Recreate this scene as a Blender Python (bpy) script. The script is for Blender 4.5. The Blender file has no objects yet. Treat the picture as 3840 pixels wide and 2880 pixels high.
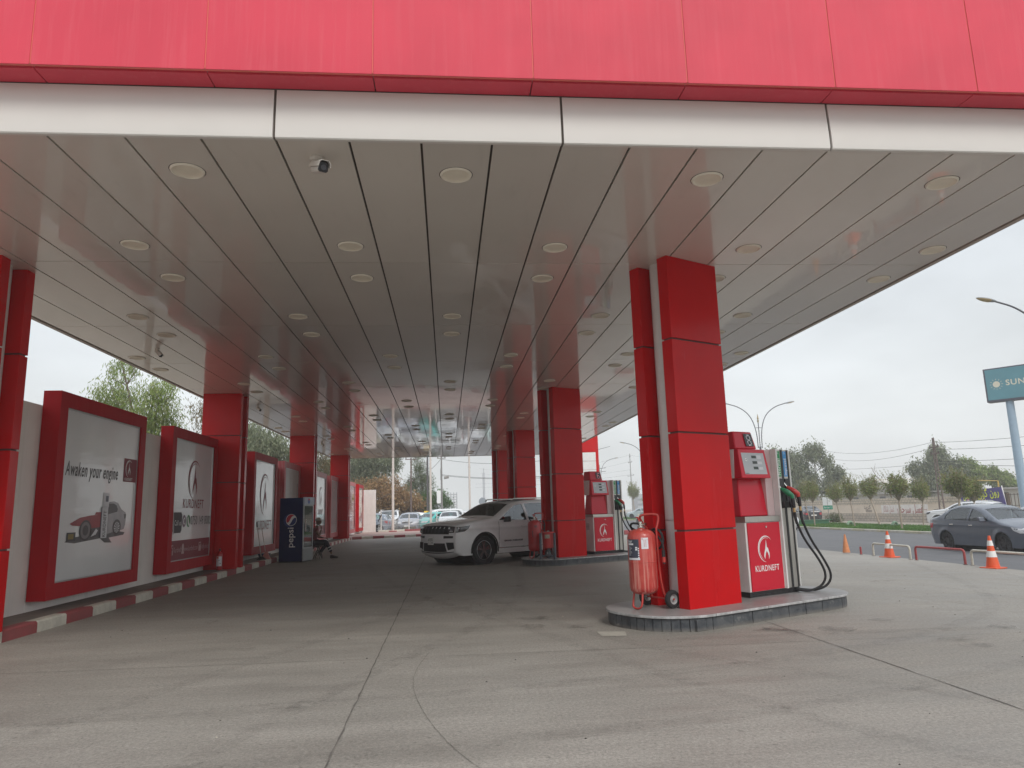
import bpy, bmesh, math, random
from mathutils import Vector, Matrix, geometry
R = math.radians; PI = math.pi
sc = bpy.context.scene
C = sc.collection

# ------------------------------------------------------------------ camera
cam_d = bpy.data.cameras.new('camera'); cam = bpy.data.objects.new('camera', cam_d); C.objects.link(cam)
sc.camera = cam
FPX, YAW, PITCH, ROLL = 2666.8, R(5.441), R(10.053), R(-1.609)
_f = Vector((math.sin(YAW)*math.cos(PITCH), math.cos(YAW)*math.cos(PITCH), math.sin(PITCH)))
_r0 = Vector((math.cos(YAW), -math.sin(YAW), 0)); _u0 = _r0.cross(_f)
_r = _r0*math.cos(ROLL) + _u0*math.sin(ROLL); _u = -_r0*math.sin(ROLL) + _u0*math.cos(ROLL)
cam.matrix_world = Matrix(((_r.x, _u.x, -_f.x, 0), (_r.y, _u.y, -_f.y, 0), (_r.z, _u.z, -_f.z, 1.45), (0, 0, 0, 1)))
cam_d.sensor_width = 36.0; cam_d.lens = FPX/3840*36.0
cam_d.clip_start = 0.05; cam_d.clip_end = 3000

# ------------------------------------------------------------------ sky, sun, exposure
w = bpy.data.worlds.new('World'); sc.world = w; w.use_nodes = True
nt = w.node_tree; nt.nodes.clear()
out = nt.nodes.new('ShaderNodeOutputWorld')
sky = nt.nodes.new('ShaderNodeTexSky'); sky.sky_type = 'NISHITA'; sky.sun_disc = False
SUN_EL, SUN_AZ = R(42), R(160)
sky.sun_elevation = SUN_EL; sky.sun_rotation = SUN_AZ; sky.air_density = 1.5; sky.dust_density = 4
b1 = nt.nodes.new('ShaderNodeBackground'); b1.inputs[1].default_value = 0.08
nt.links.new(sky.outputs[0], b1.inputs[0])
tc = nt.nodes.new('ShaderNodeTexCoord'); sep = nt.nodes.new('ShaderNodeSeparateXYZ')
nt.links.new(tc.outputs['Generated'], sep.inputs[0])
cr_ = nt.nodes.new('ShaderNodeValToRGB'); e = cr_.color_ramp.elements
e[0].position = 0.0; e[0].color = (.66, .685, .68, 1)
e[1].position = 1.0; e[1].color = (.98, 1.04, 1.12, 1)
x = cr_.color_ramp.elements.new(.22); x.color = (.72, .76, .79, 1)
x = cr_.color_ramp.elements.new(.5); x.color = (.79, .85, .92, 1)
nt.links.new(sep.outputs['Z'], cr_.inputs[0])
mp = nt.nodes.new('ShaderNodeMapping'); mp.inputs['Scale'].default_value = (1.2, 1.2, 3.2)
nt.links.new(tc.outputs['Generated'], mp.inputs[0])
nz = nt.nodes.new('ShaderNodeTexNoise'); nz.inputs['Scale'].default_value = 1.7; nz.inputs['Detail'].default_value = 5
nt.links.new(mp.outputs[0], nz.inputs['Vector'])
mr = nt.nodes.new('ShaderNodeMapRange'); mr.inputs['From Min'].default_value = .36; mr.inputs['From Max'].default_value = .64
mr.inputs['To Min'].default_value = .84; mr.inputs['To Max'].default_value = 1.13
nt.links.new(nz.outputs[0], mr.inputs['Value'])
mx = nt.nodes.new('ShaderNodeMix'); mx.data_type = 'RGBA'; mx.blend_type = 'MULTIPLY'; mx.inputs[0].default_value = 1
nt.links.new(cr_.outputs[0], mx.inputs[6]); nt.links.new(mr.outputs[0], mx.inputs[7])
b2 = nt.nodes.new('ShaderNodeBackground'); b2.inputs[1].default_value = 1.0
nt.links.new(mx.outputs[2], b2.inputs[0])
ms = nt.nodes.new('ShaderNodeMixShader'); ms.inputs[0].default_value = .93
nt.links.new(b1.outputs[0], ms.inputs[1]); nt.links.new(b2.outputs[0], ms.inputs[2]); nt.links.new(ms.outputs[0], out.inputs[0])
sun_d = bpy.data.lights.new('sun', 'SUN'); sun_d.energy = 1.4; sun_d.angle = R(24); sun_d.color = (1, .96, .9)
sun = bpy.data.objects.new('sun', sun_d); C.objects.link(sun)
sun_dir = Vector((math.sin(SUN_AZ)*math.cos(SUN_EL), math.cos(SUN_AZ)*math.cos(SUN_EL), math.sin(SUN_EL)))
sun.rotation_euler = (-sun_dir).to_track_quat('-Z', 'Y').to_euler(); sun.location = (0, -20, 60)
sc.view_settings.view_transform = 'Standard'; sc.view_settings.look = 'None'
sc.view_settings.exposure = 0.33; sc.view_settings.gamma = 1.0
cy = sc.cycles
cy.max_bounces = 8; cy.diffuse_bounces = 4; cy.glossy_bounces = 4; cy.transmission_bounces = 4
cy.transparent_max_bounces = 12; cy.volume_bounces = 3; cy.use_denoising = True
cy.sample_clamp_indirect = 6; cy.caustics_reflective = False; cy.caustics_refractive = False

# ------------------------------------------------------------------ helpers
def prop(o, label=None, cat=None, group=None, kind=None):
    if label: o['label'] = label
    if cat: o['category'] = cat
    if group: o['group'] = group
    if kind: o['kind'] = kind
    return o

def thing(name, label, cat, loc=(0, 0, 0), rz=0.0, group=None):
    o = bpy.data.objects.new(name, None); C.objects.link(o)
    o.empty_display_size = .2; o.location = loc; o.rotation_euler = (0, 0, rz)
    return prop(o, label, cat, group)

def dup(root, loc, rz=0.0, label=None, scale=None):
    r = root.copy(); C.objects.link(r); r.location = loc; r.rotation_euler = (root.rotation_euler[0], root.rotation_euler[1], rz)
    if label: r['label'] = label
    if scale: r.scale = scale
    def rec(a, b):
        for ch in list(a.children):
            c = ch.copy(); C.objects.link(c); c.parent = b
            rec(ch, c)
    rec(root, r)
    return r

class MB:
    def __init__(s): s.v = []; s.f = []; s.m = []
    def add(s, vs, fs, mi=0):
        o = len(s.v); s.v += [tuple(v) for v in vs]; s.f += [tuple(i+o for i in f) for f in fs]; s.m += [mi]*len(fs); return s
    def box(s, x0, y0, z0, x1, y1, z1, mi=0):
        return s.add([(x0,y0,z0),(x1,y0,z0),(x1,y1,z0),(x0,y1,z0),(x0,y0,z1),(x1,y0,z1),(x1,y1,z1),(x0,y1,z1)],
                     [(0,3,2,1),(4,5,6,7),(0,1,5,4),(1,2,6,5),(2,3,7,6),(3,0,4,7)], mi)
    def hexa(s, p, mi=0):  # 8 points bottom 4 ccw, top 4
        return s.add(p, [(0,3,2,1),(4,5,6,7),(0,1,5,4),(1,2,6,5),(2,3,7,6),(3,0,4,7)], mi)
    def cyl(s, a, b, r0, r1=None, n=16, mi=0, caps=True):
        r1 = r0 if r1 is None else r1
        a = Vector(a); b = Vector(b); d = (b-a).normalized()
        t = Vector((0, 0, 1)) if abs(d.z) < .9 else Vector((1, 0, 0))
        p = d.cross(t).normalized(); q = d.cross(p)
        vs = []
        for c, r in ((a, r0), (b, r1)):
            for i in range(n):
                an = 2*PI*i/n; vs.append(c+(p*math.cos(an)+q*math.sin(an))*r)
        fs = [(i, i+n, (i+1) % n+n, (i+1) % n) for i in range(n)]
        if caps: fs += [tuple(range(n)), tuple(range(2*n-1, n-1, -1))]
        return s.add(vs, fs, mi)
    def tube(s, pts, r, n=8, mi=0, caps=True, closed=False):
        pts = [Vector(p) for p in pts]; N = len(pts)
        rs = r if isinstance(r, (list, tuple)) else [r]*N
        vs = []; up = None
        for i, p in enumerate(pts):
            if closed: d = (pts[(i+1) % N]-pts[i-1]).normalized()
            else: d = (pts[min(i+1, N-1)]-pts[max(i-1, 0)]).normalized()
            if up is None:
                t = Vector((0, 0, 1)) if abs(d.z) < .9 else Vector((1, 0, 0)); up = d.cross(t).normalized()
            up = (up-d*up.dot(d)).normalized(); q = d.cross(up)
            for k in range(n):
                an = 2*PI*k/n; vs.append(p+(up*math.cos(an)+q*math.sin(an))*rs[i])
        fs = []
        for i in range(N if closed else N-1):
            j = (i+1) % N
            for k in range(n):
                k2 = (k+1) % n; fs.append((i*n+k, i*n+k2, j*n+k2, j*n+k))
        if caps and not closed: fs += [tuple(range(n-1, -1, -1)), tuple(range((N-1)*n, N*n))]
        return s.add(vs, fs, mi)
    def lathe(s, prof, n=24, mi=0, c=(0, 0, 0), axis='z', caps=False):  # prof (r, h)
        vs = []
        for r, h in prof:
            for k in range(n):
                an = 2*PI*k/n; x, y = r*math.cos(an), r*math.sin(an)
                v = (x, y, h) if axis == 'z' else ((x, h, y) if axis == 'y' else (h, x, y))
                vs.append((v[0]+c[0], v[1]+c[1], v[2]+c[2]))
        fs = []
        for i in range(len(prof)-1):
            for k in range(n):
                k2 = (k+1) % n; fs.append((i*n+k, i*n+k2, (i+1)*n+k2, (i+1)*n+k))
        if caps and prof[0][0] > 1e-4: fs.append(tuple(range(n-1, -1, -1)))
        if caps and prof[-1][0] > 1e-4: fs.append(tuple(range((len(prof)-1)*n, len(prof)*n)))
        return s.add(vs, fs, mi)
    def prism(s, poly, z0, z1, mi=0, top=True):  # poly xy ccw
        n = len(poly)
        vs = [(x, y, z0) for x, y in poly]+[(x, y, z1) for x, y in poly]
        fs = [(i, (i+1) % n, (i+1) % n+n, i+n) for i in range(n)]
        if top: fs += [tuple(range(n-1, -1, -1)), tuple(range(n, 2*n))]
        return s.add(vs, fs, mi)
    def grid(s, fn, us, vs_, mi=0):
        nu, nv = len(us), len(vs_)
        return s.add([fn(u, v) for u in us for v in vs_],
                     [(i*nv+j, (i+1)*nv+j, (i+1)*nv+j+1, i*nv+j+1) for i in range(nu-1) for j in range(nv-1)], mi)
    def xf(s, M, start=0):
        for i in range(start, len(s.v)): s.v[i] = tuple(M @ Vector(s.v[i]))
        return s
    def mesh(s, name, mats, smooth=None, bevel=0):
        me = bpy.data.meshes.new(name); me.from_pydata(s.v, [], s.f)
        for m_ in (mats if isinstance(mats, (list, tuple)) else [mats]):
            if m_: me.materials.append(m_)
        me.polygons.foreach_set('material_index', s.m)
        bm = bmesh.new(); bm.from_mesh(me)
        bmesh.ops.remove_doubles(bm, verts=bm.verts, dist=1e-5)
        bmesh.ops.recalc_face_normals(bm, faces=bm.faces)
        bm.to_mesh(me); bm.free()
        return me
    def build(s, name, mats, parent=None, smooth=None, bevel=0, seg=2, recalc=True):
        me = s.mesh(name, mats)
        o = bpy.data.objects.new(name, me); C.objects.link(o)
        if parent: o.parent = parent
        if bevel:
            b = o.modifiers.new('bevel', 'BEVEL'); b.width = bevel; b.segments = seg; b.limit_method = 'ANGLE'; b.angle_limit = R(35)
            if smooth is None: smooth = 40
        if smooth is not None:
            me.polygons.foreach_set('use_smooth', [True]*len(me.polygons))
            me.set_sharp_from_angle(angle=R(smooth))
        return o

def raw(name, vs, fs, mat, parent=None, smooth=False):
    me = bpy.data.meshes.new(name); me.from_pydata(vs, [], fs)
    for m_ in (mat if isinstance(mat, (list, tuple)) else [mat]): me.materials.append(m_)
    if smooth: me.polygons.foreach_set('use_smooth', [True]*len(me.polygons))
    o = bpy.data.objects.new(name, me); C.objects.link(o)
    if parent: o.parent = parent
    return o

def circ(cx, cy, rx, ry=None, a0=0, a1=360, n=24):
    ry = rx if ry is None else ry
    return [(cx+rx*math.cos(R(a0+(a1-a0)*i/n)), cy+ry*math.sin(R(a0+(a1-a0)*i/n))) for i in range(n+(1 if abs(a1-a0) < 360 else 0))]

def smoothpath(pts, it=2):
    pts = [Vector(p) for p in pts]
    for _ in range(it):
        o = [pts[0]]
        for a, b in zip(pts[:-1], pts[1:]): o += [a*.75+b*.25, a*.25+b*.75]
        o.append(pts[-1]); pts = o
    return pts

_FONT = {}
def text(body, size, mat, name, parent, frame, bold=0.0, align='CENTER', shear=0.0, sx=1.0, ext=.0015, width=None):
    """flat lettering lying in a frame (origin, right, up); slightly raised"""
    cu = bpy.data.curves.new(name, 'FONT'); cu.body = body; cu.size = size; cu.align_x = align; cu.align_y = 'CENTER'
    cu.offset = bold; cu.space_character = 1.12 if len(body) > 5 else 1.0; cu.shear = shear; cu.resolution_u = 3
    tmp = bpy.data.objects.new('tmp', cu); C.objects.link(tmp)
    dg = bpy.context.evaluated_depsgraph_get()
    me = bpy.data.meshes.new_from_object(tmp.evaluated_get(dg))
    bpy.data.objects.remove(tmp); bpy.data.curves.remove(cu)
    if not me.vertices: return None
    if width:
        xs = [v.co.x for v in me.vertices]; sx = width/max(1e-6, max(xs)-min(xs))
    o0, rt, up = Vector(frame[0]), Vector(frame[1]).normalized(), Vector(frame[2]).normalized(); nn = rt.cross(up)
    for v in me.vertices:
        v.co = o0+rt*(v.co.x*sx)+up*v.co.y+nn*ext
    me.name = name; me.materials.clear(); me.materials.append(mat)
    o = bpy.data.objects.new(name, me); C.objects.link(o); o.parent = parent
    return o

def flat(polys, frame, ext=.001):
    """filled 2-D polygons laid in a frame"""
    mb = MB(); o0, rt, up = Vector(frame[0]), Vector(frame[1]).normalized(), Vector(frame[2]).normalized(); nn = rt.cross(up)
    for k, p in enumerate(polys):
        vs = [o0+rt*x+up*y+nn*ext for x, y in p]
        tr = geometry.tessellate_polygon([[Vector((x, y, 0)) for x, y in p]])
        mb.add(vs, [tuple(t) for t in tr])
    return mb

# ------------------------------------------------------------------ materials
_M = {}
def nodes(name):
    m = bpy.data.materials.new(name); m.use_nodes = True; nt = m.node_tree
    return m, nt, nt.nodes['Principled BSDF']
def N(nt, t, **kw):
    n = nt.nodes.new('ShaderNode'+t)
    for k, v in kw.items():
        if k.startswith('i_'):
            key = k[2:]; key = int(key) if key.isdigit() else key.replace('_', ' ')
            n.inputs[key].default_value = v
        else: setattr(n, k, v)
    return n
def L(nt, a, b): nt.links.new(a, b)
def mixc(nt, fac, a, b, blend='MIX'):
    n = nt.nodes.new('ShaderNodeMix'); n.data_type = 'RGBA'; n.blend_type = blend
    for i, v in ((0, fac), (6, a), (7, b)):
        if hasattr(v, 'is_linked') or hasattr(v, 'links'): nt.links.new(v, n.inputs[i])
        elif i == 0: n.inputs[0].default_value = v
        else: n.inputs[i].default_value = (*v[:3], 1)
    return n.outputs[2]
def ramp(nt, src, a, b, c0=0.0, c1=1.0):
    n = nt.nodes.new('ShaderNodeMapRange'); n.inputs['From Min'].default_value = a; n.inputs['From Max'].default_value = b
    n.inputs['To Min'].default_value = c0; n.inputs['To Max'].default_value = c1; n.clamp = True
    nt.links.new(src, n.inputs['Value']); return n.outputs[0]
def noise(nt, scale, detail=4, rough=.5, vec=None, sc3=None, coord='Object'):
    if vec is None:
        tcn = nt.nodes.new('ShaderNodeTexCoord'); vec = tcn.outputs[coord]
    if sc3:
        mpn = nt.nodes.new('ShaderNodeMapping'); mpn.inputs['Scale'].default_value = sc3; nt.links.new(vec, mpn.inputs[0]); vec = mpn.outputs[0]
    n = nt.nodes.new('ShaderNodeTexNoise'); n.inputs['Scale'].default_value = scale; n.inputs['Detail'].default_value = detail
    n.inputs['Roughness'].default_value = rough; nt.links.new(vec, n.inputs['Vector']); return n.outputs[0]
def bump(nt, bsdf, h, strength=.3, dist=.01):
    b = nt.nodes.new('ShaderNodeBump'); b.inputs['Strength'].default_value = strength; b.inputs['Distance'].default_value = dist
    nt.links.new(h, b.inputs['Height']); nt.links.new(b.outputs[0], bsdf.inputs['Normal'])

def mat(name, col, rough=.5, metal=0.0, var=.06, scale=6, coat=0.0, bmp=0.0, bscale=60, spec=.5, dirt=0.0, dirtcol=(.1, .085, .065), emit=0, sc3=None):
    if name in _M: return _M[name]
    m, nt, b = nodes(name)
    n1 = noise(nt, scale, 5, .6, sc3=sc3)
    c = mixc(nt, 1.0, col, ramp(nt, n1, .3, .7, 1-var, 1+var), 'MULTIPLY')
    if dirt:
        n2 = noise(nt, scale*.35, 8, .65)
        c = mixc(nt, ramp(nt, n2, .45, .75, 0, dirt), c, dirtcol)
    L(nt, c, b.inputs['Base Color'])
    b.inputs['Roughness'].default_value = rough; b.inputs['Metallic'].default_value = metal
    L(nt, ramp(nt, n1, .2, .8, max(0, rough-(.06 if rough > .4 else .012)), min(1, rough+(.06 if rough > .4 else .012))), b.inputs['Roughness'])
    b.inputs['Coat Weight'].default_value = coat; b.inputs['Coat Roughness'].default_value = .06
    b.inputs['Specular IOR Level'].default_value = spec
    if bmp: bump(nt, b, noise(nt, bscale, 4), bmp, .004)
    if emit:
        L(nt, c, b.inputs['Emission Color']); b.inputs['Emission Strength'].default_value = emit
    _M[name] = m
    return m

def glassmat(name, tint=(.55, .68, .66), dark=.5, rough=.02):
    if name in _M: return _M[name]
    m, nt, b = nodes(name); nt.nodes.remove(b)
    t = N(nt, 'BsdfTransparent'); t.inputs[0].default_value = (*[c*dark for c in tint], 1)
    g = N(nt, 'BsdfGlossy'); g.inputs['Roughness'].default_value = rough; g.inputs[0].default_value = (.9, .93, .95, 1)
    fr = N(nt, 'Fresnel'); fr.inputs[0].default_value = 1.6
    mxx = N(nt, 'MixShader'); L(nt, ramp(nt, fr.outputs[0], 0, 1, .07, 1.0), mxx.inputs[0])
    L(nt, t.outputs[0], mxx.inputs[1]); L(nt, g.outputs[0], mxx.inputs[2])
    L(nt, mxx.outputs[0], nt.nodes['Material Output'].inputs[0]); _M[name] = m
    return m

def streaky(name, col, col2, rough=.4, spec=.5, coat=0.2, axis=(9, 9, .6), amt=.5, metal=0.0, lo=.5, hi=.75):
    """vertical weathering streaks"""
    if name in _M: return _M[name]
    m, nt, b = nodes(name)
    s1 = noise(nt, 1.0, 6, .65, sc3=axis)
    s2 = noise(nt, 1.3, 3, .5)
    c = mixc(nt, 1.0, col, ramp(nt, s2, .3, .7, .93, 1.07), 'MULTIPLY')
    c = mixc(nt, ramp(nt, s1, lo, hi, 0, amt), c, col2)
    L(nt, c, b.inputs['Base Color']); b.inputs['Roughness'].default_value = rough
    L(nt, ramp(nt, s1, .3, .8, rough-.05, min(1, rough+.15)), b.inputs['Roughness'])
    b.inputs['Specular IOR Level'].default_value = spec; b.inputs['Coat Weight'].default_value = coat; b.inputs['Coat Roughness'].default_value = .12
    b.inputs['Metallic'].default_value = metal
    _M[name] = m; return m

def leafmat(name, cols, rough=.55):
    if name in _M: return _M[name]
    m, nt, b = nodes(name)
    g = N(nt, 'NewGeometry'); r_ = N(nt, 'ValToRGB'); L(nt, g.outputs['Random Per Island'], r_.inputs[0])
    el = r_.color_ramp.elements; el[0].color = (*cols[0], 1); el[1].color = (*cols[-1], 1)
    for i, c in enumerate(cols[1:-1]):
        x = el.new((i+1)/(len(cols)-1)); x.color = (*c, 1)
    n1 = noise(nt, .9, 3, .5)
    c = mixc(nt, 1.0, r_.outputs[0], ramp(nt, n1, .35, .65, .7, 1.25), 'MULTIPLY')
    L(nt, c, b.inputs['Base Color']); b.inputs['Roughness'].default_value = rough; b.inputs['Specular IOR Level'].default_value = .3
    tr = N(nt, 'BsdfTranslucent'); L(nt, c, tr.inputs[0])
    mxs = N(nt, 'MixShader'); mxs.inputs[0].default_value = .35
    L(nt, b.outputs[0], mxs.inputs[1]); L(nt, tr.outputs[0], mxs.inputs[2]); L(nt, mxs.outputs[0], nt.nodes['Material Output'].inputs[0])
    _M[name] = m; return m

RED = streaky('red_panel', (.54, .003, .006), (.46, .008, .010), rough=.20, spec=.17, coat=.0, axis=(3, 3, .4), amt=.35, lo=.45)
FASCIA = streaky('faded_red_fascia', (.66, .055, .090), (.72, .16, .19), rough=.6, spec=.35, coat=.0, axis=(14, 14, .7), amt=.35)
BOARDRED = streaky('board_red', (.42, .005, .011), (.38, .022, .03), rough=.45, spec=.15, coat=.0, axis=(8, 8, .6), amt=.3)
BOARDRED2 = streaky('board_red_faded', (.50, .03, .04), (.62, .34, .34), rough=.5, spec=.5, coat=.1, axis=(20, 20, 1.2), amt=.75, lo=.42, hi=.7)
GREYCORE = mat('grey_core', (.42, .40, .41), .45, var=.04)
BLACK = mat('black_plastic', (.018, .018, .02), .45, var=.2)
RUBBER = mat('rubber', (.022, .022, .024), .8, var=.25, scale=20)
STEEL = streaky('brushed_steel', (.52, .50, .46), (.42, .40, .36), rough=.33, metal=.85, axis=(30, 30, .8), amt=.5, coat=0)
CHROME = mat('chrome', (.75, .74, .7), .18, metal=1.0, var=.05)
WHITEP = mat('white_paint', (.78, .77, .75), .4, var=.05, coat=.1, dirt=.12)
DISPRED = mat('dispenser_red', (.60, .008, .03), .28, var=.02, scale=2, coat=.12, spec=.3)
LETTERW = mat('letter_white', (.85, .84, .83), .5, var=.02)
LETTERR = mat('letter_maroon', (.22, .02, .035), .5, var=.05)
LETTERK = mat('letter_black', (.03, .03, .035), .5, var=.05)
# ================================================================== SETTING
HC = 4.76          # ceiling height
SW, SX0 = .64545, -1.4835
def gz(x):         # forecourt falls gently towards the road
    return 0.0 if x < 6.2 else -.24*min(1, (x-6.2)/7.0)

def ground_mat():
    m, nt, b = nodes('forecourt_concrete')
    tcn = N(nt, 'TexCoord'); P = tcn.outputs['Object']
    big = noise(nt, .23, 4, .55, P); mid = noise(nt, 1.1, 6, .6, P, (.5, 1.6, 1)); 
    st = noise(nt, 1.0, 7, .7, P, (.35, 5.5, 1)); fine = noise(nt, 60, 3, .7, P); sp = noise(nt, 150, 2, .6, P)
    c = mixc(nt, ramp(nt, big, .3, .7), (.258, .238, .208), (.34, .317, .282))
    c = mixc(nt, 1, c, ramp(nt, mid, .25, .75, .84, 1.14), 'MULTIPLY')
    c = mixc(nt, 1, c, ramp(nt, st, .3, .7, .92, 1.07), 'MULTIPLY')
    c = mixc(nt, 1, c, ramp(nt, fine, .3, .7, .78, 1.2), 'MULTIPLY')
    c = mixc(nt, ramp(nt, sp, .60, .68, 0, .65), c, (.07, .06, .055))
    c = mixc(nt, ramp(nt, noise(nt, 95, 2, .5, P), .70, .76, 0, .5), c, (.5, .48, .44))
    gr2 = noise(nt, 32, 3, .75, P)
    c = mixc(nt, 1, c, ramp(nt, gr2, .32, .68, .80, 1.17), 'MULTIPLY')
    c = mixc(nt, ramp(nt, noise(nt, 21, 2, .5, P), .66, .72, 0, .45), c, (.09, .08, .07))
    # oil darkening along the lanes
    sx = N(nt, 'SeparateXYZ'); L(nt, P, sx.inputs[0])
    stain = noise(nt, .45, 7, .7, P)
    c = mixc(nt, ramp(nt, stain, .58, .78, 0, .45), c, (.12, .105, .09))
    # broad lane under the canopy, darker towards its middle and further in, broken by noise
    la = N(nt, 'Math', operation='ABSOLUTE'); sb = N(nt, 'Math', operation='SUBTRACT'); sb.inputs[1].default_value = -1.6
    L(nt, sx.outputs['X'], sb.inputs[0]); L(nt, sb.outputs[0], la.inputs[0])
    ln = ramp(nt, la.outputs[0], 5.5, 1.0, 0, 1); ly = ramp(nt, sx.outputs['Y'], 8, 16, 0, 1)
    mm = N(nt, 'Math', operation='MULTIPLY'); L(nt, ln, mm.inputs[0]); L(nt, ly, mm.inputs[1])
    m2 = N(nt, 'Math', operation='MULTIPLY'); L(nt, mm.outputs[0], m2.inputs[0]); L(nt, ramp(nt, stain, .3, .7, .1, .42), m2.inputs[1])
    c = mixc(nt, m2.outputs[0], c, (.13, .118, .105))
    L(nt, c, b.inputs['Base Color'])
    L(nt, ramp(nt, mid, .3, .7, .5, .8), b.inputs['Roughness']); b.inputs['Specular IOR Level'].default_value = .4
    ad = N(nt, 'Math', operation='MULTIPLY_ADD'); L(nt, sp, ad.inputs[0]); ad.inputs[1].default_value = .5; L(nt, fine, ad.inputs[2])
    bump(nt, b, ad.outputs[0], .35, .006)
    return m
FORE = ground_mat()
JOINT = mat('joint_filler', (.14, .125, .11), .9, var=.4, scale=9)
ASPH = mat('asphalt', (.115, .115, .12), .85, var=.16, scale=3, bmp=.4, bscale=120, dirt=.35, dirtcol=(.17, .16, .15), sc3=(1, .3, 1))
EARTH = mat('dusty_ground', (.27, .235, .19), .95, var=.15, scale=2, bmp=.4, bscale=30, dirt=.3)
g = MB().box(-420, -120, -.95, 420, 520, -.62).build('ground', EARTH); prop(g, kind='structure')
# forecourt sheet
xs = [-6.3, -5.6, 0, 6.2, 8, 10, 12, 13.2]; fo = MB()
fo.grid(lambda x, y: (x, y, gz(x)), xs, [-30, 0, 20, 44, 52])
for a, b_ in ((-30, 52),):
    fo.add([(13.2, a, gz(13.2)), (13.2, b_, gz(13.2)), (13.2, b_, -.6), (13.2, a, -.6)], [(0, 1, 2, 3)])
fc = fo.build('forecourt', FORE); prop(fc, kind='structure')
rd = MB().box(13.2, -60, -.7, 24.8, 420, -.37).build('road', ASPH); prop(rd, kind='structure')
pk = MB().box(-40, 55.4, -.7, 13.1, 110, -.02).build('car_park', ASPH); prop(pk, kind='structure')
rd2 = MB().box(-40, 110.1, -.7, 13.1, 125, -.3).build('side_road', ASPH); prop(rd2, kind='structure')
# joints: thin strips of filler 4 mm up, slightly wandering
jm = MB(); rj = random.Random(3)
def joint(p, q, wd, n=60, wob=.006):
    p = Vector(p); q = Vector(q); d = (q-p).normalized(); s = Vector((-d.y, d.x)); L_ = []
    for i in range(n+1):
        c = p.lerp(q, i/n)+s*rj.uniform(-wob, wob); w2 = wd*rj.uniform(.35, 1)/2
        L_.append((c-s*w2, c+s*w2))
    vs = []
    for a, b_ in L_: vs += [(a.x, a.y, gz(a.x)+.004), (b_.x, b_.y, gz(b_.x)+.004)]
    jm.add(vs, [(2*i, 2*i+1, 2*i+3, 2*i+2) for i in range(n)])
joint((-.72, -4), (-.74, 44), .019, 300); joint((3.93, -4), (3.93, 8.9), .016, 80); joint((8.6, 4), (8.7, 40), .012, 160)
for yy, ww in ((7.6, .010), (12.3, .009), (17, .008), (21.6, .008), (3, .01), (27, .008)):
    joint((-5.5, yy+.25), (13, yy-.35), ww, 150, .012)
arc = [(-.2, 7.9), (-.31, 7.1), (-.31, 6.4), (-.19, 5.6), (-.02, 4.9), (.16, 4.4), (.4, 3.9)]
jo = jm.build('forecourt_joint', JOINT); prop(jo, kind='structure'); jm = MB()
ap = smoothpath([(a, b_, 0) for a, b_ in arc], 3)
for a, b_ in zip(ap[:-1], ap[1:]): joint((a.x, a.y), (b_.x, b_.y), .006, 2, .002)
jo = jm.build('forecourt_crack', mat('crack_faint', (.19, .172, .15), .9, var=.3, scale=9)); prop(jo, kind='structure')
PATCH = mat('patch_concrete', (.40, .375, .32), .8, var=.12, scale=12, bmp=.3)
t = MB().add([(1.755, 8.69, .004), (2.08, 8.63, .004), (2.03, 8.34, .004), (1.75, 8.38, .004)], [(0, 3, 2, 1)]).build('concrete_patch', PATCH); prop(t, kind='structure')
# faint rubber tracks and drips: thin see-through films of grime lying on the concrete
def film(name, col, amt, sc_):
    m, nt, b = nodes(name); b.inputs['Base Color'].default_value = (*col, 1); b.inputs['Roughness'].default_value = .6
    tr = N(nt, 'BsdfTransparent'); mxs = N(nt, 'MixShader'); L(nt, ramp(nt, noise(nt, sc_, 6, .7), .40, .68, 0, amt), mxs.inputs[0])
    L(nt, tr.outputs[0], mxs.inputs[1]); L(nt, b.outputs[0], mxs.inputs[2]); L(nt, mxs.outputs[0], nt.nodes['Material Output'].inputs[0]); return m
TM = film('rubber_film', (.10, .09, .08), .13, 7); OM = film('oil_film', (.06, .05, .04), .38, 5)
tm = MB(); zt_ = .006
def track(pts, wd):
    global zt_
    q = smoothpath([(a, b_, 0) for a, b_ in pts], 4); vs = []; zt_ += .0006
    for i, c in enumerate(q):
        d = (q[min(i+1, len(q)-1)]-q[max(i-1, 0)]).normalized(); s_ = Vector((-d.y, d.x, 0))*wd/2
        vs += [(c.x-s_.x, c.y-s_.y, gz(c.x-s_.x)+zt_), (c.x+s_.x, c.y+s_.y, gz(c.x+s_.x)+zt_)]
    tm.add(vs, [(2*i, 2*i+1, 2*i+3, 2*i+2) for i in range(len(q)-1)])
for pts in ([(-3.8, 2.6), (-2.6, 6.5), (-.6, 11), (.4, 17), (.3, 26)], [(-2.3, 2.6), (-1.1, 6.2), (.9, 10.6), (1.7, 16), (1.8, 25)], [(4.2, 2.2), (2.2, 5.2), (1.1, 9), (-.9, 14), (-2.4, 22)],
            [(5.7, 2.6), (3.7, 5.4), (1.7, 8), (.6, 13), (-1, 21)], [(12.5, 19), (8.5, 10.5), (5.5, 7.6), (1.5, 6.2), (-4, 5.8)], [(13, 17), (9.6, 9.6), (6.2, 6.6), (1.9, 4.9), (-4, 4.5)], [(12, 7), (8, 7.6), (4.6, 7.9), (2.5, 8.0)]): track(pts, .19)
to = tm.build('tyre_marks', TM); prop(to, kind='structure')
om = MB(); ro_ = random.Random(21)
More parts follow.
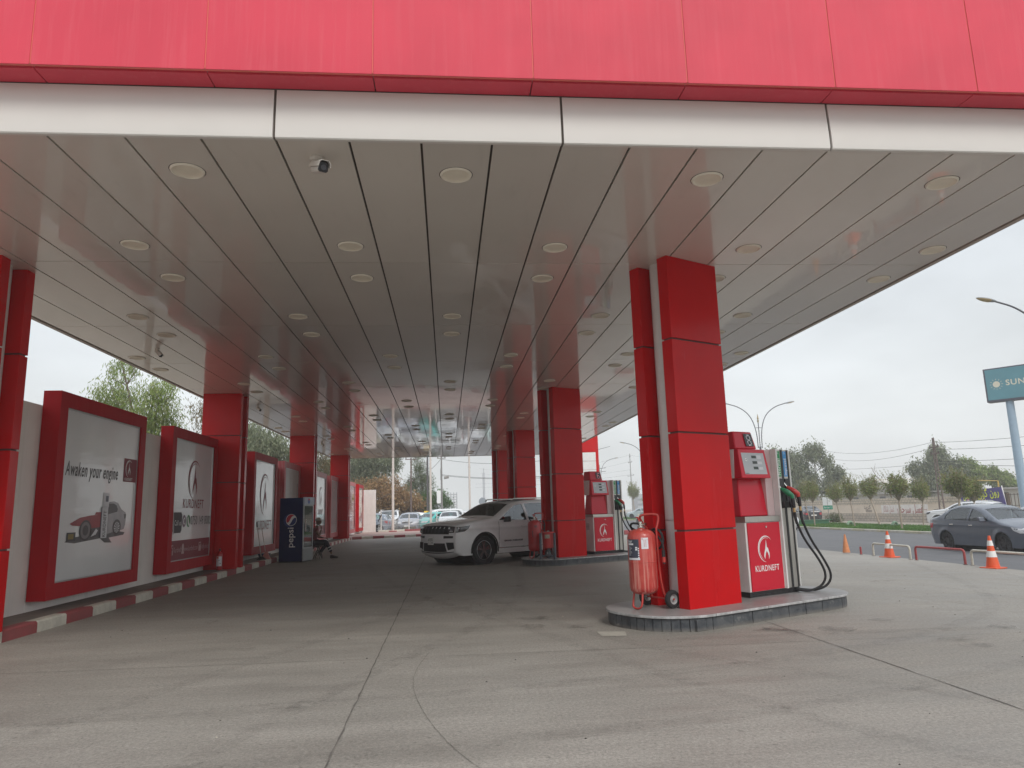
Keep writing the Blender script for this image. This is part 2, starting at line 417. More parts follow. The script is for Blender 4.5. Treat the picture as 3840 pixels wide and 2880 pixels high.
for k in range(26):
    x, y = (ro_.uniform(3.2, 6.4), ro_.uniform(6.9, 8.9)) if k < 9 else ((ro_.uniform(.2, 2), ro_.uniform(9, 13)) if k < 14 else (ro_.uniform(-4.5, 9), ro_.uniform(3, 19)))
    if 2.1 < x < 6.1 and 8.9 < y < 12: continue
    zt_ += .0004; rx, ry = ro_.uniform(.06, .3), ro_.uniform(.05, .2)
    vs = [(x+rx*math.cos(R(a))*ro_.uniform(.7, 1.2), y+ry*math.sin(R(a))*ro_.uniform(.7, 1.2), gz(x)+zt_) for a in range(0, 360, 24)]; om.add(vs, [tuple(range(len(vs)))])
oo = om.build('oil_drips', OM); prop(oo, kind='structure')
# litter: small stones and leaves on the concrete, uncountable
rl = random.Random(9); lm = MB()
for i in range(420):
    x, y = rl.uniform(-5, 12.8), rl.uniform(2.5, 22)*1.0
    if 2.0 < x < 6.3 and 8 < y < 13: continue
    s = rl.uniform(.004, .014); z = gz(x)+.001
    lm.add([(x-s, y, z), (x, y-s*.7, z), (x+s, y+.3*s, z), (x, y+s*.8, z), (x, y, z+s*.7)], [(0, 1, 4), (1, 2, 4), (2, 3, 4), (3, 0, 4)], 0 if rl.random() < .6 else 1)
lo = lm.build('grit', [mat('grit_dark', (.06, .05, .045), .9), mat('grit_light', (.4, .36, .3), .9)]); prop(lo, kind='stuff')
prop(lo, 'scattered grit and tiny stones on the forecourt concrete')

# kerbs ------------------------------------------------------------
KW = mat('kerb_white', (.60, .575, .50), .75, var=.1, scale=8, dirt=.35, bmp=.3)
KR = mat('kerb_red', (.30, .06, .065), .7, var=.12, scale=8, dirt=.3, bmp=.3)
def kerb_line(name, pts, lens, wdt, z0, z1, mats, first=0, side=1):
    """blocks along a polyline; top edge chamfered"""
    mb = MB(); P = [Vector(p) for p in pts]; seg = [(P[i+1]-P[i]).length for i in range(len(P)-1)]; tot = sum(seg)
    def at(s):
        s = max(0, min(tot-1e-4, s))
        for i, l in enumerate(seg):
            if s <= l: d = (P[i+1]-P[i]).normalized(); return P[i]+d*s, Vector((-d.y, d.x))*side
            s -= l
    s = 0; k = first; rr = random.Random(5)
    while s < tot-.05:
        l = lens[min(int((s)/tot*len(lens)), len(lens)-1)]*rr.uniform(.96, 1.04)
        a, na = at(s+.004); b_, nb = at(min(s+l, tot)-.004); dz = rr.uniform(-.003, .003)
        ch = .022
        prof = [(0, z0), (0, z1-ch+dz), (ch, z1+dz), (wdt, z1+dz), (wdt, z0)]
        vs = []
        for c, nn in ((a, na), (b_, nb)):
            for o_, z in prof: q = c+nn*o_; vs.append((q.x, q.y, z))
        n = len(prof)
        mb.add(vs, [(i, i+1, i+1+n, i+n) for i in range(n-1)]+[tuple(range(n)), tuple(range(2*n-1, n-1, -1))], k % len(mats))
        s += l; k += 1
    o = mb.build(name, mats); prop(o, kind='structure'); return o
kerb_line('kerb', [(-5.53, -3.4), (-5.53, 43.2)], [.775]*3+[.72, .6], .17, -.05, .15, [KW, KR], side=1)
kerb_line('kerb', [(-5.53, 43.3), (-5.1, 43.75), (-1.5, 45.4), (3, 47.6), (9, 51)], [.68], .17, -.05, .15, [KR, KW], side=1)
PAVE = mat('pavement', (.20, .17, .15), .85, var=.15, scale=5, bmp=.3, dirt=.4)
PAVEP = mat('pavement_pink', (.38, .27, .24), .85, var=.12, scale=6, bmp=.2, dirt=.25)
o = MB().box(-6.3, -4, -.05, -5.70, 43.2, .146).build('pavement', PAVE); prop(o, kind='structure')
o = MB().prism([(-6.3, 43.2), (-5.7, 43.2), (-5.62, 43.55), (-5.2, 43.92), (-1.58, 45.56), (2.9, 47.76), (8.9, 51.2), (9, 55.4), (-6.3, 53.6)], -.3, .146).build('pavement', PAVEP); prop(o, kind='structure')
kerb_line('kerb', [(-5.0, 53.65), (-.5, 54.2), (9, 55.2)], [1.9], .2, .1, .27, [KW, KR], side=1)

# boundary wall -----------------------------------------------------
WALLM = streaky('plaster_wall', (.82, .78, .745), (.60, .55, .51), rough=.8, spec=.3, coat=0, axis=(5, 5, .35), amt=.45)
wl = thing('boundary_wall', 'tall off-white rendered wall running along the left kerb behind the framed posters', 'wall', (-6.38, 0, .1))
segs = [-6, 5.5, 11.62, 16.42, 21.35, 27.5, 33.9, 38.9, 45.6, 53.6]
for a, b_ in zip(segs[:-1], segs[1:]):
    MB().box(-.10, a+.006, 0, .10, b_-.006, 3.17).build('wall_panel', WALLM, wl, bevel=.008)
we = thing('end_wall', 'short off-white wall panel closing off the left side beyond the last poster', 'wall', (-6.1, 53.6, .1))
MB().box(-.05, 0, 0, .92, .18, 3.1).build('wall_panel', mat('plaster_plain', (.74, .70, .67), .85, var=.04, dirt=.15), we, bevel=.008)

# ================================================================== CANOPY
def ceil_mat():
    m, nt, b = nodes('ceiling_panel')
    tcn = N(nt, 'TexCoord'); P = tcn.outputs['Object']
    n1 = noise(nt, .5, 4, .5, P); n2 = noise(nt, 3, 6, .6, P, (3, .5, 1))
    g_ = N(nt, 'NewGeometry')
    c = mixc(nt, 1, (.69, .645, .585), ramp(nt, n1, .3, .7, .95, 1.05), 'MULTIPLY')
    c = mixc(nt, 1, c, ramp(nt, g_.outputs['Random Per Island'], 0, 1, .94, 1.05), 'MULTIPLY')
    c = mixc(nt, ramp(nt, n2, .6, .8, 0, .15), c, (.3, .26, .22))
    L(nt, c, b.inputs['Base Color']); b.inputs['Roughness'].default_value = .30
    b.inputs['Specular IOR Level'].default_value = .35
    b.inputs['Coat Weight'].default_value = .85; b.inputs['Coat Roughness'].default_value = .02; b.inputs['Coat IOR'].default_value = 1.45
    w1 = noise(nt, 1.0, 3, .5, P, (.7, 2.6, 1)); w2 = noise(nt, 1.0, 1, .5, P, (.5, .55, 1))
    ad = N(nt, 'Math', operation='MULTIPLY_ADD'); L(nt, w1, ad.inputs[0]); ad.inputs[1].default_value = .42; L(nt, w2, ad.inputs[2])
    bb = N(nt, 'Bump'); bb.inputs['Strength'].default_value = .5; bb.inputs['Distance'].default_value = .011
    L(nt, ad.outputs[0], bb.inputs['Height']); L(nt, bb.outputs[0], b.inputs['Normal']); L(nt, bb.outputs[0], b.inputs['Coat Normal'])
    return m
CEIL = ceil_mat()
cn = thing('station_canopy', 'wide petrol station canopy with pink-red fascia and panelled off-white ceiling', 'canopy', (0, 0, 0))
ys = [6.012, 9.21]+[12.46+3.13*i for i in range(10)]+[43.3]
ys = ys[:-2]+[43.3] if ys[-2] > 42.5 else ys
cm = MB()
for i in range(-8, 13):
    for a, b_ in zip(ys[:-1], ys[1:]):
        x0, x1 = SX0+i*SW+.011, SX0+(i+1)*SW-.011
        y0, y1 = a+.0065, b_-.0065; z = HC
        cm.add([(x0, y0, z), (x1, y0, z), (x1, y1, z), (x0, y1, z), (x0, y0, z+.03), (x1, y0, z+.03), (x1, y1, z+.03), (x0, y1, z+.03)],
               [(0, 1, 2, 3)[::-1], (0, 1, 5, 4), (1, 2, 6, 5), (2, 3, 7, 6), (3, 0, 4, 7)])
cm.build('ceiling', CEIL, cn)
XL, XR = SX0-8*SW-.04, SX0+13*SW+.03
MB().box(XL, 6.0, HC+.03, XR, 43.35, HC+.06).build('ceiling_void', mat('void_brown', (.05, .036, .027), .9, var=.1), cn)
edge = mat('edge_trim', (.42, .36, .31), .5, var=.1)
MB().box(XL-.06, 6.0, HC-.012, XL+.012, 43.4, HC+.5).box(XR-.012, 6.0, HC-.012, XR+.06, 43.4, HC+.5).box(XL, 43.34, HC-.012, XR, 43.4, HC+.5).build('edge_trim', edge, cn)
BAND = mat('white_band', (.68, .655, .62), .55, var=.02, scale=2, spec=.25)
bmb = MB()
jx = [SX0+SW*k for k in range(-8, 14, 4)]+[XR+.06]; jx[0] = XL-.06
for a, b_ in zip(jx[:-1], jx[1:]):
    # slightly bowed cassette: profile in (y, z)
    pr = [(6.0, HC-.02), (5.965, HC-.02), (5.955, HC-.01), (5.952, HC+.02), (5.954, HC+.16), (5.962, HC+.30), (5.972, HC+.455), (6.0, HC+.455)]
    vs = [(x, y, z) for x in (a+.012, b_-.012) for y, z in pr]; n = len(pr)
    bmb.add(vs, [(i, i+1, i+1+n, i+n) for i in range(n-1)]+[tuple(range(n)), tuple(range(2*n-1, n-1, -1))])
bmb.build('white_band', BAND, cn, smooth=30)
MB().box(XL-.05, 5.985, HC, XR+.05, 6.0, HC+.5).build('band_backing', mat('void_brown2', (.12, .1, .085), .8), cn)
fb = MB(); fx = [-.6+1.41*k for k in range(-6, 8)]
fx = [x for x in fx if XL-.3 < x < XR+.3]; fx = [XL-.3]+fx+[XR+.3]
for a, b_ in zip(fx[:-1], fx[1:]):
    fb.box(a+.005, 5.70, HC+.46, b_-.005, 5.707, 7.0)
    fb.box(a+.005, 5.765, HC+.463, b_-.005, 5.97, HC+.49)
fb.build('fascia_panel', FASCIA, cn, bevel=.006)
MB().box(XL-.29, 5.708, HC+.475, XR+.29, 5.75, 6.98).build('fascia_backing', mat('fascia_joint', (.76, .16, .13), .6), cn)
MB().box(XL-.28, 5.9, HC+.55, XR+.28, 43.6, HC+.7).box(XL-.3, 5.98, HC+.56, XL-.2, 43.7, 6.9).box(XR+.2, 5.98, HC+.56, XR+.3, 43.7, 6.9).build('roof', mat('roof_sheet', (.4, .4, .4), .6), cn)

# downlights ---------------------------------------------------------
LRIM = mat('downlight_rim', (.85, .80, .69), .4, var=.05, scale=3)
LDISH = mat('downlight_dish', (.82, .76, .63), .5, var=.05)
ordn = ['first', 'second', 'third', 'fourth', 'fifth', 'sixth', 'seventh', 'eighth', 'ninth', 'tenth', 'eleventh', 'twelfth', 'thirteenth', 'fourteenth', 'fifteenth', 'sixteenth', 'seventeenth', 'eighteenth', 'nineteenth', 'twentieth', 'twenty-first', 'twenty-second', 'twenty-third', 'twenty-fourth']
d0 = thing('downlight', 'x', 'ceiling light', (0, 0, HC), 0, 'round downlights in the canopy ceiling')
MB().lathe([(.134, -.010), (.142, -.018), (.154, -.014), (.160, 0)], 28).build('rim', LRIM, d0, smooth=50)
MB().lathe([(.136, -.012), (.122, -.005), (.10, -.002), (.0, -.0015)], 28).build('reflector', LDISH, d0, smooth=60)
rows = [(6.64, 0)]
for k, s in enumerate([9.21]+[12.46+3.13*i for i in range(10)]):
    for dy_ in (-.61, .62):
        if s+dy_ < 43: rows.append((s+dy_, (k+1) % 2))
MB().lathe([(.159, -.0015), (.1675, -.0015)], 28).build('rim_gap', mat('rim_gap', (.10, .08, .07), .8), d0)
used = False
for ri, (y, odd) in enumerate(rows):
    idx = [-8, -4, 0, 4, 8, 12] if odd else [-6, -2, 2, 6, 10]
    if ri == 0: idx = idx[1:]
    if ri in (1,): idx = idx[2:] if False else [-4, 0, 4, 8, 12]
    for ci, i in enumerate(idx):
        x = SX0+(i+.5)*SW
        lab = f'round recessed downlight, {ordn[ci]} from the left in the {ordn[ri]} row of lights from the camera'
        if ri == 0: lab = f'round recessed downlight, {ordn[ci]} from the left in the row nearest the camera'
        if not used: d0.location = (x, y, HC); d0['label'] = lab; used = True
        else: dup(d0, (x, y, HC), 0, lab)

# columns -------------------------------------------------------------
CORE2 = mat('core_panel', (.66, .62, .61), .38, var=.04, coat=.1)
GAPD = mat('joint_dark', (.10, .05, .045), .7)
def column(label, x, y, z, rz, wd=.955, th=.18, gap=.37, cuts=(1.135, 2.38, 3.62)):
    t = thing('canopy_column', label, 'column', (x, y, z), rz, 'red clad canopy columns')
    hgt = HC-z; cz = [0]+[c-z for c in cuts]+[hgt]
    for y0 in (0, th+gap):
        mb = MB()
        for a, b_ in zip(cz[:-1], cz[1:]):
            mb.box(0, y0, a+(.012 if a else 0), wd, y0+th, b_-(.012 if b_ < hgt else 0))
        mb.build('cladding', RED, t, bevel=.004)
        mb = MB()
        for c in cz[1:-1]: mb.box(.022, y0+.022, c-.014, wd-.022, y0+th-.022, c+.014)
        mb.build('joint_strip', GAPD, t)
    cx0, cx1, cyy, r = .11+.18, wd-.11-.18, th+gap/2, gap/2-.004
    poly = circ(cx1, cyy, r, a0=-90, a1=90, n=12)+circ(cx0, cyy, r, a0=90, a1=270, n=12)
    MB().prism(poly, 0, 1.08).prism(poly, 1.088, hgt).build('core', CORE2, t, smooth=40)
    return t
TH = R(27.6)
c_lab = ['nearest red column on the right, beside the wheeled extinguisher and a fuel dispenser',
         'red column on the right behind the white SUV, beside the dispenser numbered 6',
         'third red column on the right, its foot hidden by the white SUV roof',
         'farthest and narrowest-looking red column on the right under the canopy']
for lab, (x, y) in zip(c_lab, ((2.965, 8.86), (2.93, 19.1), (2.90, 29.5), (2.9, 39.6))): column(lab, x, y, .18, TH)
l_lab = ['red column cut by the left edge of the photo, grey core showing between two slabs',
         'red column on the left with a small extinguisher at its foot',
         'red column on the left rising behind the blue drinks fridge',
         'red column on the left behind the seated man, farthest from the camera']
for lab, y in zip(l_lab, (8.98, 19.55, 30.35, 40.9)): column(lab, -6.48, y, .146, 0, wd=1.0)

# fuel islands -----------------------------------------------------------
def stone_mat():
    m, nt, b = nodes('island_stone')
    P = N(nt, 'TexCoord').outputs['Object']
    n1 = noise(nt, 7, 6, .7, P); n2 = noise(nt, 3, 8, .75, P, (1, 1, 1.5)); n3 = noise(nt, 26, 4, .6, P)
    c = mixc(nt, ramp(nt, n1, .3, .7), (.030, .036, .045), (.10, .105, .11))
    c = mixc(nt, ramp(nt, n2, .60, .70, 0, .75), c, (.34, .33, .31))
    sx = N(nt, 'SeparateXYZ'); L(nt, P, sx.inputs[0])
    c = mixc(nt, ramp(nt, sx.outputs['Z'], .05, .0, 0, .6), c, (.2, .18, .155))
    L(nt, c, b.inputs['Base Color']); L(nt, ramp(nt, n1, .3, .7, .35, .7), b.inputs['Roughness'])
    bump(nt, b, n3, .5, .01); return m
STONE = stone_mat()
STOP = mat('island_top', (.27, .26, .255), .42, var=.16, scale=4, dirt=.55, dirtcol=(.13, .115, .105), bmp=.15, bscale=40)
SEDGE = mat('island_edge', (.42, .42, .42), .6, var=.3, scale=14, dirt=.6, dirtcol=(.12, .12, .12), bmp=.4)
def island(label, ox, oy):
    t = thing('fuel_island', label, 'fuel island', (ox, oy, 0), TH, 'raised stone fuel islands')
    x0, x1, yc, hw, rr_ = -.74, 3.14, .37, .775, .70
    def outline(gr):
        a = circ(x1-rr_, yc+hw-rr_, rr_+gr, a0=0, a1=90, n=10); b_ = circ(x0+rr_, yc+hw-rr_, rr_+gr, a0=90, a1=180, n=10)
        c_ = circ(x0+rr_, yc-hw+rr_, rr_+gr, a0=180, a1=270, n=10); d_ = circ(x1-rr_, yc-hw+rr_, rr_+gr, a0=270, a1=360, n=10)
        return b_+c_+d_+a
    MB().prism(outline(-.03), -.02, .148).build('base', STONE, t)
    # cast stone tiles standing on the base face, with joints
    tl = MB(); pts = outline(-.03); pts = pts+[pts[0]]; rr = random.Random(4)
    P = [Vector(p) for p in pts]; acc = 0; rest = []
    for a, b_ in zip(P[:-1], P[1:]):
        ln = (b_-a).length; n = max(1, round(ln/.36)) if ln > .3 else 1
        for k in range(n):
            p, q = a.lerp(b_, k/n), a.lerp(b_, (k+1)/n)
            if ln < .3: rest.append((p, q)); 
            else: rest.append((p, q))
    for p, q in rest:
        d = (q-p).normalized(); nn = Vector((-d.y, d.x))*-1
        if nn.dot(p-Vector((1.2, .37))) < 0: nn = -nn
        off = rr.uniform(.010, .017); g_ = .004
        a = p+d*g_; b_ = q-d*g_; h_ = .142+rr.uniform(-.004, .003)
        tl.hexa([(a.x, a.y, .0), (b_.x, b_.y, .0), (b_.x+nn.x*off, b_.y+nn.y*off, 0), (a.x+nn.x*off, a.y+nn.y*off, 0),
                 (a.x, a.y, h_), (b_.x, b_.y, h_), (b_.x+nn.x*off, b_.y+nn.y*off, h_), (a.x+nn.x*off, a.y+nn.y*off, h_)])
    tl.build('stone_tile', STONE, t)
    # top slabs split by joints
    tp = MB(); cuts = [x0-.1, -.03, .93, 1.62, 2.1, 2.62, x1+.1]
    ol = outline(.012)
    bm = bmesh.new(); vs = [bm.verts.new((x, y, .15)) for x, y in ol]; bm.faces.new(vs)
    for c_ in cuts[1:-1]:
        nrm = Vector((1, .12 if c_ > 2 else .03, 0))
        for e_ in (-.004, .004):
            bmesh.ops.bisect_plane(bm, geom=bm.verts[:]+bm.edges[:]+bm.faces[:], plane_co=(c_+e_, .37, 0), plane_no=nrm)
    for f in [f for f in bm.faces if any(abs((f.calc_center_median()-Vector((c_, .37, 0))).dot(Vector((1, .12 if c_ > 2 else .03, 0)).normalized())) < .004 for c_ in cuts[1:-1])]:
        bm.faces.remove(f)
    r_ = bmesh.ops.extrude_face_region(bm, geom=bm.faces[:])
    for v in r_['geom']:
        if isinstance(v, bmesh.types.BMVert): v.co.z += .032
    bmesh.ops.recalc_face_normals(bm, faces=bm.faces)
    me = bpy.data.meshes.new('top_slab'); bm.to_mesh(me); bm.free(); me.materials.append(STOP); me.materials.append(SEDGE)
    for p in me.polygons: p.material_index = 1 if abs(p.normal.z) < .5 else 0
    o = bpy.data.objects.new('top_slab', me); C.objects.link(o); o.parent = t
    b_ = o.modifiers.new('bevel', 'BEVEL'); b_.width = .006; b_.segments = 2; b_.limit_method = 'ANGLE'
    return t
island('nearest oval fuel island with grey slab top and chipped dark stone sides', 2.965, 8.86)
island('second oval fuel island beside the white SUV', 2.93, 19.1)
island('third fuel island, mostly hidden behind the white SUV', 2.90, 29.5)
island('farthest fuel island at the end of the canopy', 2.9, 39.6)
MB()
ob = thing('stone_block', 'small loose dark stone block leaning on the nearest fuel island', 'stone block', (3.0, 8.5, 0), TH)
MB().box(-.16, -.045, 0, -.005, .0, .135).build('stone_face', STONE, ob, bevel=.006)
# ================================================================== LOGO
def logo_polys(s):
    out = []
    for r0, a0, a1, t0 in ((.50, 42, 268, .055), (.425, 62, 250, .028)):
        o_, i_ = [], []
        for k in range(31):
            u = k/30; a = R(a0+(a1-a0)*u); t_ = t0*math.sin(PI*min(1, u*1.02))**.8+.003
            o_.append((r0*math.cos(a)*.93, r0*math.sin(a))); i_.append(((r0-t_)*math.cos(a)*.93, (r0-t_)*math.sin(a)))
        out.append(o_+i_[::-1])
    out.append([(.04, .36), (.055, .20), (.06, .07), (.10, .02), (.115, .07), (.15, -.04), (.20, -.18), (.19, -.30), (.14, -.40), (.15, -.28), (.11, -.17),
                (.04, -.08), (-.02, -.18), (-.06, -.28), (-.08, -.39), (-.13, -.27), (-.10, -.14), (-.03, .02), (.01, .18)])
    return [[(x*s, y*s) for x, y in p] for p in out]
def logo(name, s, frame, m, parent, ext=.0015):
    return flat(logo_polys(s), frame, ext).build(name, m, parent)
def shift(fr, dx, dy):
    rt, up = Vector(fr[1]).normalized(), Vector(fr[2]).normalized()
    return (Vector(fr[0])+rt*dx+up*dy, rt, up)
def rect(x0, y0, x1, y1): return [(x0, y0), (x1, y0), (x1, y1), (x0, y1)]

# ================================================================== FUEL DISPENSERS
GREEN = mat('label_green', (.02, .30, .10), .4, var=.03); BLUE = mat('label_blue', (.04, .28, .62), .4, var=.03)
PINKW = mat('pinkish_panel', (.66, .50, .50), .4, var=.04)
SCR = mat('display_panel', (.48, .50, .52), .35, var=.04); LCD = mat('lcd', (.035, .05, .04), .2, var=.05)
NGREEN = mat('nozzle_green', (.01, .22, .09), .35, coat=.3); NRED = mat('nozzle_red', (.55, .03, .025), .35, coat=.3)
BRASS = mat('brass', (.6, .42, .2), .3, metal=1)
LEDOFF = mat('led_dot', (.85, .82, .86), .4, emit=.35); LEDR = mat('led_red', (.9, .25, .3), .4, emit=.5)
def dispenser(label, ox, oy, number):
    t = thing('fuel_dispenser', label, 'fuel dispenser', (ox, oy, .182), TH, 'fuel dispensers')
    z0 = -.182
    def bx(nm, m, *b, bev=.006, par=None):
        mb = MB()
        for q in b: mb.box(q[0], q[1], q[2]+z0, q[3], q[4], q[5]+z0)
        return mb.build(nm, m, par or t, bevel=bev)
    bx('plinth', BLACK, (1.40, .225, .182, 2.47, .62, .255))
    vm = MB()
    for k in range(8): vm.box(1.46+k*.125, .219, .20+z0, 1.54+k*.125, .2252, .207+z0).box(1.46+k*.125, .219, .225+z0, 1.54+k*.125, .2252, .232+z0)
    vm.build('plinth_slot', mat('slot_black', (.006, .006, .006), .6), t)
    cab = bx('cabinet', WHITEP, (1.385, .205, .255, 2.135, .66, 1.19))
    vm = MB()
    for k in range(5): vm.box(1.381, .38, 1.0-k*.035+z0, 1.386, .52, 1.014-k*.035+z0)
    vm.build('vent_louvre', mat('slot_grey', (.16, .15, .15), .6), cab)
    dr = bx('door', DISPRED, (1.415, .188, .262, 2.105, .204, 1.182), bev=.004)
    MB().cyl((1.80, .19, 1.12+z0), (1.80, .178, 1.12+z0), .014, n=14).build('lock', CHROME, dr)
    fr = ((1.76, .188, .82+z0), (1, 0, 0), (0, 0, 1))
    logo('logo', .36, fr, LETTERW, dr, .002)
    text('KURDNEFT', .112, LETTERW, 'lettering', dr, shift(fr, 0, -.265), bold=.0012, width=.51, ext=.002)
    bx('steel_trim', STEEL, (1.38, .19, 1.19, 2.135, .655, 1.268), bev=.003)
    # neck: tapered red housing
    MB().hexa([(1.40, .27, 1.268+z0), (2.02, .27, 1.268+z0), (2.02, .60, 1.268+z0), (1.40, .60, 1.268+z0),
               (1.47, .34, 1.83+z0), (1.98, .34, 1.83+z0), (1.98, .58, 1.83+z0), (1.47, .58, 1.83+z0)]).build('neck', DISPRED, t, bevel=.02, seg=3)
    bx('side_panel', PINKW, (1.975, .262, 1.268, 2.132, .60, 2.215), bev=.004)
    hd = MB().hexa([(1.365, .165, 1.80+z0), (1.985, .165, 1.80+z0), (1.985, .42, 1.80+z0), (1.365, .42, 1.80+z0),
               (1.395, .235, 2.215+z0), (1.975, .235, 2.215+z0), (1.975, .42, 2.215+z0), (1.395, .42, 2.215+z0)]).build('head', DISPRED, t, bevel=.010)
    MB().hexa([(1.362, .30, 1.805+z0), (1.98, .30, 1.805+z0), (1.98, .66, 1.805+z0), (1.362, .66, 1.805+z0),
               (1.39, .30, 2.213+z0), (1.97, .30, 2.213+z0), (1.97, .66, 2.213+z0), (1.39, .66, 2.213+z0)]).build('head_side', WHITEP, t, bevel=.006)
    # display on the leaning face
    nf = Vector((0, .07, .415)).normalized()
    o0 = Vector((1.68, .2, 2.0075+z0)); fr = (o0, (1, 0, 0), nf)
    sc_ = flat([rect(-.235, -.155, .245, .155)], fr, .003).build('display', SCR, hd)
    flat([rect(-.03, .075+.0, .07, .115), rect(-.03, -.005, .07, .035), rect(-.03, -.085, .07, -.045)], fr, .005).build('lcd', LCD, sc_)
    flat([rect(.082, .07, .175, .12), rect(.082, -.01, .175, .03), rect(.082, -.09, .175, -.05)], fr, .0045).build('price_label', mat('label_pale', (.68, .68, .7), .4), sc_)
    flat([circ(-.155, .055, .022, n=16)], fr, .0045).build('button', LETTERW, sc_)
    flat([circ(-.155, .055, .010, n=12), rect(-.225, -.147, -.15, -.140)], fr, .0055).build('button_mark', LETTERK, sc_)
    # top number box
    tb = MB().hexa([(1.40, .27, 2.218+z0), (1.84, .25, 2.218+z0), (1.84, .60, 2.218+z0), (1.40, .60, 2.218+z0),
               (1.43, .33, 2.475+z0), (1.81, .31, 2.475+z0), (1.81, .58, 2.475+z0), (1.43, .58, 2.475+z0)]).build('number_box', DISPRED, t, bevel=.02, seg=3)
    nf = Vector((0, .06, .257)).normalized(); fr = ((1.705, .279, 2.345+z0), (1, 0, 0), nf)
    nb = flat([rect(-.085, -.088, .085, .10)], fr, .004).build('number_screen', mat('screen_black', (.012, .012, .014), .25), tb)
    D = {8: ['01110', '10001', '10001', '01110', '10001', '10001', '01110'], 6: ['00111', '01000', '10000', '11110', '10001', '10001', '01110']}[number]
    dots = []
    for r_i, row in enumerate(D):
        for rep in (0, 1):
            for ci, ch in enumerate(row):
                if ch == '1': dots.append(circ((ci-2)*.0175, .085-(r_i*2+rep)*.0122-.005, .0062, .0036, n=8))
    flat(dots, fr, .006).build('number', LEDOFF if number == 8 else LEDR, nb)
    # column with nozzles
    bx('white_fin', WHITEP, (2.135, .165, .255, 2.168, .62, 2.222), (2.478, .20, .255, 2.497, .60, 2.215), bev=.004)
    stl = bx('hose_column', STEEL, (2.168, .20, .255, 2.478, .60, 2.218), bev=.003)
    bx('black_channel', BLACK, (2.285, .192, .258, 2.322, .21, 2.215), (2.425, .192, .258, 2.448, .21, 2.215), bev=0, par=stl)
    bx('nozzle_boot', BLACK, (2.178, .175, 1.375, 2.292, .20, 1.795), (2.318, .175, 1.375, 2.43, .20, 1.795), (2.178, .12, 1.375, 2.285, .175, 1.47), (2.322, .12, 1.375, 2.43, .175, 1.47), bev=.008, par=stl)
    for x, m_, wd_ in ((2.227, GREEN, 'Normal'), (2.372, BLUE, 'Improved')):
        fr = ((x, .2, 2.01+z0), (0, 0, 1), (-1, 0, 0))
        lb = flat([rect(-.185, -.040, .185, .040)], fr, .002).build('grade_label', m_, stl)
        text(wd_, .085, LETTERW, 'lettering', lb, shift(fr, -.045, 0), bold=.001, width=.24, ext=.004)
        logo('logo', .04, ((x, .2, 2.165+z0), (1, 0, 0), (0, 0, 1)), LETTERW, lb, .004)
    MB().box(2.33, .22, .19+z0, 2.48, .5, .30+z0).build('hose_box', BLACK, t, bevel=.01)
    for x, m_, dz, ox_ in ((2.232, NGREEN, 0, 0), (2.375, NRED, .02, .035)):
        nz_ = MB().tube([(x-.055, .165, 1.655+z0+dz), (x-.03, .125, 1.625+z0+dz), (x, .085, 1.585+z0+dz), (x+.03, .055, 1.545+z0+dz), (x+.035, .05, 1.505+z0+dz)], [.017, .032, .043, .04, .028], n=10).build('nozzle', m_, t, smooth=60)
        MB().tube([(x-.05, .16, 1.65+z0+dz), (x-.075, .185, 1.70+z0+dz), (x-.085, .20, 1.74+z0+dz)], [.013, .012, .011], n=8).build('spout', CHROME, nz_, smooth=60)
        MB().tube([(x+.035, .05, 1.52+z0+dz), (x+.04, .045, 1.44+z0+dz), (x+.045, .045, 1.37+z0+dz)], [.026, .028, .022], n=10).build('grip', BLACK, nz_, smooth=60)
        MB().tube([(x+.0, .06, 1.55+z0+dz), (x-.035, .045, 1.50+z0+dz), (x-.03, .04, 1.43+z0+dz), (x+.02, .035, 1.40+z0+dz)], .007, n=6).build('trigger_guard', BLACK, nz_, smooth=60)
        MB().cyl((x+.045, .045, 1.37+z0+dz), (x+.048, .045, 1.31+z0+dz), .018, n=12).build('swivel', BRASS, nz_, smooth=60)
        pth = smoothpath([(x+.048, .045, 1.31+z0+dz), (x+.06, .04, 1.18+z0), (x+.15, 0, .92+z0), (x+.36-ox_, -.06, .64+z0), (x+.47-ox_*.5, -.08, .42+z0), (x+.43, -.03, .27+z0), (x+.28, .05, .205+z0), (x+.16, .12, .206+z0), (2.38, .24, .235+z0)], 3)
        MB().tube(pth, .0165, n=10).build('hose', RUBBER, t, smooth=60)
        MB().tube([(x+.048, .045, 1.31+z0+dz), (x+.052, .043, 1.24+z0), (x+.068, .036, 1.14+z0)], [.023, .022, .018], n=10).build('hose_sleeve', BLACK, t, smooth=60)
    return t
dispenser('red and white fuel dispenser on the nearest island beside the big red column', 2.965, 8.86, 8)
dispenser('red and white fuel dispenser showing number 6 on the second island', 2.93, 19.1, 6)

# ================================================================== WHEELED EXTINGUISHERS
def tank_mat():
    m, nt, b = nodes('tank_red'); P = N(nt, 'TexCoord').outputs['Object']
    s1 = noise(nt, 1, 5, .6, P, (26, 26, 1.0)); n2 = noise(nt, 5, 4, .6, P)
    sx = N(nt, 'SeparateXYZ'); L(nt, P, sx.inputs[0])
    low = ramp(nt, sx.outputs['Z'], .85, .45, .25, 1.0)
    mm = N(nt, 'Math', operation='MULTIPLY'); L(nt, ramp(nt, s1, .48, .62, 0, .75), mm.inputs[0]); L(nt, low, mm.inputs[1])
    c = mixc(nt, ramp(nt, n2, .35, .7), (.46, .028, .024), (.56, .085, .065))
    c = mixc(nt, mm.outputs[0], c, (.68, .33, .28))
    L(nt, c, b.inputs['Base Color']); b.inputs['Roughness'].default_value = .42; b.inputs['Coat Weight'].default_value = .25
    return m
TANK = tank_mat(); TANK2 = mat('tank_red_plain', (.42, .02, .025), .4, var=.15, coat=.2)
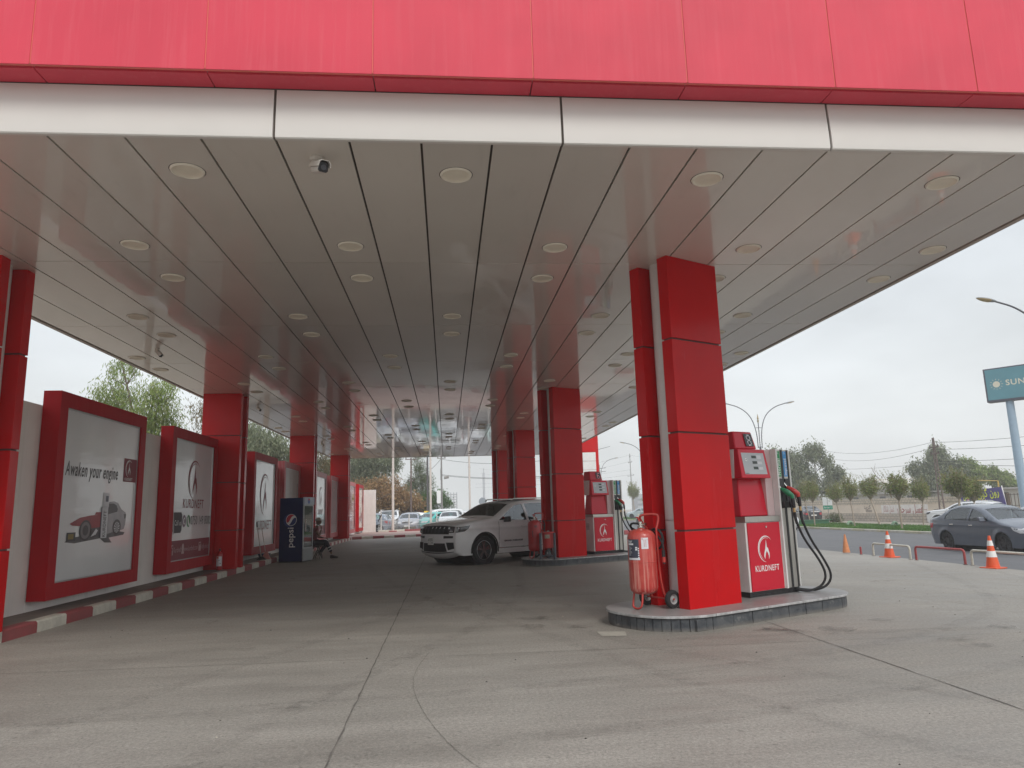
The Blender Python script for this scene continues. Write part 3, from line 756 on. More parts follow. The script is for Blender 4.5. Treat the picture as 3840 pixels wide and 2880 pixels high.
XRED = mat('frame_red', (.50, .045, .035), .42, var=.1, coat=.2)
GREYW = mat('wheel_grey', (.33, .33, .33), .45, var=.08)
LBLK = mat('label_dark', (.05, .06, .09), .4); LWHT = mat('label_white', (.75, .76, .80), .4)
def cylpatch(mb, cx, cy, r, a0, a1, z0, z1, n=10):
    mb.grid(lambda a, z: (cx+r*math.cos(R(a)), cy+r*math.sin(R(a)), z), [a0+(a1-a0)*i/n for i in range(n+1)], [z0, z1])
def extinguisher(label, ox, oy, lx, ly, rz, tank, labels=True):
    P0 = Vector((ox, oy, 0))+Matrix.Rotation(TH, 3, 'Z') @ Vector((lx, ly, 0))
    t = thing('wheeled_extinguisher', label, 'fire extinguisher', (P0.x, P0.y, .182), TH+rz, 'wheeled fire extinguishers')
    r = .178
    tk = MB().lathe([(0, .172), (.075, .176), (.13, .192), (.165, .222), (.178, .27), (.178, .57), (.182, .574), (.182, .582), (.178, .586), (.178, .88), (.168, .925), (.138, .958), (.09, .978), (.04, .986), (.04, .992), (0, .992)], 40).build('tank', tank, t, smooth=40)
    MB().lathe([(.036, .99), (.04, 1.0), (.04, 1.018), (.033, 1.022), (.02, 1.024), (.02, 1.05), (.028, 1.055), (.028, 1.075), (.012, 1.085), (0, 1.085)], 16).cyl((0, 0, 1.04), (.02, -.075, 1.04), .011, n=10).cyl((.018, -.06, 1.04), (.021, -.08, 1.04), .022, n=10).build('valve', CHROME, t, smooth=40)
    MB().tube([(0, 0, 1.06), (-.02, .02, 1.13), (-.01, .06, 1.13)], .010, n=6).build('valve_lever', XRED, t, smooth=60)
    # frame: foot hoop, back rails, handle
    MB().tube(smoothpath([(-.10, -.075, .20), (-.115, -.082, .10), (-.135, -.075, .025), (-.14, 0, .008), (-.135, .075, .025), (-.115, .082, .10), (-.10, .075, .20)], 3), .013, n=8).build('foot_hoop', XRED, t, smooth=60)
    for s in (-1, 1):
        MB().tube(smoothpath([(.25, s*.13, .115), (.215, s*.12, .2), (.19, s*.11, .35), (.185, s*.10, .6), (.185, s*.09, .85), (.19, s*.085, 1.0)], 2), .013, n=8).build('rail', XRED, t, smooth=60)
    MB().tube(smoothpath([(.19, -.085, .98), (.235, -.085, 1.08), (.245, -.08, 1.15), (.20, -.05, 1.17), (.10, .03, 1.165), (.05, .075, 1.14), (.12, .085, 1.05), (.19, .085, .98)], 3), .015, n=8).build('handle', XRED, t, smooth=60)
    MB().cyl((.25, -.27, .112), (.25, .27, .112), .010, n=8).build('axle', XRED, t)
    for s in (-1, 1):
        y = s*.235
        wl_ = MB().lathe([(.062, -.026), (.085, -.03), (.105, -.026), (.112, -.012), (.112, .012), (.105, .026), (.085, .03), (.062, .026)], 28, c=(.25, y, .112), axis='y').build('wheel', RUBBER, t, smooth=50)
        MB().lathe([(0, .006), (.018, .026), (.024, .016), (.03, .004), (.048, .004), (.058, .022), (.064, .026), (.064, -.026), (.058, -.022), (.048, -.004), (.03, -.004), (.024, -.016), (.018, -.026), (0, -.006)], 28, c=(.25, y, .112), axis='y').build('rim', GREYW, wl_, smooth=50)
    # coiled hose over the back
    hp = []
    for k in range(44):
        a = k/44*2*PI*2.2; hp.append((.215+.012*math.sin(a*.5)+k*.0006, -.03+.125*math.cos(a), .85+.13*math.sin(a)))
    MB().tube(smoothpath([(0, .02, 1.05), (-.05, .12, 1.06), (-.02, .17, 1.0), (.10, .17, .95)]+hp+[(.2, -.17, .82), (.19, -.19, .74)], 1), .0135, n=8).build('hose', RUBBER, t, smooth=60)
    MB().tube([(.19, -.19, .745), (.19, -.19, .72)], .012).tube([(.19, -.19, .715), (.19, -.19, .63)], .021).build('hose_gun', BLACK, t, smooth=60); MB().tube([(.19, -.19, .565), (.19, -.19, .545)], .016).build('hose_tip', BLACK, t, smooth=60)
    MB().tube([(.19, -.19, .63), (.19, -.19, .565)], .023).build('hose_collar', XRED, t, smooth=60)
    if labels:
        mb = MB(); cylpatch(mb, 0, 0, .1794, 160, 216, .605, .862); pl = mb.build('instruction_label', LBLK, tk, smooth=60)
        mb = MB(); cylpatch(mb, 0, 0, .1802, 162, 192, .79, .812); cylpatch(mb, 0, 0, .1802, 200, 209, .725, .745); cylpatch(mb, 0, 0, .1802, 200, 209, .75, .768)
        for k in range(9): cylpatch(mb, 0, 0, .1802, 163, 163+22*(.6+.4*math.sin(k*2.3)**2), .775-k*.014, .779-k*.014, 4)
        for k in range(5): cylpatch(mb, 0, 0, .1802, 211, 216, .74-k*.028, .757-k*.028, 3)
        cylpatch(mb, 0, 0, .1800, 160.5, 218.5, .607, .632)
        mb.build('label_print', LWHT, pl, smooth=60)
        mb = MB(); cylpatch(mb, 0, 0, .1794, 226, 255, .742, .88); w2 = mb.build('inspection_label', LWHT, tk, smooth=60)
        mb = MB(); cylpatch(mb, 0, 0, .1802, 227, 234, .862, .87, 3); cylpatch(mb, 0, 0, .1802, 237, 238.5, .765, .85, 2); cylpatch(mb, 0, 0, .1802, 244, 245.5, .765, .85, 2); cylpatch(mb, 0, 0, .1802, 229, 255, .852, .8545, 6)
        mb.build('label_print', mat('label_red', (.5, .06, .05), .5), w2, smooth=60)
        mb = MB(); cylpatch(mb, 0, 0, .158, 190, 216, .905, .92); mb.build('sticker', LWHT, tk, smooth=60)
        o = text('Star', .05, LWHT, 'lettering', pl, ((0, 0, .836), (1, 0, 0), (0, 0, 1)), bold=.001)
        for v in o.data.vertices:
            a = R(174)+v.co.x/.180; v.co = Vector((.1804*math.cos(a), .1804*math.sin(a), v.co.z))
    return t
extinguisher('scuffed red wheeled extinguisher with labels standing at the nearest column', 2.965, 8.86, -.30, .475, 0, TANK)
e2 = extinguisher('darker red wheeled extinguisher behind the grey pipe guard on the second island', 2.93, 19.1, -.52, .33, R(8), TANK2, labels=False)
mb = MB(); cylpatch(mb, 0, 0, .1794, 225, 250, .80, .86); cylpatch(mb, 0, 0, .1794, 205, 215, .55, .72); mb.build('sticker', mat('sticker_worn', (.16, .05, .05), .6), e2)
def isl2(lx, ly): return Vector((2.93, 19.1, 0))+Matrix.Rotation(TH, 3, 'Z') @ Vector((lx, ly, 0))
GUARD = mat('guard_grey', (.085, .095, .115), .5, var=.15)
a_, b_ = isl2(-.62, -.07), isl2(-.36, -.33)
gd = thing('pipe_guard', 'dark grey upright pipe guard around a red bucket on the second island', 'guard rail', (a_.x, a_.y, .182))
v_ = b_-a_
MB().cyl((0, 0, .01), (0, 0, .66), .032).cyl((v_.x, v_.y, .01), (v_.x, v_.y, .66), .032).cyl((0, 0, 0), (0, 0, .012), .06).cyl((v_.x, v_.y, 0), (v_.x, v_.y, .012), .06).build('post', GUARD, gd, smooth=40)
MB().tube([(0, 0, .07), (v_.x*.5, v_.y*.5, .10), (v_.x, v_.y, .07)], .026).build('crossbar', GUARD, gd, smooth=50)
c_ = isl2(-.40, -.12)
bk = thing('sand_bucket', 'bright red lidded bucket hung between the grey guard pipes', 'bucket', (c_.x, c_.y, .182))
MB().lathe([(0, .27), (.135, .27), (.15, .28), (.158, .64), (.165, .645), (.165, .67), (.15, .685), (0, .69)], 28).build('bucket_body', mat('bucket_red', (.52, .02, .02), .35, coat=.3), bk, smooth=40)
mb = MB(); cylpatch(mb, 0, 0, .158, 225, 275, .52, .62); mb.build('paper_label', mat('paper_old', (.42, .39, .32), .7, var=.35, scale=30), bk)
MB().lathe([(.028, .69), (.035, .70), (.02, .715), (0, .72)], 12).build('lid_knob', mat('rag', (.45, .42, .4), .9), bk, smooth=60)
MB().cyl((0, 0, 0), (0, 0, .27), .02).build('stand', GUARD, bk)

# ================================================================== POSTER FRAMES
ALU = mat('aluminium_edge', (.52, .53, .53), .35, metal=.8)
def poster_mat(name, base, wob=1.0):
    m, nt, b = nodes(name); P = N(nt, 'TexCoord').outputs['Object']
    n1 = noise(nt, .8, 3, .5, P)
    L(nt, mixc(nt, 1, base, ramp(nt, n1, .3, .7, .93, 1.06), 'MULTIPLY'), b.inputs['Base Color'])
    b.inputs['Roughness'].default_value = .16; b.inputs['Coat Weight'].default_value = .5; b.inputs['Coat Roughness'].default_value = .03
    w1 = noise(nt, 1, 3, .6, P, (1, .8, 6)); bb = N(nt, 'Bump'); bb.inputs['Strength'].default_value = .35*wob; bb.inputs['Distance'].default_value = .01
    L(nt, w1, bb.inputs['Height']); L(nt, bb.outputs[0], b.inputs['Normal']); L(nt, bb.outputs[0], b.inputs['Coat Normal'])
    return m
PW = poster_mat('poster_white', (.78, .80, .81)); PW2 = poster_mat('poster_cream', (.62, .58, .49)); PM = poster_mat('poster_maroon', (.28, .03, .05))
XF = -6.0
def board(label, y0, y1, red, face, zb=.30, zt=3.5):
    t = thing('poster_frame', label, 'poster', (XF, y0, zb), 0, 'framed posters along the wall')
    W_, H_ = y1-y0, zt-zb; fwid = .235
    # frame ring in (y,z), deep back to the wall, bevelled lip
    oy = [(0, 0), (W_, 0), (W_, H_), (0, H_)]; iy = [(fwid, fwid), (W_-fwid, fwid), (W_-fwid, H_-fwid), (fwid, H_-fwid)]
    mb = MB(); vs = [(-.27, y, z) for y, z in oy]+[(0, y, z) for y, z in oy]+[(0, y, z) for y, z in iy]+[(-.05, y, z) for y, z in iy]
    fs = []
    for i in range(4):
        j = (i+1) % 4
        fs += [(i, j, j+4, i+4), (i+4, j+4, j+8, i+8), (i+8, j+8, j+12, i+12)]
    mb.add(vs, fs); mb.build('frame', red, t)
    fr = ((-.045, W_/2, H_/2), (0, 1, 0), (0, 0, 1))
    a, b_ = W_/2-fwid, H_/2-fwid
    MB().box(-.06, fwid, fwid, -.046, W_-fwid, H_-fwid).build('poster', face, t)
    r_ = .022
    MB().box(-.045, fwid, fwid, -.028, fwid+r_, H_-fwid).box(-.045, W_-fwid-r_, fwid, -.028, W_-fwid, H_-fwid).box(-.045, fwid+r_, fwid, -.028, W_-fwid-r_, fwid+r_).box(-.045, fwid+r_, H_-fwid-r_, -.028, W_-fwid-r_, H_-fwid).build('clip_edge', ALU, t)
    return t, fr, a, b_
GRD = mat('shade_print', (.16, .16, .165), .3, var=.1); 
def fl(polys, fr, m, name, par, ext=.003): return flat(polys, fr, ext).build(name, m, par)
# 1: engine advert
t, fr, a, b_ = board('largest nearest poster reading Awaken your engine with half racing car, half saloon', 11.62, 14.86, BOARDRED, PW)
text('Awaken your engine', .33, mat('print_grey', (.045, .045, .05), .4), 'lettering', t, shift(fr, -.33, .40), bold=.004, shear=.22, width=1.85, ext=.003)
bxp = fl([rect(.82, .28, 1.372, .72)], fr, LETTERR, 'logo_panel', t, .003)
f2 = shift(fr, 1.04, .53); logo('logo', .32, f2, LETTERW, bxp, .005); text('KURDNEFT', .075, LETTERW, 'lettering', bxp, shift(f2, 0, -.205), bold=.001, width=.33, ext=.005)
S0 = shift(fr, -.02, -.53)
fl_ = fl
def fl(polys, f_, m, name, par, ext=.003):
    if f_ is S0: polys = [[(x*.87, y*.57) for x, y in p] for p in polys]
    return fl_(polys, f_, m, name, par, ext)
CARR = mat('print_red', (.30, .018, .025), .3, var=.2, scale=3); CARS = mat('print_silver', (.36, .36, .38), .25, var=.2, scale=2); CARK = mat('print_dark', (.03, .03, .035), .3); CARL = mat('print_light', (.62, .63, .66), .3)
pic = fl([[(-1.25, -.40), (-.9, -.45), (.1, -.36), (.3, -.50), (.62, -.52), (.48, -.36), (1.15, -.30), (1.2, -.22), (.8, -.16), (-.1, -.20), (-1.1, -.30)]], S0, mat('print_shadow', (.10, .095, .10), .4, var=.3), 'picture', t, .003)
fl([[(-1.12, .10), (-.75, .27), (-.35, .33), (.12, .36), (.12, -.28), (-.02, -.18), (-.35, -.02), (-.62, .02), (-1.02, .05)], [(-.18, .35), (-.14, .43), (.12, .43), (.12, .35)]], S0, CARR, 'racing_car_print', pic, .0045)
fl([circ(-.52, -.10, .235, .30), rect(-1.2, -.38, -.88, -.14), [(-.35, -.05), (.1, -.02), (.1, -.30), (-.3, -.32)]], S0, CARK, 'print_tyre', pic, .006)
fl([circ(-.52, -.10, .19, .245)], S0, mat('print_grey2', (.17, .16, .165), .3), 'print_wheel', pic, .0072)
fl([circ(-.52, -.10, .11, .15)], S0, CARK, 'print_hub', pic, .0085)
fl([rect(-1.15, -.33, -.95, -.18)], S0, mat('print_yellow', (.22, .16, .03), .4), 'print_wing', pic, .0075)
fl([[(-.30, -.30), (-.1, -.06), (-.02, -.12), (-.1, -.24)]], S0, CARL, 'print_fin', pic, .0075)
fl([[(.30, .66), (.42, .75), (.62, .77), (.80, .72), (.98, .52), (1.18, .42), (1.22, .34), (1.20, .02), (1.14, -.12), (.95, -.16), (.9, -.14), (.42, -.24), (.30, -.24)]], S0, CARS, 'saloon_print', pic, .0045)
fl([[(.34, .68), (.60, .70), (.74, .64), (.80, .52), (.78, .44), (.36, .36)], [(1.10, .36), (1.20, .38), (1.20, .26), (1.14, .20)], circ(.80, -.04, .19, .24)], S0, CARK, 'print_window', pic, .006)
fl([circ(.80, -.05, .13, .17)], S0, CARL, 'print_wheel', pic, .0075)
fl([[(.80+.12*math.cos(R(q+o)), -.05+.16*math.sin(R(q+o))) for o in (-8, 8)]+[(.80, -.05)] for q in range(0, 360, 36)], S0, CARK, 'print_spoke', pic, .009)
fl([rect(.10, -.36, .36, .60), rect(.13, .58, .38, 1.02)], S0, CARL, 'print_pump', pic, .0085)
fl([rect(.22, .75, .34, .93), [(.06, .58), (.10, .6), (.10, -.36), (.06, -.3)]], S0, mat('print_navy', (.05, .05, .09), .3), 'print_pump_screen', pic, .010)
text('KURDNEFT', .15, LETTERK, 'lettering', pic, (shift(S0, .205, .04)[0], (0, 0, 1), (0, -1, 0)), bold=.001, width=.45, ext=.011)
# 2: call us
t, fr, a, b_ = board('poster with phone number 0750 149 8000 below the maroon flame logo', 16.30, 19.42, BOARDRED, PW)
logo('logo', .92, shift(fr, .05, .48), LETTERR, t, .003); text('KURDNEFT', .30, LETTERR, 'lettering', t, shift(fr, .05, -.10), bold=.002, width=1.40, ext=.003)
fq = shift(fr, 0, .27)
cu = fl([[(-1.22, -.62), (-1.15, -.56), (-.72, -.56), (-.66, -.62), (-.66, -.96), (-.72, -1.02), (-1.15, -1.02), (-1.22, -.96)]], fq, LETTERK, 'call_panel', t, .003)
text('Call us', .17, LETTERW, 'lettering', cu, shift(fq, -.90, -.80), width=.40, ext=.005)
fl([[(-1.24, -.50), (-1.18, -.56), (-1.14, -.80), (-1.12, -1.02), (-1.16, -1.06), (-1.22, -.9), (-1.26, -.7)]], fq, mat('print_grey3', (.3, .3, .3), .4), 'handset', cu, .006)
vb = fl([circ(-.52, -.76, .115, .14)], fq, mat('print_purple', (.16, .09, .15), .4), 'chat_mark', t, .003); fl([circ(-.52, -.76, .06, .08)], fq, LETTERW, 'mark_ring', vb, .005); fl([circ(-.50, -.76, .035, .055)], fq, mat('print_purple', (.16, .09, .15), .4), 'mark_dot', vb, .007)
wa = fl([circ(-.24, -.76, .115, .14)], fq, mat('print_green', (.02, .20, .06), .4), 'phone_mark', t, .003); fl([[(-.31, -.70), (-.27, -.66), (-.24, -.72), (-.20, -.80), (-.16, -.84), (-.20, -.88), (-.28, -.82)]], fq, LETTERW, 'mark_handset', wa, .005)
text('0750 149 8000', .30, LETTERK, 'lettering', t, shift(fq, .62, -.76), bold=0, width=1.42, ext=.003)
bd = fl([rect(-a+.022, -b_+.022, a-.022, -b_+.45)], fr, LETTERR, 'contact_band', t, .003)
BF = shift(fr, 0, -b_+.24); PK = mat('print_pink', (.55, .38, .38), .5)
fl([rect(-1.30, -.10, -1.12, .12)], BF, PK, 'social_mark', bd, .005); text('f', .26, LETTERR, 'lettering', bd, shift(BF, -1.19, -.01), bold=.01, ext=.007)
text('Kurdneft', .17, PK, 'lettering', bd, shift(BF, -.84, 0), width=.46, ext=.005)
fl([circ(-.52, .03, .07, .10), rect(-.60, -.10, -.44, -.05)], BF, PK, 'web_mark', bd, .005)
text('www.kurdneft.com', .17, PK, 'lettering', bd, shift(BF, .02, 0), width=.90, ext=.005)
fl([rect(.54, -.09, .70, .12)], BF, PK, 'mail_mark', bd, .005); fl([[(.55, .10), (.62, .02), (.69, .10)]], BF, LETTERR, 'mail_flap', bd, .007)
text('Info@kurdneft.com', .16, PK, 'lettering', bd, shift(BF, 1.03, 0), width=.58, ext=.005)
# 3
t, fr, a, b_ = board('poster of large maroon flame logo and name between the first column and the blue fridge', 23.1, 26.2, BOARDRED, PW)
logo('logo', 1.35, shift(fr, .02, .30), LETTERR, t, .003); text('KURDNEFT', .42, LETTERR, 'lettering', t, shift(fr, .02, -.72), bold=.004, width=1.95, ext=.003)
# 4 blank peeling
t, fr, a, b_ = board('blank faded poster with peeling paint right behind the blue fridge', 27.35, 30.25, BOARDRED2, streaky('poster_blank', (.50, .50, .47), (.30, .29, .27), rough=.35, spec=.5, axis=(6, 6, 1), amt=.55, lo=.5, hi=.72))
fl([rect(.98, .3, 1.15, .85)], fr, mat('print_faint', (.32, .25, .24), .5), 'faded_panel', t, .003)
# 5, 6
t, fr, a, b_ = board('slim looking logo poster just past the seated man with maroon strip below', 33.9, 36.9, BOARDRED2, PW)
logo('logo', 1.0, shift(fr, .05, .42), LETTERR, t, .003); text('KURDNEFT', .34, LETTERR, 'lettering', t, shift(fr, .02, -.30), bold=.004, width=1.35, ext=.003)
fl([rect(-1.25, -.98, -.8, -.6)], fr, LETTERK, 'call_panel', t, .003); text('0750 149 8000', .34, mat('print_grey4', (.16, .16, .17), .4), 'lettering', t, shift(fr, .25, -.78), width=1.9, ext=.003)
bd = fl([rect(-a+.022, -b_+.022, a-.022, -b_+.45)], fr, LETTERR, 'contact_band', t, .003); text('www.kurdneft.com', .17, PK, 'lettering', bd, shift(fr, 0, -b_+.24), width=1.6, ext=.005)
t, fr, a, b_ = board('pale washed-out logo poster standing left of the farthest red column', 38.2, 40.75, BOARDRED2, PW)
FAD = mat('print_faded', (.36, .24, .25), .4)
logo('logo', 1.25, shift(fr, 0, .32), FAD, t, .003); text('KURDNEFT', .42, FAD, 'lettering', t, shift(fr, 0, -.78), bold=.006, width=1.9, ext=.003)
# 7, 8
t, fr, a, b_ = board('dark maroon poster with small pale writing beyond the last column', 45.5, 48.5, BOARDRED2, PM)
PY = mat('print_yel2', (.5, .4, .1), .5)
text('12%', .5, PK, 'lettering', t, shift(fr, -.7, .75), width=.9, ext=.003); text('KURDNEFT', .2, PK, 'lettering', t, shift(fr, .3, .2), width=1.2, ext=.003)
fl([circ(.45, .62, .28, n=5), rect(.1, .5, .95, .62)], fr, PY, 'starburst', t, .003)
for k in range(3): fl([rect(-.9, -.25-k*.16, .9-.2*k, -.20-k*.16)], fr, PK, 'text_line', t, .003)
logo('logo', .5, shift(fr, .1, -1.0), PK, t, .003)
t, fr, a, b_ = board('cream poster with a small car picture, farthest along the wall', 50.2, 53.0, BOARDRED, PW2)
fl([rect(.75, .3, 1.1, .75)], fr, LETTERR, 'logo_panel', t, .003)
fl([[(-1.0, -.75), (-.2, -.55), (.1, -.55), (.1, -.9), (-.9, -.95)], [(.2, -.35), (.6, -.3), (.95, -.6), (.9, -.95), (.2, -.95)]], fr, mat('print_carmix', (.30, .10, .10), .4, var=.3), 'picture', t, .003)
fl([circ(-.6, -.9, .2), circ(.6, -.9, .2), rect(.08, -1.0, .22, .05)], fr, CARS, 'picture_wheels', t, .005)
# ================================================================== VEHICLES
TYRE = RUBBER; RIMD = mat('rim_dark', (.05, .05, .055), .35, metal=.6); RIMS = mat('rim_silver', (.45, .45, .46), .35, metal=.7)
GLASSD = glassmat('glass_dark', (.5, .62, .60), .20); GLASSL = glassmat('glass_green', (.62, .80, .76), .80); 
LAMP = mat('lamp_clear', (.55, .56, .58), .12, coat=.5, var=.15, scale=20); LAMPR = mat('lamp_red', (.45, .02, .03), .2, coat=.5); LAMPO = mat('lamp_orange', (.75, .22, .04), .25)
TRIM = mat('black_trim', (.02, .02, .022), .4); INTER = mat('interior_dark', (.05, .05, .05), .8); PLATE = mat('number_plate', (.72, .72, .70), .5)
PLATEY = mat('plate_yellow', (.8, .5, .04), .5)
def paint(name, col, rough=.25, coat=.8, metal=0.0): return mat(name, col, rough, metal=metal, var=.03, coat=coat)
SPEC = {
 'suv': dict(path=[(2.22,.28),(2.35,.33),(2.39,.42),(2.40,.72),(2.385,.90),(2.36,1.03),(2.31,1.085),(2.18,1.125),(1.9,1.165),(1.4,1.215),(1.03,1.245),(.62,1.47),(.27,1.655),(-.1,1.715),(-.8,1.745),(-1.6,1.73),(-2.0,1.685),(-2.14,1.60),(-2.32,1.25),(-2.42,1.05),(-2.44,.75),(-2.42,.48),(-2.3,.32)],
   W=.965, belt=1.15, tum=.20, ax=1.457, r=.385, tw=.26, sill=.27, nose=.27, tail=.22, screen=(1.0, .30), rear=(-2.12, -2.34), arch=.455,
   win=[[(.90,1.185),(.62,1.355),(.36,1.51),(.15,1.595),(-.12,1.63),(-.17,1.165)], [(-.26,1.165),(-.22,1.635),(-.97,1.65),(-1.14,1.165)], [(-1.24,1.18),(-1.08,1.645),(-1.72,1.62),(-1.98,1.40),(-1.96,1.25)]],
   lines=[(.93,.42,.93,1.14),(-.215,.38,-.215,1.14),(-1.16,.72,-1.16,1.14)], handles=[(-.02,.99),(-.98,1.0)], mirror=(.70,1.16)),
 'sedan': dict(path=[(2.02,.22),(2.14,.30),(2.20,.44),(2.20,.58),(2.13,.70),(1.95,.79),(1.5,.90),(1.08,.99),(.72,1.18),(.36,1.365),(0,1.45),(-.5,1.485),(-.9,1.455),(-1.25,1.35),(-1.70,1.12),(-2.0,1.075),(-2.20,1.05),(-2.28,.95),(-2.30,.72),(-2.28,.45),(-2.15,.27)],
   W=.86, belt=.98, tum=.17, ax=1.30, r=.305, tw=.2, sill=.20, nose=.30, tail=.26, screen=(1.04, .40), rear=(-1.22, -1.66), arch=.36,
   win=[[(.80,.985),(.38,1.24),(-.02,1.375),(-.14,.99)], [(-.23,.99),(-.10,1.385),(-.60,1.40),(-1.02,1.33),(-1.32,1.13),(-1.30,1.02)]],
   lines=[(.86,.36,.86,.96),(-.18,.33,-.18,.97),(-1.12,.62,-1.10,.98)], handles=[(-.02,.84),(-.95,.86)], mirror=(.62,1.0)),
 'hatch': dict(path=[(1.88,.24),(2.0,.34),(2.05,.50),(2.04,.64),(1.96,.76),(1.75,.86),(1.35,.95),(1.02,1.04),(.62,1.28),(.28,1.44),(0,1.50),(-.6,1.52),(-1.2,1.47),(-1.6,1.38),(-1.78,1.28),(-1.95,1.02),(-2.02,.9),(-2.04,.62),(-2.0,.38),(-1.9,.27)],
   W=.85, belt=1.0, tum=.17, ax=1.27, r=.31, tw=.2, sill=.22, nose=.30, tail=.2, screen=(1.0, .32), rear=(-1.72, -1.93), arch=.37,
   win=[[(.78,1.03),(.34,1.28),(-.02,1.41),(-.10,1.02)], [(-.18,1.02),(-.10,1.42),(-.85,1.42),(-1.02,1.03)], [(-1.10,1.06),(-.95,1.41),(-1.3,1.38),(-1.5,1.18)]],
   lines=[(.86,.36,.86,.98),(-.14,.33,-.14,1.0),(-1.06,.62,-1.04,1.0)], handles=[(.0,.86),(-.88,.88)], mirror=(.62,1.03)),
 'van': dict(path=[(2.2,.26),(2.32,.36),(2.36,.52),(2.34,.72),(2.24,.86),(1.9,.98),(1.62,1.06),(1.1,1.40),(.75,1.62),(.4,1.70),(-.4,1.74),(-1.4,1.73),(-2.0,1.68),(-2.2,1.58),(-2.33,1.2),(-2.38,1.0),(-2.38,.6),(-2.34,.38),(-2.2,.28)],
   W=.92, belt=1.08, tum=.15, ax=1.42, r=.33, tw=.21, sill=.24, nose=.36, tail=.2, screen=(1.55, .80), rear=(-2.18, -2.34), arch=.39,
   win=[[(1.30,1.12),(.78,1.46),(.42,1.56),(.30,1.12)], [(.22,1.12),(.32,1.58),(-.85,1.60),(-.85,1.12)], [(-.95,1.12),(-.95,1.60),(-1.75,1.58),(-2.0,1.35),(-1.98,1.16)]],
   lines=[(1.35,.4,1.35,1.08),(.26,.36,.26,1.1),(-.90,.36,-.90,1.1)], handles=[(.42,.95),(-.75,.95)], mirror=(1.1,1.12)),
}
def car(kind, name, label, cat, loc, heading, col, glass, detail=1, group=None, rim=None, scale=(1, 1, 1), res=.10, skip=()):
    S = SPEC[kind]; t = thing(name, label, cat, loc, heading, group); t.scale = scale
    P = [Vector((p.x, 0, p.y)) for p in smoothpath([(x, z, 0) for x, z in S['path']], 2)]
    xf, xr = max(p.x for p in P), min(p.x for p in P); W0, belt = S['W'], S['belt']; zt = max(p.z for p in P); rr = .075
    segs = list(zip(P[:-1], P[1:]))
    def dist(x, z):
        d = 9
        for a, b_ in segs:
            vx, vz = b_.x-a.x, b_.z-a.z; l2 = vx*vx+vz*vz or 1e-9
            u = max(0, min(1, ((x-a.x)*vx+(z-a.z)*vz)/l2)); dx_, dz_ = x-a.x-u*vx, z-a.z-u*vz
            d = min(d, dx_*dx_+dz_*dz_)
        return math.sqrt(d)
    def wid(x, z, d=None):
        w_ = W0
        tf = max(0, (x-(xf-S['nose']*2.2))/(S['nose']*2.2)); w_ *= 1-(.15 if kind == 'suv' else .20)*tf**2.2
        tr_ = max(0, ((xr+S['tail']*2.4)-x)/(S['tail']*2.4)); w_ *= 1-.13*tr_**2
        if z > belt: w_ -= S['tum']*((z-belt)/(zt-belt))**1.15*1.05
        else:
            q = (belt-z)/belt; w_ -= .03*math.sin(PI*min(1, q*1.7))*(-.3)+.055*max(0, q-.45)**1.2
            w_ += .012*math.exp(-((z-belt*.86)/.05)**2)
            for ax in (S['ax'], -S['ax']):
                rd = math.hypot(x-ax, z-S['r']); w_ += .022*math.exp(-((rd-S['arch']-.02)/.07)**2)
        d = dist(x, z) if d is None else d
        d = min(d, rr); w_ -= rr-math.sqrt(max(0, rr*rr-(rr-d)**2))
        return w_
    # ---- side panels
    sill = S['sill']
    outer = [(p.x, p.z) for p in P]
    bot = [(xr+.25, sill)]
    for ax in (-S['ax'], S['ax']):
        a0 = math.asin((S['r']-sill)/S['arch'])
        bot += [(ax+S['arch']*math.cos(a), S['r']+S['arch']*math.sin(a)) for a in [PI+a0-(PI+2*a0)*k/14 for k in range(15)]]
    bot += [(xf-.25, sill)]
    poly = outer+bot
    def panel(mb, loops, fn, step, mi=0, flip=False):
        bm = bmesh.new(); flatv = [p for lp in loops for p in lp]
        tri = geometry.tessellate_polygon([[Vector((x, z, 0)) for x, z in lp] for lp in loops])
        vs = [bm.verts.new((x, z, 0)) for x, z in flatv]
        for a in tri:
            try: bm.faces.new([vs[i] for i in a])
            except ValueError: pass
        x0, x1 = min(p[0] for p in flatv), max(p[0] for p in flatv); z0, z1 = min(p[1] for p in flatv), max(p[1] for p in flatv)
        k = math.floor(x0/step)+1
        while k*step < x1: bmesh.ops.bisect_plane(bm, geom=bm.verts[:]+bm.edges[:]+bm.faces[:], plane_co=(k*step, 0, 0), plane_no=(1, 0, 0), dist=1e-5); k += 1
        k = math.floor(z0/step)+1
        while k*step < z1: bmesh.ops.bisect_plane(bm, geom=bm.verts[:]+bm.edges[:]+bm.faces[:], plane_co=(0, k*step, 0), plane_no=(0, 1, 0), dist=1e-5); k += 1
        bm.verts.index_update()
        pts = [(v.co.x, v.co.y) for v in bm.verts]; fs = [[v.index for v in f.verts] for f in bm.faces]; bm.free()
        for s in (1, -1):
            mb.add([fn(x, z, s) for x, z in pts], [f if s > 0 else f[::-1] for f in fs], mi)
    body = MB()
    panel(body, [poly]+S['win'], lambda x, z, s: (x, s*wid(x, z), z), res)
    nrmls = []
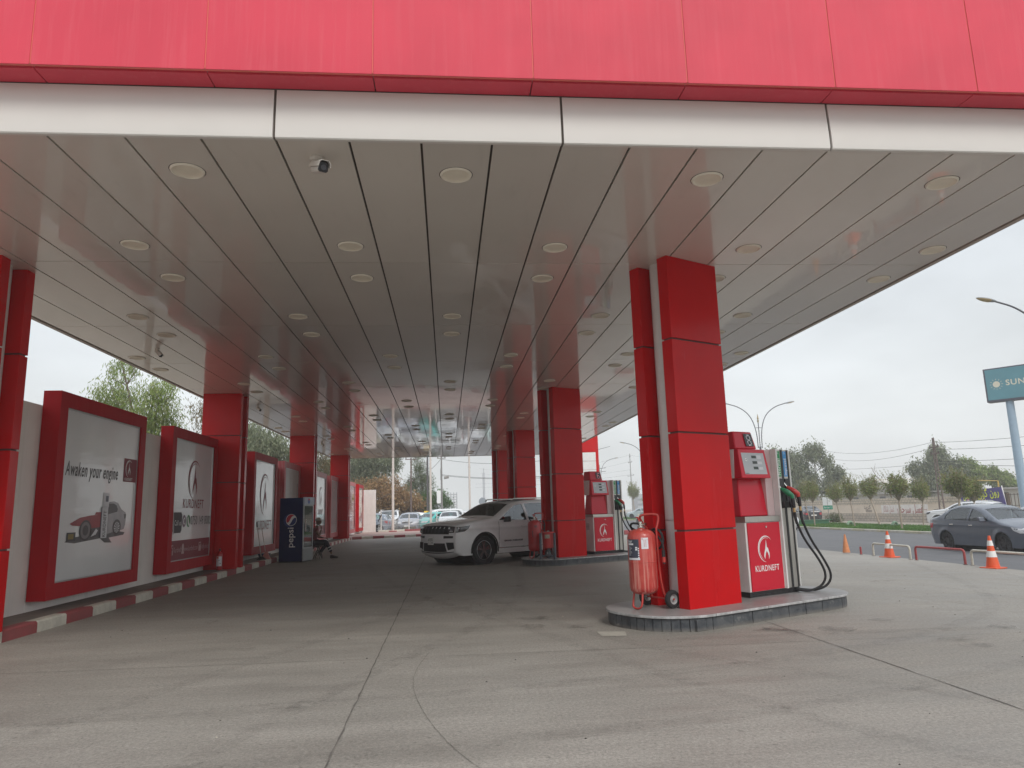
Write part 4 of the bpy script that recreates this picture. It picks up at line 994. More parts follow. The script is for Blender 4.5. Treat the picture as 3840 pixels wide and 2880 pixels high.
    for x, y, z in body.v:
        e_ = .012; d0_ = dist(x, z)
        gx_ = (wid(x+e_, z, None)-wid(x-e_, z, None))/(2*e_); gz_ = (wid(x, z+e_)-wid(x, z-e_))/(2*e_)
        if d0_ < e_*1.5:   # on the rim of the panel the surface already faces along the outline's own normal
            best = min(range(len(P)), key=lambda i: (P[i].x-x)**2+(P[i].z-z)**2)
            a, b_ = P[max(0, best-1)], P[min(len(P)-1, best+1)]; dd = (b_-a).normalized(); on = Vector((dd.z, 0, -dd.x))
            if on.dot(Vector((x, 0, z-.6))) < 0: on = -on
            n_ = on+Vector((0, (.25+d0_*30)*(1 if y > 0 else -1), 0))
        else: n_ = Vector((-gx_, 1, -gz_)); n_.y *= (1 if y > 0 else -1)
        nrmls.append(n_.normalized())
    # ---- centre strips
    def nrm(i):
        a, b_ = P[max(0, i-1)], P[min(len(P)-1, i+1)]; d = (b_-a).normalized(); return Vector((d.z, 0, -d.x))*(1)
    def crown(i):
        p = P[i]
        if p.z < belt-.12 and p.x > 0: return S['nose']*.42
        if p.z < belt-.1 and p.x < 0: return .09
        return .045
    V = [-1, -.97, -.93, -.86, -.75, -.6, -.4, -.2, 0, .2, .4, .6, .75, .86, .93, .97, 1]
    nn = []
    for i in range(len(P)):
        n_ = nrm(i)
        if n_.dot(Vector((P[i].x, 0, P[i].z-.6))) < 0: n_ = -n_
        nn.append(n_)
    cr = [crown(i) for i in range(len(P))]
    for _ in range(6): cr = [(cr[max(0, i-1)]+cr[i]*2+cr[min(len(cr)-1, i+1)])/4 for i in range(len(cr))]
    def S3(i, v):
        w_ = wid(P[i].x, P[i].z, 0); p = P[i]+nn[i]*(cr[i]*(1-abs(v)**2.4)); return (p.x, v*w_, p.z)
    def isglass(i, rng): 
        m_ = (P[i].x+P[i+1].x)/2; zz = (P[i].z+P[i+1].z)/2
        return min(rng) < m_ < max(rng) and zz > belt-.02
    gs = {'w': [], 'r': []}
    for i in range(len(P)-1):
        k = 'w' if isglass(i, S['screen']) else 'r' if isglass(i, S['rear']) else None
        for j in range(len(V)-1):
            vm_ = (V[j]+V[j+1])/2
            if k and abs(vm_) < .95: gs[k].append((i, j)); continue
            body.add([S3(i, V[j]), S3(i, V[j+1]), S3(i+1, V[j+1]), S3(i+1, V[j])], [(0, 1, 2, 3)])
            for a, v in ((i, V[j]), (i, V[j+1]), (i+1, V[j+1]), (i+1, V[j])):
                w_ = max(.3, wid(P[a].x, P[a].z, 0)); n_ = nn[a]+Vector((0, cr[a]*2.4*abs(v)**1.4*(1 if v > 0 else -1)/w_, 0)); nrmls.append(n_.normalized())
    me = bpy.data.meshes.new('body'); 
    fs_ = []
    for f in body.f:   # wind every face with its normals
        a, b_, c_ = (Vector(body.v[f[k]]) for k in (0, 1, 2)); fn_ = (b_-a).cross(c_-a)
        fs_.append(f if fn_.dot(nrmls[f[0]]+nrmls[f[1]]+nrmls[f[2]]) >= 0 else f[::-1])
    me.from_pydata(body.v, [], fs_); me.materials.append(col); me.polygons.foreach_set('use_smooth', [True]*len(me.polygons))
    me.normals_split_custom_set_from_vertices([tuple(n_) for n_ in nrmls])
    bo = bpy.data.objects.new('body', me); C.objects.link(bo); bo.parent = t
    for k, nm in (('w', 'windscreen'), ('r', 'rear_window')):
        mb = MB()
        for i, j in gs[k]:
            q = [Vector(S3(a, V[b_]))-nn[a]*.006 for a, b_ in ((i, j), (i, j+1), (i+1, j+1), (i+1, j))]; mb.add(q, [(0, 1, 2, 3)])
        if mb.v: mb.build(nm, glass, t, smooth=60)
    for wp in S['win']:
        mb = MB(); panel(mb, [wp], lambda x, z, s: (x, s*(wid(x, z)-.012), z), .25)
        n2 = len(mb.v)//2; f2 = len(mb.f)//2
        for s_ in (0, 1):
            q = MB(); q.add(mb.v[s_*n2:(s_+1)*n2], [[i-s_*n2 for i in f] for f in mb.f[s_*f2:(s_+1)*f2]]); q.build('side_window', glass, t, smooth=60)
    # floor, inner wells, cabin
    MB().box(xr+.15, -W0+.14, sill-.02, xf-.3, W0-.14, sill+.10).build('underbody', TRIM, t)
    cb = MB().box(-S['ax']+.25, -W0+.12, sill+.1, S['ax']-.5, W0-.12, belt-.30)
    cb.box(S['ax']-.5, -W0+.20, .45, S['ax']-.3, W0-.2, belt-.12)
    for x in (.15, -.75 if kind != 'van' else -.6):
        for y in (-.38, .38): cb.box(x-.45, y-.25, belt-.35, x+.05, y+.25, belt-.2); cb.hexa([(x-.50, y-.24, belt-.3), (x-.36, y-.24, belt-.3), (x-.36, y+.24, belt-.3), (x-.50, y+.24, belt-.3), (x-.60, y-.2, belt+.28), (x-.50, y-.2, belt+.28), (x-.50, y+.2, belt+.28), (x-.60, y+.2, belt+.28)]); cb.box(x-.60, y-.13, belt+.28, x-.50, y+.13, belt+.44)
    cb.build('seats', INTER, t)
    wb = MB()
    for ax in (-S['ax'], S['ax']): wb.cyl((ax, -W0+.06, S['r']), (ax, W0-.06, S['r']), S['arch']-.01, n=20)
    wb.build('wheel_well', TRIM, t)
    # wheels
    r, tw = S['r'], S['tw']
    for ax in (S['ax'], -S['ax']):
        for s in (1, -1):
            yo = s*(W0-.02)
            def Y(v): return yo-s*v
            prof = [(r*.66, 0.01), (r*.72, 0), (r*.93, .004), (r*.985, .03), (r, .06), (r, tw-.06), (r*.985, tw-.03), (r*.93, tw), (r*.66, tw)]
            ty = MB().lathe([(a, Y(b_)) for a, b_ in prof], 32, c=(ax, 0, r), axis='y').build('wheel', TYRE, t, smooth=45)
            rm = MB().lathe([(r*.67, Y(.012)), (r*.645, Y(.02)), (r*.63, Y(.10)), (0.001, Y(.12))], 32, c=(ax, 0, r), axis='y')
            n_sp = 5 if detail > 1 else 7
            rm2 = MB()
            for k in range(n_sp):
                for da in ((-.16, .16) if detail > 1 else (0,)):
                    a = 2*PI*k/n_sp+da+.3; hw_ = .022 if detail > 1 else .03
                    ca, sa = math.cos(a), math.sin(a); q = []
                    for rad, h_ in ((.06, hw_*.9), (r*.655, hw_)):
                        for sg in (-1, 1):
                            for yy in (Y(.018), Y(.06)): q.append((ax+rad*ca-sg*h_*sa, yy, r+rad*sa+sg*h_*ca))
                    rm2.hexa([q[0], q[2], q[6], q[4], q[1], q[3], q[7], q[5]])
            rm2.cyl((ax, Y(.012), r), (ax, Y(.06), r), .07, n=16)
            ro = rm.build('rim', RIMD, ty, smooth=40)
            if detail: rm2.build('spokes', rim or RIMS, ro)
            if detail > 1:
                mb = MB().lathe([(r*.672, Y(.008)), (r*.655, Y(.006)), (r*.64, Y(.012))], 32, c=(ax, 0, r), axis='y'); mb.build('rim_edge', RIMS, ro, smooth=60)
    # black trims: door gaps, handles, mirrors
    mb = MB()
    for x0, z0_, x1, z1_ in S['lines']:
        panel(mb, [[(x0-.006, z0_), (x0+.006, z0_), (x1+.006, z1_), (x1-.006, z1_)]], lambda x, z, s: (x, s*(wid(x, z)+.002), z), .2)
    mb.build('door_gap', TRIM, t)
    for x, z in S['handles']:
        for s in (1, -1): MB().box(x-.09, s*wid(x, z)-.0, z-.014, x+.09, s*(wid(x, z)+.03), z+.014).build('door_handle', col if detail > 1 else CHROME, t, bevel=.006)
    mx_, mz_ = S['mirror']
    for s in (1, -1):
        y0 = s*(wid(mx_, mz_)-.02)
        mo = MB().hexa([(mx_-.06, y0+s*.05, mz_-.03), (mx_+.06, y0+s*.05, mz_-.03), (mx_+.05, y0+s*.24, mz_-.03), (mx_-.06, y0+s*.24, mz_-.03), (mx_-.06, y0+s*.05, mz_+.11), (mx_+.03, y0+s*.05, mz_+.11), (mx_+.02, y0+s*.24, mz_+.12), (mx_-.06, y0+s*.24, mz_+.12)]).box(mx_-.03, min(y0, y0+s*.06), mz_-.03, mx_+.04, max(y0, y0+s*.06), mz_+.01).build('mirror', TRIM if detail > 1 else col, t, bevel=.025, seg=3)
    # front / rear decals
    front = [i for i in range(len(P)) if P[i].x > xf-.75 and P[i].z < belt+.12]
    rear = [i for i in range(len(P)) if P[i].x < xr+.6 and P[i].z < belt+.05]
    def surf(idx, y, z):
        best = None
        for a, b_ in zip(idx[:-1], idx[1:]):
            pa, pb = Vector(S3(a, 0)), Vector(S3(b_, 0))
            za, zb = P[a].z, P[b_].z
            if (za-z)*(zb-z) <= 0 and abs(za-zb) > 1e-6:
                u = (z-za)/(zb-za); w_ = wid(P[a].x, P[a].z, 0)*(1-u)+wid(P[b_].x, P[b_].z, 0)*u
                v = max(-1, min(1, y/w_)); c_ = (cr[a]*(1-u)+cr[b_]*u)*(1-abs(v)**2.4)
                p = P[a].lerp(P[b_], u); n_ = nn[a].lerp(nn[b_], u).normalized(); return p+n_*c_, n_
        i = idx[0] if abs(P[idx[0]].z-z) < abs(P[idx[-1]].z-z) else idx[-1]; return P[i].copy(), nn[i]
    def decal(nm, m_, polys, idx, eps=.006, par=None, step=.08):
        mb = MB()
        for p in polys:
            def fn(y, z, s):
                q, n_ = surf(idx, y, z); return (q.x+n_.x*eps, y*s, q.z+n_.z*eps)
            tmp_ = MB(); panel(tmp_, [p], fn, step)
            n2 = len(tmp_.v)//2; f2 = len(tmp_.f)//2
            if nm in ('grille_slot', 'grille_mesh'): mb.add(tmp_.v[:n2], tmp_.f[:f2])
            elif min(q[0] for q in p) > .3:
                q = MB(); q.add(tmp_.v[n2:], [[i-n2 for i in f] for f in tmp_.f[f2:]]); q.build(nm, m_, par or t, smooth=50); mb.add(tmp_.v[:n2], tmp_.f[:f2])
            else: mb.add(tmp_.v[:n2], tmp_.f[:f2])
        return mb.build(nm, m_, par or t, smooth=50)
    def sdecal(nm, m_, p, eps=.006):
        mb = MB(); panel(mb, [p], lambda x, z, s: (x, s*(wid(x, z)+eps), z), .08); n2 = len(mb.v)//2; f2 = len(mb.f)//2
        for s_ in (0, 1):
            q = MB(); q.add(mb.v[s_*n2:(s_+1)*n2], [[i-s_*n2 for i in f] for f in mb.f[s_*f2:(s_+1)*f2]]); q.build(nm, m_, t, smooth=50)
    sym = lambda x0, z0_, x1, z1_: [(x0, z0_), (x1, z0_), (x1, z1_), (x0, z1_)]
    if kind == 'suv':
        decal('upper_grille', TRIM, [[(-.62, .84), (.62, .84), (.63, 1.045), (-.63, 1.045)]], front)
        for k in range(7):
            y = -.51+k*.17; decal('grille_slot', mat('slot_ring', (.03, .03, .033), .5, metal=.2), [[(y-.068, .86), (y+.068, .86), (y+.068, 1.03), (y-.068, 1.03)]], front, .010)
            decal('grille_mesh', mat('slot_black', (.006, .006, .006), .6), [[(y-.057, .872), (y+.057, .872), (y+.057, 1.018), (y-.057, 1.018)]], front, .013)
        decal('headlight', mat('lamp_smoked', (.045, .045, .05), .1, coat=.8), [[(.62, .875), (.80, .89), (.80, 1.045), (.63, 1.045)]], front, .008)
        decal('headlight_strip', LAMP, [[(.62, .90), (.76, .912), (.76, .935), (.68, .945)]], front, .013)
        sdecal('headlight_wrap', mat('lamp_smoked', (.045, .045, .05), .1, coat=.8), [(2.365, .885), (2.335, 1.035), (1.96, 1.075), (2.02, .99), (2.14, .915)])
        decal('lower_grille', TRIM, [[(-.54, .40), (.54, .40), (.48, .61), (-.48, .61)]], front)
        decal('fog_recess', TRIM, [[(.58, .43), (.80, .47), (.78, .63), (.53, .63)]], front)
        decal('bumper_lamp', mat('lamp_smoked', (.045, .045, .05), .1, coat=.8), [[(.44, .735), (.76, .745), (.76, .80), (.44, .80)]], front)
        decal('bumper_strip', TRIM, [[(-.76, .375), (.76, .375), (.76, .39), (-.76, .39)]], front)
        sdecal('arch_flare', TRIM, [(S['ax']+(S['arch']+.0)*math.cos(R(a)), S['r']+(S['arch']+.0)*math.sin(R(a))) for a in range(-8, 189, 14)]+[(S['ax']+(S['arch']+.045)*math.cos(R(a)), S['r']+(S['arch']+.045)*math.sin(R(a))) for a in range(188, -9, -14)], .01)
        q, n_ = surf(front, -.26, .66)
        pl = MB().box(q.x+.01, -.13, .56, q.x+.03, .13, .78)
        pl.xf(Matrix.Translation((0, -.10, 0))); po = pl.build('number_plate', PLATE, t, bevel=.004)
        fr = ((q.x+.031, -.10, .70), (0, 1, 0), (0, 0, 1))
        text('٥٩٠٩٤٩', .11, LETTERK, 'plate_number', po, fr, width=.20, bold=.002)
        fl([rect(-.125, -.032, .125, -.027), rect(-.003, -.13, .003, -.03), [(-.10, -.10), (-.07, -.075), (-.03, -.105), (-.06, -.09)], [(.04, -.07), (.09, -.06), (.10, -.10), (.05, -.105), (.08, -.085)]], fr, LETTERK, 'plate_print', po, .001)
        for s in (1,):
            text('GRAND CHEROKEE', .055, TRIM, 'door_lettering', t, ((.38, wid(.38, .60)+.004, .60), (-1, 0, 0), (0, 0, 1)), width=.72, bold=.003)
        MB().tube([(.1, .60, 1.735), (.0, .61, 1.79), (-1.5, .61, 1.80), (-1.65, .60, 1.745)], .018).build('roof_rail', CHROME, t, smooth=60)
        MB().tube([(.1, -.60, 1.735), (.0, -.61, 1.79), (-1.5, -.61, 1.80), (-1.65, -.60, 1.745)], .018).build('roof_rail', CHROME, t, smooth=60)
        fl([rect(-.32, -.55, .5, .55)], ((-.35, 0, 1.79), (1, 0, 0), (0, 1, 0)), GLASSD, 'sunroof', t, .004)
        MB().box(.36, -.12, 1.46, .40, .12, 1.53).build('rear_view_mirror', TRIM, t)
        mb = MB(); panel(mb, [[(-1.0, .40), (1.0, .40), (1.0, .43), (-1.0, .43)]], lambda x, z, s: (x, s*(wid(x, z)+.003), z), .3); mb.build('sill_strip', CHROME, t)
    else:
        zc = belt-.33
        if 'front' not in skip:
            decal('grille', TRIM, [[(-.36, zc-.04), (.36, zc-.04), (.42, zc+.08), (-.42, zc+.08)]], front)
            decal('grille_bar', CHROME, [[(-.40, zc+.05), (.40, zc+.05), (.42, zc+.085), (-.42, zc+.085)]], front, .012)
            decal('headlight', LAMP, [[(.46, zc-.06), (W0-.13, zc+.0), (W0-.12, zc+.12), (.50, zc+.08)]], front, .008)
            sdecal('headlight_wrap', LAMP, [(xf-.10, zc-.01), (xf-.12, zc+.10), (xf-.50, zc+.165), (xf-.42, zc+.06), (xf-.22, zc-.02)])
            decal('lower_grille', TRIM, [[(-.45, sill+.08), (.45, sill+.08), (.42, sill+.2), (-.42, sill+.2)]], front)
            decal('fog_recess', TRIM, [[(.54, sill+.1), (.70, sill+.1), (.70, sill+.2), (.54, sill+.2)]], front)
        decal('tail_light', LAMPR, [[(W0-.34, zc+.02), (W0-.13, zc+.02), (W0-.13, zc+.2), (W0-.30, zc+.2)]], rear, .008)
        sdecal('tail_light_wrap', LAMPR, [(xr+.10, zc+.04), (xr+.30, zc+.10), (xr+.34, zc+.24), (xr+.12, zc+.24)])
        for idx, s in ((front, 1), (rear, -1)):
            q, n_ = surf(idx, 0, sill+.27 if s > 0 else zc-.02)
            xx = q.x+s*.012; MB().box(min(xx, xx+s*.02), -.24, q.z-.055, max(xx, xx+s*.02), .24, q.z+.055).build('number_plate', PLATE, t, bevel=.003)
        decal('rear_bumper_trim', TRIM, [[(-.5, sill+.1), (.5, sill+.1), (.5, sill+.17), (-.5, sill+.17)]], rear)
    return t
# the SUV
WHT = paint('suv_white', (.80, .80, .81)); 
car('suv', 'suv', 'white off-road style SUV with black wheels and dark tinted glass, stopped under the canopy', 'car', (1.62, 21.80, 0), R(180+37), WHT, GLASSD, 2, rim=mat('rim_gun', (.30, .30, .31), .25, metal=.8))
# ---- other cars: placed on the car park, the road and beyond
GREYC = paint('car_graphite', (.085, .10, .13), .25); WHC = paint('car_white', (.72, .73, .74)); SILV = paint('car_silver', (.40, .42, .45), .25, metal=.2)
BLUG = paint('car_bluegrey', (.23, .27, .33), .25); TEAL = paint('car_teal', (.04, .42, .38), .3); BLKC = paint('car_black', (.02, .022, .03), .2); CREAM = paint('car_cream', (.62, .56, .42), .3)
v_ = car('sedan', 'saloon_car', 'dark grey saloon car driving along the road behind the cones', 'car', (18.55, 23.05, -.37), R(-90), GREYC, GLASSL, 1, rim=mat('rim_black', (.03, .03, .032), .5), scale=(1, 1, 1.05))
for nm_, z_ in (('emblem', .66),):
    pass
car('sedan', 'saloon_car', 'white saloon with dark grille seen behind the fuel hoses on the road', 'car', (22.4, 47.6, -.37), R(-97), WHC, GLASSL, 1)
car('sedan', 'saloon_car', 'black saloon seen from behind, parked by the long stone wall', 'car', (35.4, 68.5, -.45), R(78), BLKC, GLASSL, 1)
car('suv', 'suv', 'white SUV parked in front of the purple banner, partly hidden by the grey saloon', 'car', (37.0, 48.6, -.6), R(118), WHC, GLASSL, 1)
car('hatch', 'hatchback', 'silver estate at the right edge, roof showing behind the grey saloon', 'car', (33.6, 38.6, -.6), R(120), SILV, GLASSL, 1)
car('sedan', 'saloon_car', 'cream saloon on the road just left of the nearest column', 'car', (19.9, 69.5, -.37), R(96), CREAM, GLASSL, 1)
for lab, k_, x, y, h_, m_ in (('pale blue-white car parked far behind the hedge, left of the lamp tree', 'sedan', 28.5, 104, 150, paint('car_pale', (.5, .56, .6))),
                          ('white car with dark roof parked far behind the hedge, right of the lamp tree', 'suv', 33.2, 106, 60, WHC)):
    car(k_, 'parked_car', lab, 'car', (x, y, -.2), R(h_), m_, GLASSL, 0, res=.2)
CG = 'cars in the car park beyond the mesh fence'
cars = [('hatch', 'blue-grey hatchback parked nose left, cut off by the end wall', -6.35, 57.6, 172, BLUG, 1),
        ('suv', 'white four-wheel drive facing the fence behind the left flagpole', -4.85, 61.6, -92, WHC, 1),
        ('sedan', 'grey-blue saloon facing the fence between the first and second flagpoles', -3.05, 60.6, -93, paint('car_steel', (.24, .26, .31), .25), 1.0),
        ('sedan', 'turquoise car parked behind the white SUV bonnet', -1.25, 62.3, -125, TEAL, 1),
        ('van', 'long white people carrier parked side-on behind the turquoise car', -.75, 68.5, 197, WHC, 1),
        ('hatch', 'white hatchback with pale windscreen just over the SUV bonnet', .25, 61.8, -95, paint('car_white2', (.60, .62, .63)), 1),
        ('sedan', 'cream-white car roof showing at the far left above the blue-grey hatchback', -7.1, 66, 180, CREAM, 0),
        ('hatch', 'white estate parked in the second line behind the grey-blue saloon', -3.6, 70, 185, WHC, 0),
        ('sedan', 'taxi with a yellow roof sign in the second line', -1.9, 73, -80, WHC, 0),
        ('sedan', 'white saloon in the second line, right of the people carrier', 2.3, 69, -60, WHC, 0),
        ('hatch', 'pale green-tinted hatchback seen through the SUV windscreen', 4.6, 66, -90, paint('car_mint', (.45, .60, .55)), 0)]
for k_, lab, x, y, h_, m_, dt in cars:
    c_ = car(k_, 'parked_car', lab, 'car', (x, y, -.02), R(h_), m_, GLASSL, int(dt), CG, res=.2)
    if 'taxi' in lab: MB().box(-.3, -.35, 1.46, -.1, .35, 1.62).build('roof_sign', PLATEY, c_, bevel=.02)

# ================================================================== LEFT SIDE THINGS
# drinks fridge
FBL = mat('fridge_blue', (.003, .010, .075), .3, var=.05, spec=.15); FGR = mat('fridge_grey', (.42, .44, .46), .4, var=.08)
fg = thing('drinks_fridge', 'tall navy drinks fridge with pepsi logo standing on the forecourt by the kerb', 'fridge', (-4.60, 23.72, .004), R(-15))
bd = MB().box(-.80, 0, .03, 0, .70, 2.03).build('cabinet', FBL, fg, bevel=.012)
MB().box(-.78, .02, 0, -.02, .68, .04).build('feet', BLACK, fg)
MB().box(.0, -.005, .04, .035, .705, .42).build('lower_grille', mat('grille_mesh', (.28, .29, .30), .5, var=.3, scale=60), fg, bevel=.006)
MB().box(0, -.01, 1.80, .055, .71, 2.045).build('header', mat('header_print', (.45, .50, .60), .3), fg, bevel=.01)
fl([circ(.0, 0, .09, .09)], ((.056, .30, 1.92), (0, 1, 0), (0, 0, 1)), mat('pepsi_blue', (.02, .08, .38), .3), 'header_logo', fg, .002)
fl([[(-.08, .04), (.0, .085), (.08, .04), (0, .02)]], ((.056, .30, 1.92), (0, 1, 0), (0, 0, 1)), mat('pepsi_red', (.55, .02, .04), .3), 'header_logo_top', fg, .004)
MB().box(.0, 0, .42, .03, .05, 1.80).box(.0, .65, .42, .03, .70, 1.80).box(.0, .05, .42, .03, .65, .46).box(.0, .05, 1.76, .03, .65, 1.80).build('door_frame', FGR, fg, bevel=.004)
MB().box(.008, .05, .46, .018, .65, 1.76).build('glass_door', glassmat('fridge_glass', (.7, .75, .75), .5), fg)
MB().cyl((.06, .10, .95), (.06, .10, 1.35), .012).build('door_handle', CHROME, fg)
sh = MB(); bt = MB(); rb = random.Random(2)
for k in range(4):
    z = .55+k*.30; sh.box(-.5, .06, z, .0, .64, z+.012)
MB().box(.0035, .052, .462, .0045, .648, 1.758).build('fridge_interior', mat('fridge_in', (.10, .11, .12), .6), fg)
PB = mat('pepsi_blue', (.02, .08, .38), .3); PR = mat('pepsi_red', (.55, .02, .04), .3)
fs_ = ((-.42, 0, 1.32), (1, 0, 0), (0, 0, 1))
cap = [((.215 if k % 2 else .20)*math.cos(R(k*7.5))-.03, (.215 if k % 2 else .20)*math.sin(R(k*7.5))-.01) for k in range(48)]
l0 = fl([cap], fs_, mat('cap_blue', (.01, .03, .18), .3), 'bottle_cap_print', bd, .002)
l1 = fl([circ(.03, .01, .185, n=40)], fs_, LETTERW, 'logo_disc', l0, .004)
def wave(y0, amp, ph, r, top):
    pts = []
    for k in range(21):
        x = -r+2*r*k/20; pts.append((x, y0+amp*math.sin(ph+x/r*2.4)))
    return pts
r_ = .170
def lens(top):
    ang = range(205, -26, -11) if False else None
    pts = []
    w_ = [(x, (.035 if top else -.045)+.05*math.sin(x/r_*2.2+(.3 if top else .1))) for x in [r_*(-1+2*k/20) for k in range(21)]]
    w_ = [(x, y) for x, y in w_ if x*x+y*y < r_*r_]
    a0 = math.atan2(w_[-1][1], w_[-1][0]); a1 = math.atan2(w_[0][1], w_[0][0])
    if top:
        if a1 < a0: a1 += 2*PI
    else:
        if a1 > a0: a1 -= 2*PI
    arc_ = [(r_*math.cos(a0+(a1-a0)*k/20), r_*math.sin(a0+(a1-a0)*k/20)) for k in range(21)]
    return [(x*math.cos(.5)-y*math.sin(.5)+.03, x*math.sin(.5)+y*math.cos(.5)+.01) for x, y in w_+arc_[1:-1]]
fl([lens(True)], fs_, PR, 'logo_red', l1, .006); fl([lens(False)], fs_, mat('cap_blue', (.01, .03, .18), .3), 'logo_blue', l1, .006)
text('pepsi', .30, LETTERW, 'lettering', bd, ((-.40, 0, .78), (0, 0, 1), (-1, 0, 0)), width=.62, bold=.002, ext=.003)

# small extinguisher, broom, dustpan, bucket -------------------------------
ex = thing('small_extinguisher', 'small red hand extinguisher with white label at the foot of the left column', 'fire extinguisher', (-5.82, 19.35, .148))
tk = MB().lathe([(0, 0), (.07, 0), (.075, .02), (.075, .38), (.06, .43), (.025, .455), (.022, .48), (0, .48)], 20).build('tank', TANK2, ex, smooth=40)
MB().box(-.012, -.03, .48, .012, .09, .50).box(-.01, -.03, .52, .01, .07, .535).cyl((0, 0, .47), (0, 0, .53), .015).build('valve', BLACK, ex)
mb = MB(); cylpatch(mb, 0, 0, .0762, 215, 335, .10, .34); pl = mb.build('label', LWHT, ex, smooth=60)
mb = MB(); cylpatch(mb, 0, 0, .0768, 225, 270, .29, .33); cylpatch(mb, 0, 0, .0768, 250, 254, .20, .28, 2); mb.build('label_print', mat('label_red', (.5, .06, .05), .5), pl)
mb = MB(); cylpatch(mb, 0, 0, .0768, 295, 310, .15, .18); cylpatch(mb, 0, 0, .0768, 265, 290, .24, .25); mb.build('label_mark', LETTERK, pl)
br = thing('broom', 'long-handled broom leaning on the poster frame beside the fridge', 'broom', (-5.75, 23.3, .148))
MB().cyl((0, 0, .05), (-.19, .12, 1.05), .012, n=8).build('handle', mat('broom_handle', (.5, .48, .46), .5), br)
MB().cyl((-.185, .117, 1.0), (-.20, .127, 1.15), .018, n=8).build('grip', BLACK, br)
MB().hexa([(-.14, -.06, 0), (.16, -.08, 0), (.16, .06, 0), (-.14, .08, 0), (-.04, -.03, .10), (.05, -.03, .10), (.05, .03, .10), (-.04, .03, .10)]).build('bristles', BLACK, br)
dp = thing('dustpan', 'pink long-handled dustpan beside the broom', 'dustpan', (-5.66, 23.52, .148))
MB().cyl((0, 0, .1), (-.16, .0, .95), .010, n=8).build('handle', mat('dustpan_stick', (.55, .45, .42), .5), dp)
MB().hexa([(-.14, -.1, 0), (.14, -.12, 0), (.14, .08, 0), (-.14, .1, 0), (-.03, -.02, .24), (.04, -.02, .24), (.04, .02, .24), (-.03, .02, .24)]).build('pan', mat('dustpan_pink', (.45, .16, .14), .5), dp, bevel=.01)
bk = thing('blue_bucket', 'dark blue plastic tray on the pavement tucked behind the fridge', 'bucket', (-5.86, 24.1, .148))
MB().lathe([(0, .01), (.15, 0), (.20, .14), (.21, .15), (.18, .15), (.14, .03), (0, .03)], 20).build('bucket_body', mat('bucket_blue', (.02, .04, .12), .4), bk, smooth=40)

# ---------------------------------------------------------------- people
SKIN = mat('skin', (.22, .115, .075), .55, var=.08); HAIR = mat('hair_black', (.012, .010, .010), .7)
def skin(name, J, E_, m, parent, sub=2, root=0):
    me = bpy.data.meshes.new(name); keys = list(J); ix = {k: i for i, k in enumerate(keys)}
    me.from_pydata([J[k][0] for k in keys], [(ix[a], ix[b_]) for a, b_ in E_], [])
    me.materials.append(m)
    o = bpy.data.objects.new(name, me); C.objects.link(o); o.parent = parent
    sk = o.modifiers.new('skin', 'SKIN'); sk.use_smooth_shade = True
    if not me.skin_vertices: bm = bmesh.new(); bm.from_mesh(me); bm.verts.layers.skin.verify(); bm.to_mesh(me); bm.free()
    for i, k in enumerate(keys):
        r = J[k][1]; r = r if isinstance(r, tuple) else (r, r); me.skin_vertices[0].data[i].radius = r; me.skin_vertices[0].data[i].use_root = (i == root)
    s_ = o.modifiers.new('sub', 'SUBSURF'); s_.levels = sub; s_.render_levels = sub
    return o
def chain(*ks): return list(zip(ks[:-1], ks[1:]))
def head(parent, c, fwd, m=SKIN):
    """face looks along +x in its own frame, turned by fwd"""
    mb = MB(); us = [PI*i/14 for i in range(15)]; vs_ = [2*PI*i/20 for i in range(21)]
    def f(u, v):
        z = math.cos(u); s = math.sin(u); x, y = s*math.cos(v), s*math.sin(v)
        X = x*.098*(1.0+.10*z if z > 0 else 1.0); Y = y*.076*(1-.20*max(0, -z)); Z = z*.118
        if x > .6 and abs(y) < .28 and -.45 < z < .15: X += .022*(1-abs(y)/.28)*(1-abs(z+.12)/.4 if abs(z+.12) < .4 else 0)   # nose
        if x > .5 and -.75 < z < -.5: X += .008   # chin
        if x > .7 and .05 < z < .25 and .2 < abs(y) < .5: X -= .006   # eye sockets
        return Matrix.Rotation(fwd, 3, 'Z') @ Vector((X, Y, Z))+Vector(c)
    mb.grid(f, us, vs_); o = mb.build('head', m, parent, smooth=80)
    for s in (1, -1):
        p = Matrix.Rotation(fwd, 3, 'Z') @ Vector((-.005, s*.076, -.005))+Vector(c)
        MB().lathe([(0, -.012), (.02, -.01), (.026, 0), (.02, .008), (0, .01)], 10, c=tuple(p), axis='y').build('ear', m, o, smooth=60)
        p = Matrix.Rotation(fwd, 3, 'Z') @ Vector((.088, s*.030, .012))+Vector(c)
        MB().lathe([(0, -.008), (.009, -.004), (.010, 0), (.007, .006), (0, .008)], 8, c=tuple(p), axis='x').build('eye', LETTERK, o, smooth=60)
    return o
